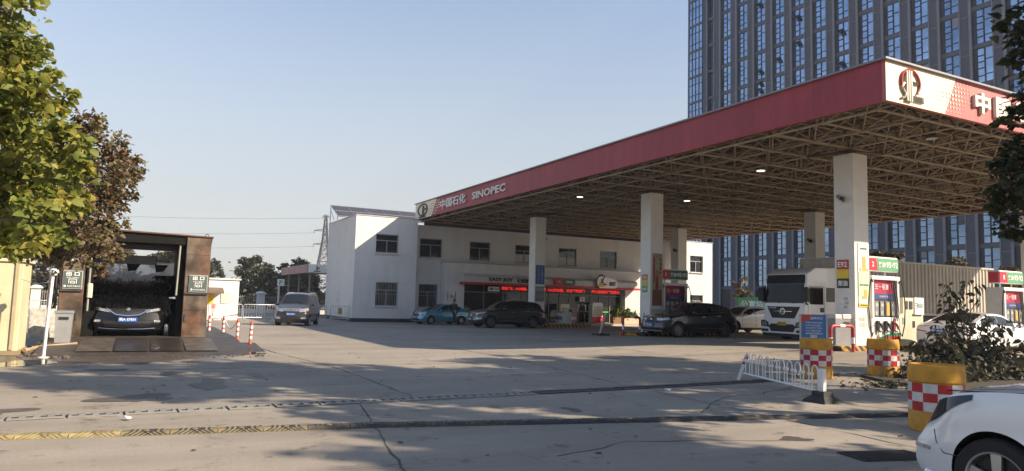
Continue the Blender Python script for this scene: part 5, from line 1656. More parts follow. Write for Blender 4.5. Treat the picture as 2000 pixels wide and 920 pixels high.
# ------------------------------------------------------------------ left corner
M_cream = streaky('cabinet_cream', (.66, .58, .38), (.58, .49, .31), .5, 1.5, .3, .45, .8, amt2=.12)
t = thing('metal_cabinet', 'cream painted metal cabinet at the left edge of the yard', 'cabinet', (-3.4, 21.2, 0)); oo = (-3.4, 21.2, 0)
w = MB(oo); w.cbox(-4.6, -2.46, 20.75, 22.2, .1, 2.22, .02); w.build('body', M_cream, t)
w = MB(oo); w.box(-4.66, -2.40, 20.70, 22.25, 2.223, 2.30); w.build('lid', M_cream, t)
w = MB(oo); w.box(-4.62, -2.42, 20.69, 22.2, .0, .097); w.build('base', P('base_rust', (.28, .21, .12), .7), t)
w = MB(oo); w.box(-2.62, -2.55, 20.715, 20.747, .12, 2.2); w.build('edge_post', P('cream_dark', (.42, .35, .22), .6), t)
w = MB(oo); w.tube([(-2.95, 20.70, 1.0), (-2.90, 20.66, 1.25), (-2.95, 20.70, 1.45)], .012, 5); w.build('handle', M_steel, t)

t = thing('camera_pole', 'thin white pole with a small white camera on top beside the car wash', 'pole', (-1.82, 19.77, 0)); oo = (-1.82, 19.77, 0)
w = MB(); w.bar((0, 0, .02), (.05, .0, 1.95), .035, 12); w.lathe([(.12, 0), (.12, .02), (.06, .03)], (0, 0, 0), 14); w.build('pole', M_signwhite, t, smooth=40)
w = MB(); w.lathe([(.03, .12), (.085, .10), (.10, .03), (.07, 0)], (.07, -.02, 1.95), 14); w.ball((.07, -.02, 1.95), (.075, .075, .06), 12, 0); c_ = w.build('camera', M_signwhite, t, smooth=40)
w = MB(); w.ball((.055, -.09, 1.94), .035, 8); w.build('lens', M_ink, c_)
w = MB(); w.tube([(.0, 0, 1.75), (-.3, .2, 1.70), (-.62, .6, 1.80)], .008, 5); w.build('cable', M_steel, t)

t = thing('litter_bin', 'slim silver litter bin beside the left foot of the car wash', 'bin', (-1.66, 22.3, .1)); 
w = MB(); w.prism([(-.17, 0), (.17, 0), (.20, .86), (-.20, .86)], 'y', -.15, .15); w.build('body', M_steel, t)
w = MB(); w.cbox(-.22, .22, -.17, .17, .863, .93, .02); w.build('lid', M_alu, t)
w = MB(); w.box(-.11, .11, -.172, -.152, .70, .77); w.build('slot', M_ink, t)

# scrap lying between cabinet and car wash
M_plank = P('old_plank', (.33, .25, .16), .8, var=.3)
rs = random.Random(9)
for i, (x0_, y0_, x1_, y1_, r_, lab) in enumerate(((-2.35, 21.1, -1.75, 22.3, .05, 'pale timber beam lying nearest the cabinet'), (-2.25, 21.6, -1.3, 21.9, .04, 'thin weathered timber pole lying across the beam'), (-2.2, 22.4, -1.95, 23.2, .06, 'short dark log lying behind the timber beam'))):
    w = MB(); w.bar((x0_, y0_, .08+i*.03), (x1_, y1_, .14+i*.05), r_, 7)
    tag(w.build('timber', M_plank if i < 2 else P('dark_log', (.10, .075, .05), .8)), lab, 'timber', 'scrap beside the car wash')
w = MB()
for i in range(160):
    x, y = rs.gauss(-2.1, .35), rs.gauss(21.9, .8); s_ = rs.uniform(.02, .09)
    w.ball((x, y, zg(x, y)+s_*.4), (s_, s_*rs.uniform(.6, 1.2), s_*.6), 6)
tag(w.build('rubble', P('rubble_brown', (.13, .105, .08), .9, var=.4)), 'heap of brown rubble and dirt between cabinet and car wash', 'rubble', kind='stuff')
w = MB()
for i in range(420):
    x, y = rs.uniform(-2.3, 3.2), rs.gauss(20.25, .45); s_ = rs.uniform(.008, .035)
    w.ball((x, y, zg(x, y)+s_*.2+max(0, min(.28, (y-20.1)*.087))), (s_*rs.uniform(.7, 2.2), s_, s_*.5), 5)
tag(w.build('mud_flecks', P('mud_brown', (.06, .047, .036), .8, var=.4)), 'flecks of dark mud and grit along the wet apron of the car wash', 'mud', kind='stuff')
w = MB(); w.cbox(-.3, .3, -.02, .02, 0, .8, .01); o = w.build('leaning_board', P('board_grey', (.36, .35, .31), .7, var=.5, vscale=9)); o.location = (-2.2, 22.9, .28); o.rotation_euler = (R(-14), 0, .2)
tag(o, 'mottled grey board propped up between cabinet and car wash', 'board')

# red and white posts with a slack chain
M_dred = P('post_red', (.55, .07, .035), .5)
def delineator(x, y, z, h, tilt, lab):
    t = thing('delineator_post', lab, 'post', (x, y, z), 0, 'red and white posts by the car wash'); t.rotation_euler = (0, tilt, 0)
    w = MB(); w.lathe([(.11, 0), (.115, .02), (.06, .07), (.045, .1), (.042, h-.05), (.03, h-.01), (.012, h)], (0, 0, 0), 14); w.build('post', M_dred, t, smooth=40)
    for k in range(3):
        z_ = h*(.38+k*.2); w = MB(); w.lathe([(.046, z_-.05), (.046, z_+.04)], (0, 0, 0), 14); w.build('reflective_band', M_signwhite, t, smooth=40)
delineator(3.12, 22.9, zg(3, 22.9), .78, .03, 'red and white post nearest the camera, at the platform corner')
delineator(2.94, 24.5, .02, .78, 0, 'red and white post with the free end of the white chain')
delineator(2.70, 26.4, .02, .80, .0, 'red and white post holding the start of the white chain')
delineator(2.32, 27.2, .05, .78, 0, 'red and white post standing against the right car wash pillar')
w = MB(); w.tube([(2.72+(2.94-2.72)*k/12, 26.4-1.9*k/12, .76-.75*math.sin(math.pi*k/12)*.42) for k in range(13)], .014, 6)
tag(w.build('barrier_chain', M_signwhite, smooth=50), 'slack white plastic chain hanging between two red and white posts', 'chain')

# ------------------------------------------------------------------ drain and speed bump
M_dc = P('drain_concrete', (.24, .23, .21), .75, var=.3, vscale=5); M_di = P('drain_iron', (.045, .045, .047), .5, var=.3)
dA, dB = Vector((-3.2, 10.6)), Vector((12.6, 11.3))
L_ = (dB-dA).length; n = int(L_/.62); ang = math.atan2(dB.y-dA.y, dB.x-dA.x)
w = MB(); w.grid(ground_line([tuple(dA), tuple(dB)], .2, 0, .003)); struct('drain_channel', w, M_ink)
def cover(mat, slots, wd):
    w = MB(); l = .60; h = .014
    w.box(0, l, -.17, -.09, 0, h); w.box(0, l, .09, .17, 0, h)
    for i in range(slots+1):
        c_ = l*i/slots; b_ = wd/2
        w.box(max(0, c_-b_), min(l, c_+b_), -.0895, .0895, 0, h-.001)
    return w.mesh('drain_cover', mat)
mc = cover(M_dc, 4, .075); mi_ = cover(M_di, 12, .026)
for i in range(n):
    p = dA+(dB-dA)*(i+.01)/n
    conc = i < n*.58
    o = bpy.data.objects.new('drain_cover', mc if conc else mi_); link(o)
    o.location = (p.x, p.y, zg(p.x, p.y)+.002+rs.uniform(0, .006)); o.rotation_euler = (0, rs.gauss(0, .004), ang+rs.gauss(0, .006))
    tag(o, 'pale slotted concrete cover on the left stretch of the drain' if conc else 'black iron grating on the right stretch of the drain', 'drain cover', 'drain covers across the entrance')
M_by = P('bump_yellow', (.31, .25, .115), .85, var=.6, vscale=7); M_bk = P('bump_black', (.035, .033, .032), .75, var=.35, vscale=7); M_bw = P('bump_worn', (.20, .16, .08), .8, var=.6, vscale=9)
def bump(base, ribm):
    L2 = .50
    a = MB(); a.prism([(-.13, 0), (.13, 0), (.075, .034), (-.075, .034)], 'x', .004, L2-.004)
    b = MB()
    for k in range(9):
        for s_ in (0, 1):
            u0 = .02+k*.055
            x0_, x1_ = (u0, u0+.07) if k < 5 else (u0, u0-.07)
            pts = [(x0_, -.125, .006), (x0_+.022, -.125, .006), (x1_+.022, -.075, .038), (x1_, -.075, .038)] if s_ == 0 else [(x1_, -.075, .038), (x1_+.022, -.075, .038), (x1_+.022, .075, .038), (x1_, .075, .038)]
            if max(p[0] for p in pts) > L2-.01 or min(p[0] for p in pts) < .005: continue
            b.add(pts+[(p[0], p[1]+.004, p[2]-.012) for p in pts], [(0, 1, 2, 3), (0, 4, 5, 1), (1, 5, 6, 2), (2, 6, 7, 3), (3, 7, 4, 0)])
    c = MB(); c.lathe([(.036, .02), (.036, .042), (.018, .047)], (L2/2, -.02, 0), 12)
    return a.mesh('speed_bump', base), b.mesh('rib', ribm), c.mesh('bolt_cap', M_bw)
M_bd = P('bump_dark_worn', (.085, .07, .045), .8, var=.6, vscale=9)
kinds = [bump(M_by, M_bw), bump(M_bw, M_bk), bump(M_bk, M_bk), bump(M_bd, M_bk)]
names_ = ['worn yellow segment of the rubber speed bump at the sunlit left', 'half worn yellow and black segment of the rubber speed bump', 'black segment of the rubber speed bump in the shade', 'dark segment with traces of yellow in the rubber speed bump']
pts = [(-3.0, 9.72), (-1.18, 9.36), (2.69, 8.80), (6.6, 7.95), (10.9, 7.0)]
d_acc = 0; seg = []
for a, b in zip(pts, pts[1:]):
    a = Vector(a); b = Vector(b); l = (b-a).length
    s_ = d_acc
    while s_ < l:
        p = a+(b-a)*(s_/l); seg.append((p.x, p.y, math.atan2(b.y-a.y, b.x-a.x))); s_ += .50
    d_acc = s_-l
for i, (x, y, a) in enumerate(seg):
    k = 0 if i < 6 else (1 if i < 10 else (3 if i < 15 else 2))
    o = bpy.data.objects.new('speed_bump', kinds[k][0]); link(o); o.location = (x, y, zg(x, y)+.002); o.rotation_euler = (0, 0, a+rs.gauss(0, .012))
    tag(o, names_[k], 'speed bump', 'speed bump segments across the entrance')
    link(bpy.data.objects.new('rib', kinds[k][1]), o); link(bpy.data.objects.new('bolt_cap', kinds[k][2]), o)
w = MB(); w.box(-.45, .45, -.22, .22, .004, .02)
for i in range(9): w.box(-.42, .42, -.20+i*.045, -.185+i*.045, .0205, .026)
o = w.build('rubber_mat', M_bk); o.location = (7.45, 5.2, .0); o.rotation_euler = (0, 0, -.25); tag(o, 'flat black rubber mat on the ground before the white hatchback', 'mat')

# ------------------------------------------------------------------ checkered barrels
M_bar = P('barrel_yellow', (.55, .27, .025), .55, var=.38, vscale=4)
M_chk = [P('checker_red', (.42, .012, .022), .45, var=.3, vscale=6), P('checker_white', (.58, .57, .57), .45, var=.25, vscale=6)]
def barrel(x, y, rz, lab):
    t = thing('traffic_barrel', lab, 'barrel', (x, y, zg(x, y)-.01), rz, 'yellow barrels with red and white checks')
    w = MB(); w.lathe([(.33, 0), (.345, .02), (.345, .26), (.335, .28), (.335, .66), (.35, .68), (.352, .80), (.345, .805), (.345, .835), (.335, .90), (.30, .90), (.29, .84), (.02, .83)], (0, 0, 0), 40)
    b_ = w.build('drum', M_bar, t, smooth=35)
    w = MB(); w.box(-.03, .03, -.358, -.33, .86, .908); w.box(.20, .25, -.31, -.26, .86, .91); w.build('rim_lug', M_bar, b_)
    w = MB(); nn = 12
    for r_ in range(3):
        for i in range(nn):
            a0, a1 = 2*math.pi*i/nn, 2*math.pi*(i+1)/nn; z0_, z1_ = .285+r_*.122, .285+(r_+1)*.122
            am = a0+(a1-a0)/3; an = a0+(a1-a0)*2/3
            w.add([(.342*math.cos(a), .342*math.sin(a), z) for z in (z0_, z1_) for a in (a0, am, an, a1)], [(0, 1, 5, 4), (1, 2, 6, 5), (2, 3, 7, 6)], (i+r_) % 2)
    w.build('checkered_band', M_chk, t)
    return t
barrel(14.0, 11.45, .3, 'yellow checkered barrel under the blue notice, left of the pair')
barrel(15.75, 11.0, 1.1, 'yellow checkered barrel right of the one under the blue notice')
barrel(9.78, 6.05, .6, 'yellow checkered barrel nearest the camera, partly behind the white hatchback')
barrel(18.3, 10.9, .1, 'yellow checkered barrel hidden in the withered bush')
t = thing('notice_stand', 'blue notice board with white lines standing behind the left barrel', 'notice board', (14.7, 12.1, zg(14.7, 12.1)), .0)
t.rotation_euler = (0, 0, -.52)
w = MB(); w.box(-.32, .32, -.02, .0, .80, 1.42, 0); nb_ = w.build('board', P('notice_blue_bright', (.04, .16, .42), .35), t)
w = MB(); w.prism([(-.315, 1.415), (.0, 1.415), (-.12, 1.28), (-.315, 1.2)], 'y', -.026, -.021); w.build('red_corner', P('notice_red', (.5, .06, .06), .4), nb_)
w = MB()
add_text(w, '温馨提示', (.07, -.024, 1.33), (1, 0, 0), (0, 0, 1), .07, .3, bold=.02, depth=.006, center=True)
for k, s_ in enumerate(('尊敬的顾客您好', '加油站内请勿吸烟', '请勿拨打手机，', '机动车请熄火加油', '谢谢您的配合')):
    add_text(w, s_, (-.2, -.024, 1.2-k*.065), (1, 0, 0), (0, 0, 1), .045, .42-.05*(k % 2), bold=.01, depth=.006)
for k in range(4): w.box(-.08, .08, -.026, -.0205, .835+k*.025, .848+k*.025)
w.build('lettering', P('notice_pale_blue', (.55, .62, .72), .5), nb_)
w = MB(); w.box(-.33, -.30, -.03, .02, 0, 1.43); w.box(.30, .33, -.03, .02, 0, 1.43); w.box(-.30, .30, -.03, .02, .77, .797); w.build('frame', M_steel, t)

# hooped white barrier
t = thing('hoop_barrier', 'low white hooped barrier section leaning at its far end', 'barrier', (10.6, 8.56, zg(10.6, 8.56)))
ob = (10.6, 8.56, zg(10.6, 8.56)); pA, pB = Vector((10.62, 8.58)), Vector((11.7, 11.5))
zA, zB = ob[2], zg(11.7, 11.5)
M_bwh = P('barrier_white', (.74, .74, .73), .4, var=.08)
L_ = (pB-pA).length; dd = (pB-pA).normalized()
P3 = lambda s_, z: (pA.x+dd.x*s_, pA.y+dd.y*s_, zA+(zB-zA)*s_/L_+z)
N_ = 10; st = L_*.93/N_
w = MB(ob)
w.bar(P3(.05, .17), P3(L_*.96, .17), .022, 6)
for i in range(N_):
    a = .12+i*st; r_ = st*.32
    hoop = [P3(a, .17)]+[P3(a+r_-r_*math.cos(t_), .50+r_*1.15*math.sin(t_)) for t_ in np.linspace(0, math.pi, 9)]+[P3(a+2*r_, .17)]
    w.tube(hoop, .013, 6)
    w.box(*(lambda p, q: (min(p[0], q[0])-.006, max(p[0], q[0])+.006, min(p[1], q[1]), max(p[1], q[1]), p[2], p[2]+.05))(P3(a+2*r_, .42), P3(a+st, .42)))
w.build('hoop_rail', M_bwh, t, smooth=50)
w = MB(ob); w.cbox(10.55, 10.65, 8.5, 8.6, zA+.1, zA+.57, .01); w.build('post', M_bwh, t)
w = MB(ob); c_ = (10.6, 8.55); 
for (r0, r1, za, zb2) in ((.23, .22, 0, .04), (.22, .13, .04, .11), (.125, .12, .11, .19)):
    w.add([(c_[0]+sx*r, c_[1]+sy*r, zA+z) for r, z in ((r0, za), (r1, zb2)) for sx, sy in ((-1, -1), (1, -1), (1, 1), (-1, 1))], [(3, 2, 1, 0), (4, 5, 6, 7), (0, 1, 5, 4), (1, 2, 6, 5), (2, 3, 7, 6), (3, 0, 4, 7)])
w.build('rubber_foot', M_bk, t)
w = MB(ob); q0 = Vector((11.72, 11.62, zB)); q1 = Vector((11.86, 11.48, zB+.56)); w.bar(q0, q1, .05, 4); lp = w.build('post', M_bwh, t)
w = MB(ob); w.bar(q0+(q1-q0)*.62, q0+(q1-q0)*.93, .054, 4); w.build('red_reflector', P('reflector_dark_red', (.25, .02, .03), .4), lp)

# ------------------------------------------------------------------ pumps and island furniture
M_pw = P('pump_white', (.72, .71, .68), .4); M_pgrey = P('pump_grey', (.22, .22, .225), .4); M_pdark = P('pump_dark', (.04, .04, .042), .4)
M_hose = P('hose_black', (.014, .014, .014), .5)
M_pred = P('pump_red', (.55, .02, .045), .4); M_pgreen = P('pump_green', (.02, .22, .10), .4)
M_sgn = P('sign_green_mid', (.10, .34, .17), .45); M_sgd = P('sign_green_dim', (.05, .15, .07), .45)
def pump(x, y, z, num, txt, lab, sgmat, dim=False):
    t = thing('fuel_pump', lab, 'fuel pump', (x, y, z), 0, 'fuel pumps')
    wd = 1.55
    w = MB(); w.cbox(0, wd, 0, .62, 0, .98, .02); w.build('lower_cabinet', M_pw, t)
    w = MB()
    w.cbox(0, .13, -.04, .66, .985, 2.32, .015); w.cbox(wd-.13, wd, -.04, .66, .985, 2.32, .015); w.cbox(-.03, wd+.03, -.06, .68, 2.323, 2.46, .02)
    w.build('portal_frame', M_pw, t)
    w = MB(); w.box(.131, wd-.131, .05, .57, .985, 1.62); w.build('display_head', M_pdark, t)
    w = MB(); w.box(.131, wd-.131, .06, .56, 1.625, 2.32); ad = w.build('advert_panel', P('advert_red', (.40, .02, .06), .4), t)
    w = MB(); w.box(.14, wd-.14, .045, .057, 1.63, 1.83); w.build('advert_foot', P('advert_blue', (.04, .07, .20), .4), ad)
    w = MB(); add_text(w, '五一钜惠', (wd/2-.1, .05, 2.07), (1, 0, 0), (0, 0, 1), .2, .8, bold=.02, depth=.008, center=True); add_text(w, '加油享好礼', (wd/2, .05, 1.73), (1, 0, 0), (0, 0, 1), .07, .5, depth=.008, center=True); w.build('lettering', P('advert_pale', (.62, .5, .5), .5), ad)
    w = MB()
    for k, xx in enumerate((.2, .5, .8, 1.12)):
        w.cbox(xx, xx+.22, .0, .048, 1.03, 1.55, .008)
    w.build('meter_panels', M_pgrey, t)
    w = MB()
    for k, xx in enumerate((.23, .53, .83, 1.15)):
        w.box(xx, xx+.16, -.008, -.002, 1.36, 1.48); w.box(xx, xx+.1, -.008, -.002, 1.06, 1.2)
    w.build('meter_screen', P('meter_screen', (.42, .45, .42), .3), t)
    w = MB(); w.box(.84, 1.0, -.016, -.009, 1.05, 1.5); w.build('price_label', M_orange, t)
    # red and green swoosh at the foot
    xs_ = np.linspace(0.01, wd-.01, 12)
    w = MB(); w.prism([(a, .0) for a in (xs_[0], xs_[-1])]+[(a, .10+.22*math.sin(min(1, a/1.4)*math.pi/2)) for a in xs_[::-1]], 'y', -.014, -.003); w.build('red_swoosh', M_pred, t)
    w = MB(); w.prism([(a, .105+.22*math.sin(min(1, a/1.4)*math.pi/2)) for a in xs_]+[(a, .13+.30*math.sin(min(1, a/1.4)*math.pi/2)) for a in xs_[::-1]], 'y', -.012, -.003); w.build('green_swoosh', M_pgreen, t)
    # nozzles and hoses
    for k, xx in enumerate((.30, .74, 1.18)):
        w = MB(); w.cbox(xx-.06, xx+.06, -.09, -.003, .52, .86, .015); w.bar((xx+.03, -.08, .80), (xx+.13, -.13, .55), .028, 6); w.bar((xx-.02, -.07, .55), (xx+.05, -.10, .46), .035, 6)
        w.build('nozzle', M_pdark if k != 2 else P('nozzle_red', (.3, .05, .05), .4), t)
        w = MB(); rr_ = .22+.05*k
        pts_ = [(xx+.1, -.1, .52), (xx+.12, -.14, .28), (xx-.02, -.16, .12), (xx-.2, -.16, .22), (xx-.22+.02*k, -.14, .55), (xx-.08, -.12, .78), (xx+.1, -.12, .72), (xx+.24, -.12, .40), (xx+.12, -.14, .10), (xx-.1, -.12, .30)]
        cur = [Vector(p) for p in pts_]
        sm_ = []
        for i in range(len(cur)-1):
            p0 = cur[max(i-1, 0)]; p1 = cur[i]; p2 = cur[i+1]; p3 = cur[min(i+2, len(cur)-1)]
            for q in range(5):
                f = q/5; sm_.append(.5*((2*p1)+(p2-p0)*f+(2*p0-5*p1+4*p2-p3)*f*f+(-p0+3*p1-3*p2+p3)*f**3))
        w.tube(sm_, .014, 5); w.build('hose', M_hose, t, smooth=60)
    for (a, s_) in ((-.02, -1), (wd+.02, 1)):
        w = MB(); w.tube([(a-s_*.1, -.03, 2.25), (a+s_*.05, -.06, 2.3), (a+s_*.18, -.08, 1.9), (a+s_*.22, -.08, 1.3), (a+s_*.16, -.08, .7), (a+s_*.05, -.06, .3), (a-s_*.05, -.04, .45)], .02, 6); w.bar((a+s_*.05, -.07, 2.32), (a-s_*.06, -.05, 2.24), .03, 6); w.build('hose', M_hose, t, smooth=60)
    for k in range(3):
        w = MB(); xx = wd-.42+k*.1; w.tube([(xx, -.02, 2.3), (xx+.04, -.07, 1.7), (xx+.1, -.08, 1.1), (xx+.02, -.06, .85)], .018, 5); w.build('hose', M_hose, t, smooth=60)
    # sign on top
    w = MB(); w.bar((.35, .3, 2.4), (.35, .3, 2.66), .03, 6); w.bar((1.2, .3, 2.4), (1.2, .3, 2.66), .03, 6); w.cbox(-.08, wd+.12, .08, .52, 2.63, 3.16, .03); sg_ = w.build('sign_box', M_pw, t)
    w = MB(); w.prism([(-.07, 2.66), (.5, 2.66), (.42, 3.10), (-.07, 3.10)], 'y', .06, .078); w.box(-.095, -.082, .1, .5, 2.66, 3.10); w.build('sign_red', M_pred, sg_)
    w = MB(); w.prism([(.503, 2.66), (wd+.11, 2.66), (wd+.11, 3.10), (.423, 3.10)], 'y', .06, .078); w.build('sign_green', sgmat, sg_)
    w = MB(); add_text(w, num, (.22, .056, 2.88), (1, 0, 0), (0, 0, 1), .18, .10, bold=.02, depth=.008, center=True)
    for (s_, xx, h_, ww_) in txt: add_text(w, s_, (xx, .056, 2.88-h_/2), (1, 0, 0), (0, 0, 1), h_, ww_, bold=.025, depth=.008)
    w.build('lettering', M_signwhite, sg_)
    return t
T1 = (('柴油', .52, .2, .36), ('E', .90, .11, .06), ('95', .97, .22, .27), ('E', 1.27, .11, .06), ('92', 1.34, .22, .27))
pump(23.1, 16.55, z3, '2', T1, 'white fuel pump with lit green and red sign, beside the front column', M_sgn)
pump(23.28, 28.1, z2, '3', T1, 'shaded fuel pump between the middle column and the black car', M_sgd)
pump(31.5, 16.6, z3b, '1', T1, 'fuel pump at the right edge behind the withered bush', M_sgn)
# card machine
t = thing('card_machine', 'cream fuel card machine with small windows beside the white saloon', 'machine', (24.95, 16.75, z3))
w = MB(); w.cbox(0, .78, 0, .6, 0, 1.12, .015); w.cbox(.783, 1.6, .1, .6, 0, 1.1, .015); w.cbox(.3, .95, .05, .55, 1.123, 1.72, .015); w.build('cabinet', P('machine_cream', (.58, .54, .42), .5), t)
w = MB(); w.cbox(.953, 1.55, .02, .55, 1.105, 1.74, .02); w.build('keypad_head', M_pw, t)
w = MB(); w.box(.42, .58, .03, .048, 1.3, 1.6); w.box(.68, .86, .03, .048, 1.3, 1.6); w.box(.9, 1.06, .08, .098, .62, .86); w.box(1.25, 1.4, .08, .098, .5, .7); w.build('window', M_pdark, t)
w = MB(); w.box(1.15, 1.45, .002, .018, 1.38, 1.52); w.box(.2, .36, -.018, -.002, .75, .98); w.build('screen', P('lcd_grey', (.32, .38, .40), .3), t)
w = MB()
for i in range(3):
    for j in range(3): w.ball((1.02+.05*j, .018, 1.35+.09*i), .016, 6)
w.build('button', M_pgrey, t)
# grey bin beside the front column
t = thing('forecourt_bin', 'dark grey litter bin with white hood left of the front column', 'bin', (21.2, 16.55, z3))
w = MB(); w.cbox(0, .8, 0, .5, 0, .9, .015); w.build('body', M_pgrey, t)
w = MB(); w.cbox(.36, .82, -.02, .52, .903, 1.06, .02); w.cbox(-.01, .355, -.01, .51, .903, 1.05, .02); w.build('hood', P('bin_hood', (.48, .48, .48), .5), t)
w = MB(); w.box(.42, .74, -.014, -.003, .70, .80); w.build('slot', M_ink, t)
# U shaped guards
def ubar(x0_, x1_, y, z, h, lab):
    t = thing('guard_rail', lab, 'guard rail', ((x0_+x1_)/2, y, z), 0, 'red and white tube guards at the island ends'); w2 = (x1_-x0_)/2; r_ = .14
    path = [(-w2, 0, 0), (-w2, 0, h-r_)]+[(-w2+r_-r_*math.cos(a), 0, h-r_+r_*math.sin(a)) for a in np.linspace(.2, math.pi/2, 6)]+[(w2-r_+r_*math.sin(a), 0, h-r_+r_*math.cos(a)) for a in np.linspace(0, math.pi/2-.2, 6)]+[(w2, 0, h-r_), (w2, 0, 0)]
    w = MB(); w.tube(path, .055, 10); tb = w.build('tube', P('guard_red', (.40, .03, .04), .45, var=.3), t, smooth=50)
    for s_ in (-1, 1):
        w = MB(); w.bar((s_*w2, 0, h*.32), (s_*w2, 0, h*.56), .058, 10); w.build('white_band', M_signwhite, tb, smooth=40)
        w = MB(); w.lathe([(.11, 0), (.11, .02)], (s_*w2, 0, 0), 12); w.build('base_flange', M_dred, t)
    w = MB(); w.bar((-.12, 0, h), (.12, 0, h), .058, 10); w.build('white_band', M_signwhite, tb, smooth=40)
ubar(20.2, 21.3, 15.95, zg(21, 16), .86, 'red and white tube guard in front of the grey bin by the front column')
ubar(20.85, 21.85, 28.1, zg(21, 28), .9, 'dull red tube guard left of the middle column')
t = thing('guard_post', 'short red and white post beside the stacked water bottles', 'post', (25.9, 40.5, z1)); w = MB(); w.bar((0, 0, 0), (0, 0, .8), .07, 10); w.build('post', M_dred, t, smooth=40); w = MB(); w.bar((0, 0, .3), (0, 0, .5), .073, 10); w.build('white_band', M_signwhite, t, smooth=40)
# leaning sign post and two thin stands near the middle column
t = thing('leaning_post', 'red and white post leaning on a black rubber foot before the shop', 'post', (19.9, 28.6, zg(20, 28.6))); w = MB(); w.bar((-.05, 0, .05), (.28, 0, 1.05), .07, 8); w.build('post', P('post_faded', (.45, .30, .27), .5, var=.35, vscale=5), t); w = MB(); w.cbox(-.35, .35, -.3, .3, 0, .09, .03); w.build('rubber_foot', M_bk, t)
t = thing('cone_stand', 'thin pole standing on a dark rubber foot left of the middle column', 'stand', (21.35, 27.2, zg(21.3, 27.2))); w = MB(); w.bar((0, 0, .1), (.05, 0, 1.1), .02, 6); w.build('pole', M_trim, t); w = MB(); w.lathe([(.24, 0), (.22, .07), (.1, .2), (.03, .24)], (0, 0, 0), 12); w.build('rubber_foot', M_bk, t)
# goods in front of the shop
t = thing('vending_fridge', 'white and red upright drinks cabinet by the shop door', 'vending machine', (33.85, 49.9, -.03))
w = MB(); w.prism([(0, 0), (1.05, 0), (1.05, 1.5), (.95, 1.68), (.1, 1.68), (0, 1.5)], 'y', 0, .6); w.build('cabinet', M_pw, t)
w = MB(); w.box(-.01, 1.06, -.02, -.002, .0, .52); w.build('red_skirt', M_pred, t)
w = MB()
for i in range(4):
    for j in range(3): w.box(.12+j*.28, .36+j*.28, -.015, -.003, .62+i*.2, .77+i*.2)
w.build('price_labels', P('label_grey', (.45, .43, .40), .5), t)
t = thing('water_stack', 'stack of blue wrapped water packs by the far pump island', 'stack', (29.6, 48.4, -.03))
for i in range(4):
    for j in range(3):
        w = MB(); w.cbox(i*.42, i*.42+.4, 0, .5, j*.27, j*.27+.26, .03); w.build('water_pack', P('wrap_blue', (.05, .08, .20), .35, var=.3, vscale=12) if (i+j) % 2 else P('wrap_pale', (.40, .42, .46), .35, var=.3, vscale=12), t)
for x, lab in ((30.0, 'small tabletop advert with yellow car above the blue water packs'), (31.6, 'larger upright advert with yellow picture beside the shop door')):
    t = thing('advert_stand', lab, 'advert', (x, 48.7, -.03)); w = MB(); w.box(0, .8, 0, .05, .95, 1.5); bd = w.build('board', M_poster_w, t); w = MB(); w.box(.06, .74, -.008, -.002, 1.0, 1.22); w.build('picture', P('advert_yellow', (.55, .36, .10), .5), bd); w = MB(); w.bar((.1, .02, 0), (.1, .02, .95), .02, 5); w.bar((.7, .02, 0), (.7, .02, .95), .02, 5); w.build('leg', M_steel, t)
t = thing('bin_machine', 'white boxed machine on legs right of the far column', 'machine', (27.6, 44.0, -.14)); w = MB(); w.cbox(0, .7, 0, .6, .1, 1.0, .03); w.cbox(.1, .6, 0, .5, 1.003, 1.35, .06); w.build('cabinet', P('machine_white_dim', (.5, .5, .5), .5), t); w = MB(); w.box(.2, .5, -.015, -.002, 1.08, 1.25); w.build('screen', M_ink, t)
M_terra = P('planter_brown', (.20, .10, .06), .7); M_box = P('planter_box', (.50, .40, .28), .7)
for x, wd_, mt, lab in ((35.1, .7, M_terra, 'brown plant pot left of the planter box by the shop'), (36.2, 1.6, M_box, 'long pale planter box under the shop window'), (38.6, .8, M_box, 'white planter at the right end of the shop front')):
    t = thing('planter', lab, 'planter', (x, 48.6, -.03), 0, 'planters before the shop'); w = MB(); w.prism([(0, 0), (wd_, 0), (wd_+.06, .52), (-.06, .52)], 'y', 0, .5); w.build('tub', mt, t)

# ------------------------------------------------------------------ far left: barriers, hut, fence, small canopy, lattice mast
def crowd(x0_, y0_, x1_, y1_, lab, sign=False):
    z = zg(x0_, y0_); t = thing('crowd_barrier', lab, 'barrier', (x0_, y0_, z), math.atan2(y1_-y0_, x1_-x0_), 'grey steel crowd barriers'); l = math.hypot(x1_-x0_, y1_-y0_)
    w = MB(); w.tube([(0, 0, .12), (0, 0, 1.02), (.06, 0, 1.08), (l-.06, 0, 1.08), (l, 0, 1.02), (l, 0, .12)], .028, 7); w.bar((0, 0, .22), (l, 0, .22), .022, 6)
    w.build('frame', M_steel, t, smooth=50)
    w = MB(); k = max(4, int(l/.17))
    for i in range(1, k): w.bar((l*i/k, 0, .22), (l*i/k, 0, 1.08), .012, 5)
    w.build('bars', M_steel, t)
    for xx in (.12, l-.12):
        w = MB(); w.bar((xx, -.28, .02), (xx, .28, .02), .022, 6); w.bar((xx, 0, 0), (xx, 0, .2), .022, 6); w.build('foot', M_steel, t)
    if sign:
        w = MB(); w.box(l*.42, l*.62, -.04, -.03, .5, .95); w.build('warning_plate', P('plate_warning', (.25, .16, .07), .5), t)
crowd(4.1, 49.35, 6.2, 50.0, 'steel crowd barrier in front of the white hut')
crowd(6.3, 50.05, 8.4, 50.7, 'steel crowd barrier between the white hut and the van')
crowd(8.5, 50.75, 10.6, 51.4, 'steel crowd barrier half hidden behind the van')
crowd(10.9, 52.8, 12.5, 53.4, 'steel crowd barrier glimpsed between van and white building')
crowd(12.4, 51.6, 13.5, 50.7, 'steel crowd barrier with a warning plate at the white building', True)
crowd(-6.6, 48.4, -4.5, 49.0, 'steel crowd barrier left of the car wash')
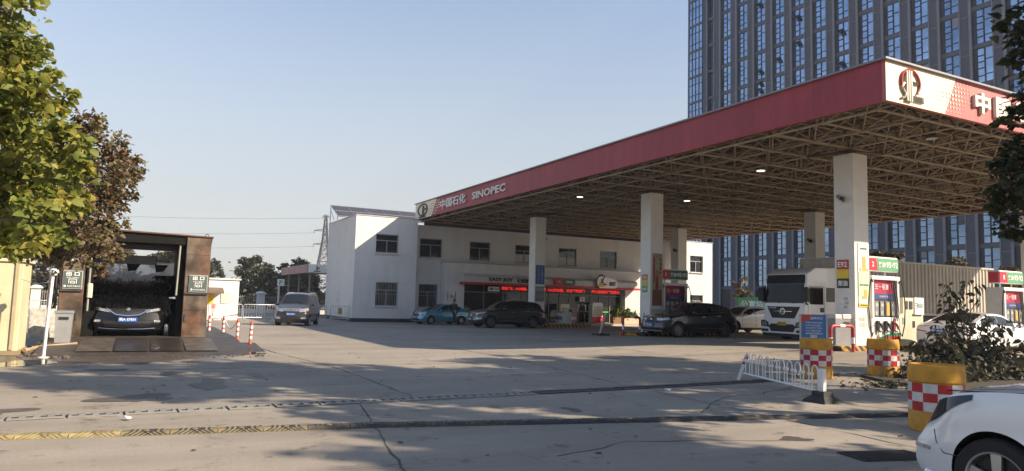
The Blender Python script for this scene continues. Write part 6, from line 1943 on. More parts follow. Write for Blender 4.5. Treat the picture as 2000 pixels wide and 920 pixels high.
crowd(-4.4, 49.05, -2.3, 49.6, 'steel crowd barrier seen just left of the camera pole')
M_hut = streaky('hut_white', (.80, .78, .70), (.74, .71, .62), .7, 1, .3, .5, .9, amt2=.05)
t = thing('gate_hut', 'small white hut with brown awning and yellow poster', 'hut', (4.6, 51.2, BZ)); oo = (4.6, 51.2, BZ)
w = MB(oo); w.box(3.2, 6.05, 51.0, 53.6, BZ, 2.5); w.box(3.1, 6.15, 50.9, 53.7, 2.503, 2.6); w.build('wall', M_hut, t)
w = MB(oo); w.prism([(50.99, 1.98), (50.99, 1.70), (50.1, 1.58), (50.1, 1.68)], 'x', 3.2, 5.05); w.build('awning', P('awning_brown', (.16, .11, .08), .6, var=.3, vscale=9), t)
w = MB(oo); w.box(3.9, 4.5, 50.95, 50.99, .9, 1.55); w.build('poster', P('poster_yellow', (.75, .52, .02), .5), t)
w = MB(oo); w.box(4.95, 5.8, 50.95, 50.99, .95, 1.7); mp_ = w.build('map_board', P('map_pale', (.62, .64, .55), .5), t)
w = MB(oo)
for k in range(5): w.box(5.05, 5.2+.1*((k*3) % 6), 50.942, 50.948, 1.05+k*.12, 1.07+k*.12)
w.build('map_ink', P('map_ink', (.42, .45, .38), .5), mp_)
w = MB(oo); w.box(4.35, 4.6, 50.4, 50.6, .6, .9); w.bar((4.47, 50.5, BZ), (4.47, 50.5, .6), .03, 6); tag(w.build('letter_box', P('box_pink', (.6, .2, .2), .5)), 'small pinkish box on a stick before the hut', 'box').location = oo
# low wall, picket fence, capped pillars
M_pale = P('stone_white', (.60, .60, .58), .7)
fy = 70.
for x0_, x1_, lab in ((-40, -7.8, 'grey picket fence left of the car wash'), (-6.9, 9.9, 'grey picket fence behind the car wash and hut'), (10.6, 24, 'grey picket fence behind the van and white building')):
    t = thing('picket_fence', lab, 'fence', ((x0_+x1_)/2, fy, BZ)); oo = ((x0_+x1_)/2, fy, BZ)
    w = MB(oo); w.box(x0_, x1_, fy-.1, fy+.1, BZ, .22); w.build('base_wall', M_pale, t)
    w = MB(oo); k = int((x1_-x0_)/.16)
    for i in range(k): x = x0_+(x1_-x0_)*i/k; w.box(x, x+.035, fy-.015, fy+.015, .22, 1.5)
    w.box(x0_, x1_, fy-.03, fy-.016, 1.3, 1.34); w.box(x0_, x1_, fy-.03, fy-.016, .4, .44); w.build('pickets', P('picket_grey', (.26, .25, .23), .6), t)
for x, lab in ((10.25, 'white gate pillar with domed cap left of the van'), (-7.35, 'white gate pillar with domed cap left of the car wash')):
    t = thing('gate_pillar', lab, 'pillar', (x, fy, BZ), 0, 'white capped gate pillars')
    w = MB(); w.cbox(-.33, .33, -.33, .33, 0, 1.78, .02); w.build('shaft', M_pale, t)
    w = MB(); w.box(-.46, .46, -.46, .46, 1.783, 1.86); w.lathe([(.46, 1.863), (.40, 1.95), (.25, 2.03), (.02, 2.07)], (0, 0, 0), 16); w.build('cap', M_pale, t, smooth=40)
t = thing('sign_pole', 'thin white pole with a small square sign beside the van', 'sign', (11.0, 65, BZ)); w = MB(); w.bar((0, 0, 0), (0, 0, 3.0), .09, 8); w.build('pole', M_pale, t); w = MB(); w.box(-.18, .42, -.12, -.09, 2.55, 3.15); b_ = w.build('sign', M_signwhite, t); w = MB(); add_text(w, 'P', (.12, -.125, 2.85), (1, 0, 0), (0, 0, 1), .4, .26, bold=.02, depth=.01, center=True); w.build('lettering', M_pgrey, b_)
# small canopy behind the block
t = thing('bus_shelter_canopy', 'small white and rust red canopy on thin posts behind the van', 'canopy', (13.4, 60, BZ)); oo = (13.4, 60, BZ)
w = MB(oo); w.box(12.42, 20, 60, 60.12, 3.52, 4.2); w.build('front_fascia', M_signwhite, t)
w = MB(oo); w.box(12.3, 12.418, 60, 72, 3.5, 4.2); w.build('side_fascia', P('fascia_faded_red', (.42, .26, .24), .6, var=.35, vscale=1.2), t)
w = MB(oo); w.box(12.42, 20, 60.125, 72, 3.75, 3.85); w.build('roof', P('roof_dark', (.08, .07, .07), .7), t)
w = MB(oo); add_text(w, '上', (12.85, 59.99, 3.6), (1, 0, 0), (0, 0, 1), .48, .55, bold=.03, depth=.02); w.build('lettering', M_ink, t)
for x, y in ((12.8, 61), (12.8, 65.5), (12.8, 70.5), (14.6, 61)):
    w = MB(oo); w.bar((x, y, BZ), (x, y, 3.75), .09, 8); w.build('post', P('post_brownish', (.26, .21, .18), .6), t)
# lattice mast
t = thing('lattice_mast', 'grey steel lattice power mast rising behind the white building', 'pylon', (59.6, 262, 0)); M_mast = P('mast_steel', (.10, .10, .11), .6)
w = MB(); zz = np.linspace(0, 31, 12); hw_ = lambda z: 3.6-2.75*min(1, z/22)**1.0 if z < 22 else .85-.55*(z-22)/9
for sx in (-1, 1):
    for sy in (-1, 1):
        for a, b in zip(zz, zz[1:]): w.bar((sx*hw_(a), sy*hw_(a), a), (sx*hw_(b), sy*hw_(b), b), .2, 4)
for a, b in zip(zz, zz[1:]):
    for (p, q) in (((-1, -1), (1, -1)), ((1, -1), (1, 1)), ((1, 1), (-1, 1)), ((-1, 1), (-1, -1))):
        w.bar((p[0]*hw_(a), p[1]*hw_(a), a), (q[0]*hw_(b), q[1]*hw_(b), b), .12, 4); w.bar((q[0]*hw_(a), q[1]*hw_(a), a), (p[0]*hw_(b), p[1]*hw_(b), b), .12, 4); w.bar((p[0]*hw_(a), p[1]*hw_(a), a), (q[0]*hw_(a), q[1]*hw_(a), a), .1, 4)
w.build('tower_frame', M_mast, t)
for z in (20.5, 25.5, 30.8):
    w = MB(); l_ = 4.2 if z < 30 else 1.2
    for s_ in (-1, 1):
        w.bar((0, 0, z+.6), (s_*l_*.85, s_*-l_*.5, z), .11, 4); w.bar((0, 0, z-.3), (s_*l_*.85, s_*-l_*.5, z), .11, 4); w.bar((s_*l_*.85, s_*-l_*.5, z), (s_*l_*.85, s_*-l_*.5, z-1.0), .12, 6)
    w.build('cross_arm', M_mast, t)
for k, (dx_, z) in enumerate(((-3.5, 19.6), (-3.3, 24.6), (-.8, 30.2))):
    w = MB(); p0 = Vector((59.6+dx_, 262+2, z)); p1 = Vector((-165, 300, z+4)); n_ = 24
    w.tube([tuple(p0+(p1-p0)*i/n_-Vector((0, 0, 1))*14*(1-(2*i/n_-1)**2)*.4) for i in range(n_+1)], .06, 4)
    tag(w.build('power_line', M_mast), 'thin power line running left from the mast, %s of three' % ('lowest', 'middle', 'topmost')[k], 'power line', 'power lines')

# ------------------------------------------------------------------ litter
M_paper = P('paper_white', (.72, .72, .70), .7)
for x, y, s_, lab in ((-0.0, 10.15, .06, 'crumpled white paper between drain and speed bump'), (8.9, 10.6, .05, 'small white scrap left of the hooped barrier'), (1.2, 15.4, .04, 'tiny white scrap on the stained concrete left of centre'), (12.2, 9.1, .06, 'white scrap right of the hooped barrier')):
    w = MB(); rr_ = random.Random(int(x*10)); 
    v_ = [(s_*rr_.uniform(-1.2, 1.2), s_*rr_.uniform(-1, 1), s_*rr_.uniform(0, .9)) for _ in range(9)]
    bm = bmesh.new(); [bm.verts.new(p) for p in v_]; bmesh.ops.convex_hull(bm, input=bm.verts); me = bpy.data.meshes.new('paper_scrap'); bm.to_mesh(me); bm.free(); me.materials.append(M_paper)
    o = bpy.data.objects.new('paper_scrap', me); link(o); o.location = (x, y, zg(x, y)+.003); tag(o, lab, 'litter', 'white litter on the ground')
# ------------------------------------------------------------------ foliage
def leaf_mat(name, cols, transl=.35, rough=.55):
    mt = bpy.data.materials.new(name); mt.use_nodes = True
    nt = mt.node_tree; b = nt.nodes['Principled BSDF']; out = nt.nodes['Material Output']
    at = nt.nodes.new('ShaderNodeAttribute'); at.attribute_name = 'tint'
    rp = nt.nodes.new('ShaderNodeValToRGB'); rp.color_ramp.interpolation = 'LINEAR'
    el = rp.color_ramp.elements
    n = len(cols)
    el[0].position = 0; el[0].color = C3(*cols[0]); el[1].position = 1; el[1].color = C3(*cols[-1])
    for i in range(1, n-1):
        e = el.new(i/(n-1)); e.color = C3(*cols[i])
    nt.links.new(at.outputs['Fac'], rp.inputs['Fac'])
    nt.links.new(rp.outputs['Color'], b.inputs['Base Color']); b.inputs['Roughness'].default_value = rough; b.inputs['Specular IOR Level'].default_value = .3
    tr = nt.nodes.new('ShaderNodeBsdfTranslucent'); nt.links.new(rp.outputs['Color'], tr.inputs['Color'])
    mx = nt.nodes.new('ShaderNodeMixShader'); mx.inputs['Fac'].default_value = transl
    nt.links.new(b.outputs['BSDF'], mx.inputs[1]); nt.links.new(tr.outputs['BSDF'], mx.inputs[2]); nt.links.new(mx.outputs['Shader'], out.inputs['Surface'])
    return mt

def leaves_mesh(name, pts, size, mat, seed=0, aspect=.62, droop=.25, flat=.5, jit=.42, tint_noise=None):
    """one folded leaf per point: stalk, widest point left and right, midrib, tip"""
    r = np.random.RandomState(seed)
    P_ = np.asarray(pts, float); n = len(P_)
    L = size*(1+jit*r.randn(n)).clip(.45, 1.7)
    a = r.rand(n)*2*math.pi
    up = np.stack([r.randn(n)*(1-flat), r.randn(n)*(1-flat), np.abs(r.randn(n))*flat+.25], 1); up /= np.linalg.norm(up, axis=1)[:, None]
    d = np.stack([np.cos(a), np.sin(a), -droop*2*r.rand(n)], 1); d -= up*(d*up).sum(1)[:, None]*.75; d /= np.linalg.norm(d, axis=1)[:, None]
    s = np.cross(d, up); s /= np.linalg.norm(s, axis=1)[:, None]; nn = np.cross(s, d)
    W = (L*aspect/2)[:, None]; L1 = L[:, None]; c_ = nn*W*.35
    v0 = P_; vT = P_+d*L1-nn*L1*.15; vM = P_+d*L1*.5
    l1 = P_+d*L1*.22+s*W*.85+c_; r1 = P_+d*L1*.22-s*W*.85+c_; l2 = P_+d*L1*.55+s*W*.9+c_; r2 = P_+d*L1*.55-s*W*.9+c_
    V = np.stack([v0, l1, l2, vT, r2, r1, vM], 1).reshape(-1, 3)
    F = np.array([[0, 6, 1], [1, 6, 2], [2, 6, 3], [3, 6, 4], [4, 6, 5], [5, 6, 0]])
    F = (F[None]+np.arange(n)[:, None, None]*7).reshape(-1, 3)
    me = bpy.data.meshes.new(name)
    me.vertices.add(len(V)); me.vertices.foreach_set('co', V.ravel())
    me.loops.add(F.size); me.loops.foreach_set('vertex_index', F.ravel().astype(np.int32))
    me.polygons.add(len(F)); me.polygons.foreach_set('loop_start', np.arange(0, F.size, 3, dtype=np.int32)); me.polygons.foreach_set('loop_total', np.full(len(F), 3, dtype=np.int32))
    at = me.attributes.new('tint', 'FLOAT', 'POINT')
    t = r.rand(n)
    if tint_noise is not None: t = (t*.55+tint_noise*.45).clip(0, 1)
    at.data.foreach_set('value', np.repeat(t, 7).astype(np.float32))
    me.materials.append(mat); me.update(); me.validate()
    return me

def blob_points(blobs, dens, seed, shell=.55):
    """leaf positions scattered through ball clusters, denser near their skin, with ragged sub-clumps"""
    r = np.random.RandomState(seed); out = []; tn = []
    for (c, rad) in blobs:
        rad = np.array(rad if isinstance(rad, (tuple, list)) else (rad, rad, rad), float)
        n = int(dens*(rad.prod()**(2/3)))
        k = max(4, n//28)
        u_ = r.randn(k, 3); u_ /= np.linalg.norm(u_, axis=1)[:, None]
        cen = u_*(r.rand(k)**.5)[:, None]*1.02
        pick = r.randint(0, k, n)
        p = cen[pick]+r.randn(n, 3)*.17
        out.append(np.array(c)+p*rad); tn.append(r.rand(k)[pick])
    return np.concatenate(out), np.concatenate(tn)

M_bark = P('bark_brown', (.09, .07, .052), .9, var=.4, vscale=12, bump=.5)
def limb(w, a, b, r0, r1, rr, seg=6, wob=.06):
    a = Vector(a); b = Vector(b); L_ = (b-a).length
    pts = []
    for i in range(seg+1):
        f = i/seg; p = a+(b-a)*f
        if 0 < i < seg: p += Vector((rr.gauss(0, wob), rr.gauss(0, wob), rr.gauss(0, wob*.5)+L_*.05*math.sin(math.pi*f)))
        pts.append(tuple(p))
    w.tube(pts, [r0+(r1-r0)*i/seg for i in range(seg+1)], 6)
def tree(label, base, blobs, mat, size, dens, seed, trunk_r=.16, fork=.45, name='tree', group=None, droop=.25, flat=.5, aspect=.62, twig=True):
    rr = random.Random(seed)
    t = thing(name, label, 'tree', base, 0, group)
    bl = [((c[0]-base[0], c[1]-base[1], c[2]-base[2]), r_) for c, r_ in blobs]
    pts, tn = blob_points(bl, dens, seed)
    me = leaves_mesh('crown', pts, size, mat, seed, aspect, droop, flat, tint_noise=tn)
    link(bpy.data.objects.new('crown', me), t)
    zmin = min(b[0][2] for b in bl); zmax = max(b[0][2] for b in bl)
    w = MB(); fk = (0, 0, max(.8, zmin*fork)); 
    limb(w, (0, 0, -.1), fk, trunk_r, trunk_r*.8, rr, 5, .03)
    top = (rr.gauss(0, .2), rr.gauss(0, .2), zmin+(zmax-zmin)*.6); limb(w, fk, top, trunk_r*.8, trunk_r*.35, rr, 6, .08)
    w.build('trunk', M_bark, t, smooth=60)
    w = MB()
    for c, r_ in bl:
        hd_ = math.hypot(c[0]-fk[0], c[1]-fk[1]); f = min(1, max(0, (c[2]-.3*hd_*rr.uniform(.2, 1)-fk[2])/(top[2]-fk[2]+.01)))
        st_ = tuple(fk[k]+(top[k]-fk[k])*f for k in range(3))
        limb(w, st_, c, trunk_r*.28, .012, rr, 6, .09)
        if twig:
            rd = r_ if not isinstance(r_, (tuple, list)) else max(r_)
            for _ in range(5):
                d = Vector((rr.gauss(0, 1), rr.gauss(0, 1), rr.gauss(0, .7))).normalized()*rd*.9
                limb(w, c, tuple(Vector(c)+d), .016, .005, rr, 3, .03)
    w.build('limbs', M_bark, t, smooth=60)
    return t
def px(x, y, D):
    """world point seen at photo pixel x, y at depth D (used to copy crown outlines)"""
    d = _fw+_rx*((x-1000)/1390)-_up*((y-460)/1390)
    return tuple(Vector((0, 0, EYE))+d*D)

# yellow-green tree at the left edge: large leaves, lit from the right
M_lf_y = leaf_mat('leaves_yellow_green', [(.10, .125, .03), (.15, .18, .035), (.20, .225, .045), (.28, .27, .055), (.44, .36, .075)], .45)
D = 9.4
bl = []
for i, (x, y, r_) in enumerate(((10, 25, 52), (45, 95, 48), (5, 135, 75), (72, 178, 50), (118, 208, 36), (35, 250, 78), (120, 285, 52), (75, 345, 70), (15, 385, 75), (142, 335, 40), (85, 430, 55), (32, 455, 48), (10, 490, 28), (-85, 180, 130), (-90, 380, 110), (-80, 40, 110), (40, 200, 50), (150, 395, 24))):
    dd_ = D+((i*37) % 10-5)*.16
    bl.append((px(x, y, dd_), r_*dd_/1390))
b0 = px(-260, 700, 9.6)
tree('yellow green tree with large leaves hanging in from the left edge', (b0[0], b0[1], 0), bl, M_lf_y, .098, 3300, 21, .08, fork=.97, droop=.45, flat=.45, aspect=.78)
# reddish brown tree behind it
M_lf_r = leaf_mat('leaves_russet', [(.065, .062, .03), (.12, .085, .05), (.18, .11, .065), (.12, .13, .045), (.25, .18, .11)], .30)
D = 14.2
bl = []
for i, (x, y, r_) in enumerate(((165, 250, 36), (205, 290, 42), (240, 325, 36), (262, 345, 24), (190, 350, 52), (232, 385, 34), (150, 330, 50), (165, 410, 50), (215, 440, 30), (150, 465, 48), (195, 480, 32), (228, 492, 20), (185, 520, 18), (120, 490, 34), (100, 400, 60), (60, 470, 40), (200, 530, 12))):
    dd_ = D+((i*53) % 10-5)*.2
    bl.append((px(x, y, dd_), r_*dd_/1390))
b0 = px(-70, 700, 14.6)
tree('russet brown tree with small dry leaves in front of the car wash', (b0[0], b0[1], 0), bl, M_lf_r, .075, 4200, 22, .08, fork=1.35, droop=.3, flat=.35, aspect=.75)
# dark tree at the right edge, with a broad high crown
M_lf_d = leaf_mat('leaves_dark', [(.018, .026, .012), (.028, .04, .016), (.04, .05, .02), (.06, .062, .024)], .22)
D = 10.2
bl = []
for i, (x, y, r_) in enumerate(((1990, 190, 34), (1972, 240, 26), (1995, 290, 50), (1952, 330, 30), (1975, 375, 46), (1945, 395, 28), (1990, 420, 42), (1975, 455, 20), (1995, 60, 22), (2000, 120, 26), (2060, 330, 80), (2070, 180, 80), (2080, 60, 70), (2130, 430, 60))):
    dd_ = D+((i*31) % 10-5)*.12
    bl.append((px(x, y, dd_), r_*dd_/1390))
bt = (12.3, 5.0)
def crown(x, y, z0, z1, rad, n, seed):
    rr = random.Random(seed); out = []
    for i in range(n):
        a = rr.random()*6.28; q = rad*math.sqrt(rr.random()); z = z0+(z1-z0)*rr.random()
        k = 1-.5*((z-z0)/(z1-z0))**2
        out.append(((x+q*k*math.cos(a), y+q*k*math.sin(a), z), rr.uniform(.55, .95)))
    return out
tree('dark leaved tree hanging in at the right edge, against the canopy', (bt[0], bt[1], 0), bl, M_lf_d, .085, 2300, 23, .2, droop=.35, flat=.4)
tree('tall street tree just outside the right edge whose crown shades the entrance', (13.2, 4.2, 0), crown(13.2, 4.2, 6.3, 11.6, 3.4, 40, 31), M_lf_d, .22, 620, 24, .2, twig=False)
tree('tall street tree farther right of the edge, beyond the first one', (18.3, 2.8, 0), crown(18.3, 2.8, 5.4, 11.4, 3.7, 44, 32), M_lf_d, .22, 620, 25, .2, twig=False)
tree('tall street tree near the checkered barrels, outside the right edge', (22.4, 5.6, 0), crown(22.4, 5.6, 5.6, 10.6, 3.4, 36, 33), M_lf_d, .22, 620, 26, .2, twig=False)
tree('tall street tree behind the white hatchback, outside the frame', (16.2, -3.6, 0), crown(16.2, -3.6, 5.0, 10.0, 3.3, 34, 34), M_lf_d, .22, 620, 27, .2, twig=False)
tree('street tree across the entrance behind the camera', (9.5, -8.2, 0), crown(9.5, -8.2, 5.4, 9.4, 2.4, 9, 35), M_lf_d, .22, 300, 28, .2, twig=False)

# withered bush at the right edge
M_lf_w = leaf_mat('leaves_withered', [(.045, .05, .028), (.07, .072, .042), (.105, .10, .066), (.16, .145, .11)], .2, .7)
def bush(name, label, base, stems, mat, size, per, seed, spread, cat='bush'):
    rr = random.Random(seed); t = thing(name, label, cat, base)
    w = MB(); pts = []
    for (dx_, dy_, h_) in stems:
        a = Vector((dx_*.45, dy_*.45, 0)); b = Vector((dx_, dy_, h_)); n_ = 7; pl = []
        for i in range(n_+1):
            f = i/n_; p = a+(b-a)*f+Vector((rr.gauss(0, .05), rr.gauss(0, .05), .25*h_*math.sin(math.pi*f)*.5)); pl.append(tuple(p))
            if f > .25:
                for _ in range(per): pts.append((p.x+rr.gauss(0, spread), p.y+rr.gauss(0, spread), p.z+rr.gauss(0, spread*.8)))
        w.tube(pl, [.018*(1-.7*i/n_) for i in range(n_+1)], 5)
    w.build('stems', M_bark, t, smooth=60)
    me = leaves_mesh('foliage', pts, size, mat, seed, .5, .9, .15, .35)
    link(bpy.data.objects.new('foliage', me), t)
    return t
rr = random.Random(44)
st_ = [(dx_, rr.uniform(-.4, .9), rr.uniform(.5, .95) if dx_ < 0 else rr.uniform(.7, 1.65)) for dx_ in [rr.uniform(-.9, 2.5) for _ in range(34)]]+[(-1.35, .2, .5), (-1.2, .4, .7), (-.5, .3, 1.25), (.1, .5, 1.7), (.2, .2, 2.0), (-1.3, 0, .5), (.1, .4, 2.25), (.6, .3, 2.3), (1.2, .3, 2.3)]
bush('withered_bush', 'withered bush with large drooping grey brown leaves at the right edge', (17.7, 10.3, zg(17, 10)), st_, M_lf_w, .155, 6, 45, .075)
pts = [(rr.uniform(-1.4, 3.4), rr.uniform(-.55, 1.0), 0) for _ in range(2600)]
pts = [(x, y, abs(rr.gauss(0, .27))*(1 if x > -.8 else .5)+.02) for x, y, _ in pts]
t = thing('hedge', 'low dark hedge of shrubs under the withered bush', 'hedge', (16.9, 9.9, zg(17, 10)))
link(bpy.data.objects.new('foliage', leaves_mesh('foliage', pts, .13, M_lf_w, 46, .6, .5, .3)), t)
w = MB()
for _ in range(60):
    x, y = rr.uniform(-1.8, 3.1), rr.uniform(-.5, .9); w.bar((x, y, 0), (x+rr.gauss(0, .2), y+rr.gauss(0, .2), rr.uniform(.3, .7)), .01, 4, r2=.004)
w.build('stems', M_bark, t)
w = MB(); w.prism([(14.6, 8.8), (20.5, 8.8), (21.5, 9.6), (21.5, 11.2), (15.2, 11.2), (14.5, 10)], 'z', -.02, .10); struct('planting_soil', w, P('soil_dark', (.05, .042, .034), .95, var=.4, vscale=8, bump=.4))
pts = [(14.0+rr.gauss(0, .5), 9.75+rr.gauss(0, .22), 0) for _ in range(170)]; pts = [(x, y, zg(x, y)+abs(rr.gauss(0, .05))) for x, y, _ in pts]
o = bpy.data.objects.new('weeds', leaves_mesh('weeds', pts, .10, M_lf_w, 47, .6, .3, .5)); link(o); tag(o, 'low weeds spreading from the hedge onto the concrete', 'weeds', kind='stuff')
pts = []
for k in range(260):
    f = rr.random(); x, y = 14.6+rr.gauss(0, .6), 11.9+rr.gauss(0, .3); pts.append((x, y, zg(x, y)+.004))
o = bpy.data.objects.new('fallen_leaves', leaves_mesh('fallen_leaves', pts+[(rr.uniform(-2.5, 13), rr.uniform(5.5, 21), .006) for _ in range(150)], .06, leaf_mat('leaves_fallen', [(.06, .05, .035), (.12, .09, .05), (.20, .13, .06)], .1), 48, .6, 0, .95)); link(o); tag(o, 'small dry leaves scattered on the concrete', 'leaves', kind='stuff')

# trees beyond the fence
M_lf_b1 = leaf_mat('leaves_far_green', [(.035, .042, .026), (.05, .055, .034), (.07, .068, .042), (.10, .085, .045)], .2)
M_lf_b2 = leaf_mat('leaves_far_olive', [(.05, .05, .03), (.075, .065, .035), (.12, .09, .04), (.17, .12, .045)], .2)
protos = []
for k in range(4):
    rr2 = random.Random(70+k); bl = []
    hgt = (8.6, 7.6, 8.2, 6.6)[k]
    for i in range(17):
        z = rr2.uniform(1.6, hgt-.8); q = (2.9-.8*((z-hgt*.45)/hgt*2)**2)*math.sqrt(rr2.random()); a = rr2.random()*6.28
        bl.append(((q*math.cos(a), q*math.sin(a), z), rr2.uniform(.6, 1.15)))
    t = tree('far tree', (0, 0, 0), bl, M_lf_b1 if k != 2 else M_lf_b2, .34, 620, 80+k, .18, group='trees in the row beyond the fence', flat=.35, twig=False)
    protos.append(t)
labs = ['tall dark green tree in the row beyond the fence', 'bushy dark green tree in the row beyond the fence', 'olive and yellow tree in the row beyond the fence', 'lower rounded green tree in the row beyond the fence']
row = []
x = -52.
rr = random.Random(90); i = 0
while x < 42:
    row.append((x, 98+rr.uniform(-9, 14), rr.choice((0, 0, 1, 1, 2, 3)))); x += rr.uniform(1.7, 2.9)
first = set()
for (x, y, k) in row:
    if k not in first: t = protos[k]; first.add(k)
    else: t = dup(protos[k])
    t.location = (x, y, BZ); t.rotation_euler = (0, 0, rr.uniform(0, 6.28)); s_ = rr.uniform(.70, .94); t.scale = (s_, s_, s_*rr.uniform(.9, 1.1)); t['label'] = labs[k]
for k, p in enumerate(protos):
    if k not in first:
        p.location = (20, 108, BZ); p['label'] = labs[k]
pts = [(rr.uniform(-60, 45), 93+rr.gauss(0, 3), BZ+abs(rr.gauss(0, 1.7))) for _ in range(11000)]
o = bpy.data.objects.new('undergrowth', leaves_mesh('undergrowth', pts, .42, M_lf_b1, 91, .6, .3, .35)); link(o); tag(o, 'dense undergrowth along the foot of the far trees', 'undergrowth', kind='stuff')
# small tree by the tower, shrubs behind the container
bl = [(px(1446+dx_, y, 62), r_*62/1390) for dx_, y, r_ in ((-8, 555, 8), (6, 548, 7), (-2, 570, 10), (14, 572, 7), (-12, 580, 6))]
b0 = px(1462, 640, 62); tree('small yellowish tree in front of the tower beside the green banner', (b0[0], b0[1], BZ), bl, leaf_mat('leaves_pale', [(.10, .09, .05), (.16, .13, .07), (.24, .2, .11)], .3), .30, 330, 95, .1, twig=False)
for i, (x, y, r_, lab) in enumerate(((1712, 494, 13, 'shrub top showing above the container beside the front column'), (1745, 500, 10, 'lower shrub top showing above the left part of the container'), (1868, 510, 12, 'shrub top showing above the right part of the container'), (1982, 528, 16, 'small tree behind the pump at the right edge'))):
    c = px(x, y, 60); bl = [((c[0]+dx_, c[1]+dy_, c[2]+dz_), r_*60/1390) for dx_, dy_, dz_ in ((0, 0, 0), (.5, -.4, -.2), (-.5, .4, -.25), (.2, .2, -1.0))]
    tree(lab, (c[0], c[1], BZ), bl, M_lf_b2, .28, 420, 96+i, .09, twig=False)
# plants in the shop planters
M_lf_p = leaf_mat('leaves_potted', [(.05, .09, .02), (.10, .15, .03), (.22, .22, .05)], .35)
for i, (x, h_, n_, lab) in enumerate(((35.4, 1.0, 10, 'leafy green plant growing in the brown pot'), (36.6, .9, 12, 'young plant at the left of the planter box'), (37.4, .6, 9, 'low yellow green plant at the right of the planter box'), (39.0, 1.3, 12, 'green shrub in the white planter at the end of the shop'))):
    bush('potted_plant', lab, (x, 48.85, .44), [(rng.uniform(-.35, .35), rng.uniform(-.2, .2), h_*rng.uniform(.4, 1)) for _ in range(n_)], M_lf_p, .22, 3, 120+i, .1, 'plant')

# ------------------------------------------------------------------ people
def skin_mesh(name, verts, edges, radii, mat, levels=2):
    me = bpy.data.meshes.new(name); me.from_pydata([tuple(v) for v in verts], edges, []); me.update()
    o = bpy.data.objects.new('tmp', me); scene.collection.objects.link(o)
    sm_ = o.modifiers.new('skin', 'SKIN'); sm_.use_smooth_shade = True
    for i, d in enumerate(me.skin_vertices[0].data):
        r_ = radii[i]; d.radius = (r_, r_) if not isinstance(r_, tuple) else r_
        d.use_root = (i == 0)
    s2 = o.modifiers.new('sub', 'SUBSURF'); s2.levels = levels; s2.render_levels = levels
    dg = bpy.context.evaluated_depsgraph_get()
    out = bpy.data.meshes.new_from_object(o.evaluated_get(dg)); out.name = name
    out.materials.clear(); out.materials.append(mat)
    bpy.data.objects.remove(o); bpy.data.meshes.remove(me)
    try: out.shade_smooth()
    except Exception: pass
    return out
M_skin = P('skin', (.40, .24, .17), .55); M_hair = P('hair_black', (.012, .011, .010), .6)
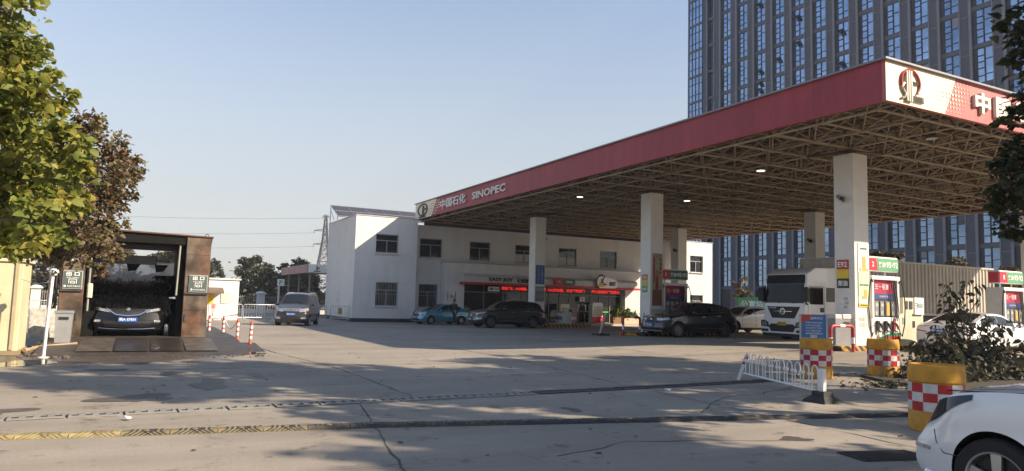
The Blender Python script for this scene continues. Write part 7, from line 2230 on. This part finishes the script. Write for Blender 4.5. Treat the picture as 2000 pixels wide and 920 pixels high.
def person(label, loc, rz, jacket, trouser, stride, arm, lean):
    """local: faces +X, feet on z = 0"""
    t = thing('person', label, 'person', loc, rz)
    hip = .92; sx = stride
    # joints: pelvis, waist, chest, neck, head | arms | legs
    V = [(0, 0, hip), (lean*.3, 0, 1.10), (lean*.7, 0, 1.32), (lean, 0, 1.48), (lean+.015, 0, 1.56), (lean+.03, 0, 1.66)]
    E_ = [(0, 1), (1, 2), (2, 3), (3, 4), (4, 5)]; Rr = [(.16, .12), (.14, .10), (.18, .11), (.065, .06), (.07, .075), (.085, .10)]
    def chain(par, pts_, rs_):
        p = par
        for q, r_ in zip(pts_, rs_):
            V.append(q); Rr.append(r_); E_.append((p, len(V)-1)); p = len(V)-1
        return p
    hands = []
    for s_ in (1, -1):
        a = arm[0 if s_ > 0 else 1]
        el = (lean*.7+a[0], s_*.25, 1.12); wr = (lean*.7+a[1], s_*a[2], a[3])
        h_ = chain(2, [(lean*.75, s_*.19, 1.40), el, wr], [.07, .05, .036])
        d = (Vector(wr)-Vector(el)).normalized(); w0 = Vector(wr)
        palm = w0+d*.08; V.append(tuple(palm)); Rr.append((.042, .02)); E_.append((h_, len(V)-1)); pi_ = len(V)-1
        side = Vector((-d.z, 0, d.x)) if abs(d.y) < .9 else Vector((1, 0, 0))
        for k in range(4):
            o1 = palm+side*(-.030+.02*k)+d*.045; o2 = o1+d*(.035-.006*abs(k-1.3))+Vector((.0, -s_*.02, 0))
            V.append(tuple(o1)); Rr.append(.010); E_.append((pi_, len(V)-1)); V.append(tuple(o2)); Rr.append(.008); E_.append((len(V)-2, len(V)-1))
        th = w0+d*.03+side*.05; V.append(tuple(th)); Rr.append(.011); E_.append((h_, len(V)-1)); V.append(tuple(th+d*.045)); Rr.append(.009); E_.append((len(V)-2, len(V)-1))
    for s_ in (1, -1):
        f = sx*s_
        chain(0, [(0, s_*.10, hip-.06), (f*.5+.03, s_*.10, .50), (f*.95-.02*abs(f), s_*.10, .09), (f*.95+.13, s_*.11, .035)], [.10, .062, .042, .035])
    link(bpy.data.objects.new('body', skin_mesh('body', V, E_, Rr, M_skin, 2)), t)
    # jacket shell: torso and sleeves
    Vj = [(0, 0, hip-.04), (lean*.3, 0, 1.10), (lean*.7, 0, 1.32), (lean*.95, 0, 1.46)]; Ej = [(0, 1), (1, 2), (2, 3)]; Rj = [(.185, .145), (.17, .13), (.205, .14), (.09, .085)]
    for s_ in (1, -1):
        a = arm[0 if s_ > 0 else 1]
        for q, r_, par in (((lean*.75, s_*.20, 1.405), .085, 2), ((lean*.7+a[0], s_*.25, 1.12), .068, None), ((lean*.7+a[1]*.93+a[0]*.07, s_*(a[2]*.93+.25*.07), a[3]*.93+1.12*.07), .052, None)):
            Vj.append(q); Rj.append(r_); Ej.append((par if par is not None else len(Vj)-2, len(Vj)-1))
    link(bpy.data.objects.new('jacket', skin_mesh('jacket', Vj, Ej, Rj, jacket)), t)
    Vt = [(0, 0, hip+.02)]; Et = []; Rt = [(.165, .13)]
    for s_ in (1, -1):
        f = sx*s_
        for q, r_, par in (((0, s_*.105, hip-.08), .115, 0), ((f*.5+.03, s_*.10, .50), .08, None), ((f*.94, s_*.10, .11), .06, None)):
            Vt.append(q); Rt.append(r_); Et.append((par if par is not None else len(Vt)-2, len(Vt)-1))
    link(bpy.data.objects.new('trousers', skin_mesh('trousers', Vt, Et, Rt, trouser)), t)
    for s_ in (1, -1):
        f = sx*s_; w = MB(); w.ball((f*.95+.05, s_*.105, .045), (.145, .05, .05), 12); w.build('shoe', P('shoe_grey', (.16, .15, .14), .6), t, smooth=60)
    hx, hz = lean+.03, 1.655
    w = MB(); w.ball((hx-.012, 0, hz+.03), (.108, .092, .092), 14); w.build('hair', M_hair, t, smooth=60)
    w = MB(); w.ball((hx+.045, 0, hz-.035), (.066, .068, .092), 14); w.ball((hx+.113, 0, hz-.035), (.018, .014, .022), 8)
    w.ball((hx+.0, .088, hz-.03), (.022, .012, .03), 8); w.ball((hx+.0, -.088, hz-.03), (.022, .012, .03), 8); fc = w.build('face', M_skin, t, smooth=60)
    w = MB(); w.ball((hx+.103, .03, hz-.005), (.008, .013, .007), 6); w.ball((hx+.103, -.03, hz-.005), (.008, .013, .007), 6); w.box(hx+.100, hx+.108, -.022, .022, hz-.085, hz-.078); w.build('eyes_and_mouth', P('feature_dark', (.06, .025, .02), .5), fc)
M_jk = P('jacket_black', (.012, .012, .015), .8); M_tr = P('trousers_navy', (.018, .022, .035), .8)
person('person in a black jacket and dark trousers walking past the light blue car', (19.55, 45.7, zg(19.5, 45.7)), math.radians(200), M_jk, M_tr, .20, ((.0, .10, .26, .92), (-.06, .16, .24, .98)), .05)
person('person in a black jacket standing beside the white and red drinks cabinet', (31.8, 48.3, -.03), math.radians(100), M_jk, P('trousers_grey', (.03, .028, .03), .8), .12, ((.02, .08, .26, .90), (-.02, .05, .26, .88)), .03)

# ------------------------------------------------------------------ autumn haze in the air
hm = bpy.data.materials.new('haze'); hm.use_nodes = True
hn = hm.node_tree; hn.nodes.remove(hn.nodes['Principled BSDF']); hv = hn.nodes.new('ShaderNodeVolumePrincipled')
hv.inputs['Color'].default_value = C3(.78, .87, 1.0); hv.inputs['Density'].default_value = .0004
hn.links.new(hv.outputs['Volume'], hn.nodes['Material Output'].inputs['Volume'])
w = MB(); w.box(-720, 720, -220, 720, -1.4, 72)
tag(w.build('haze', hm), 'thin pale autumn haze filling the air over the whole site', 'haze', kind='stuff')
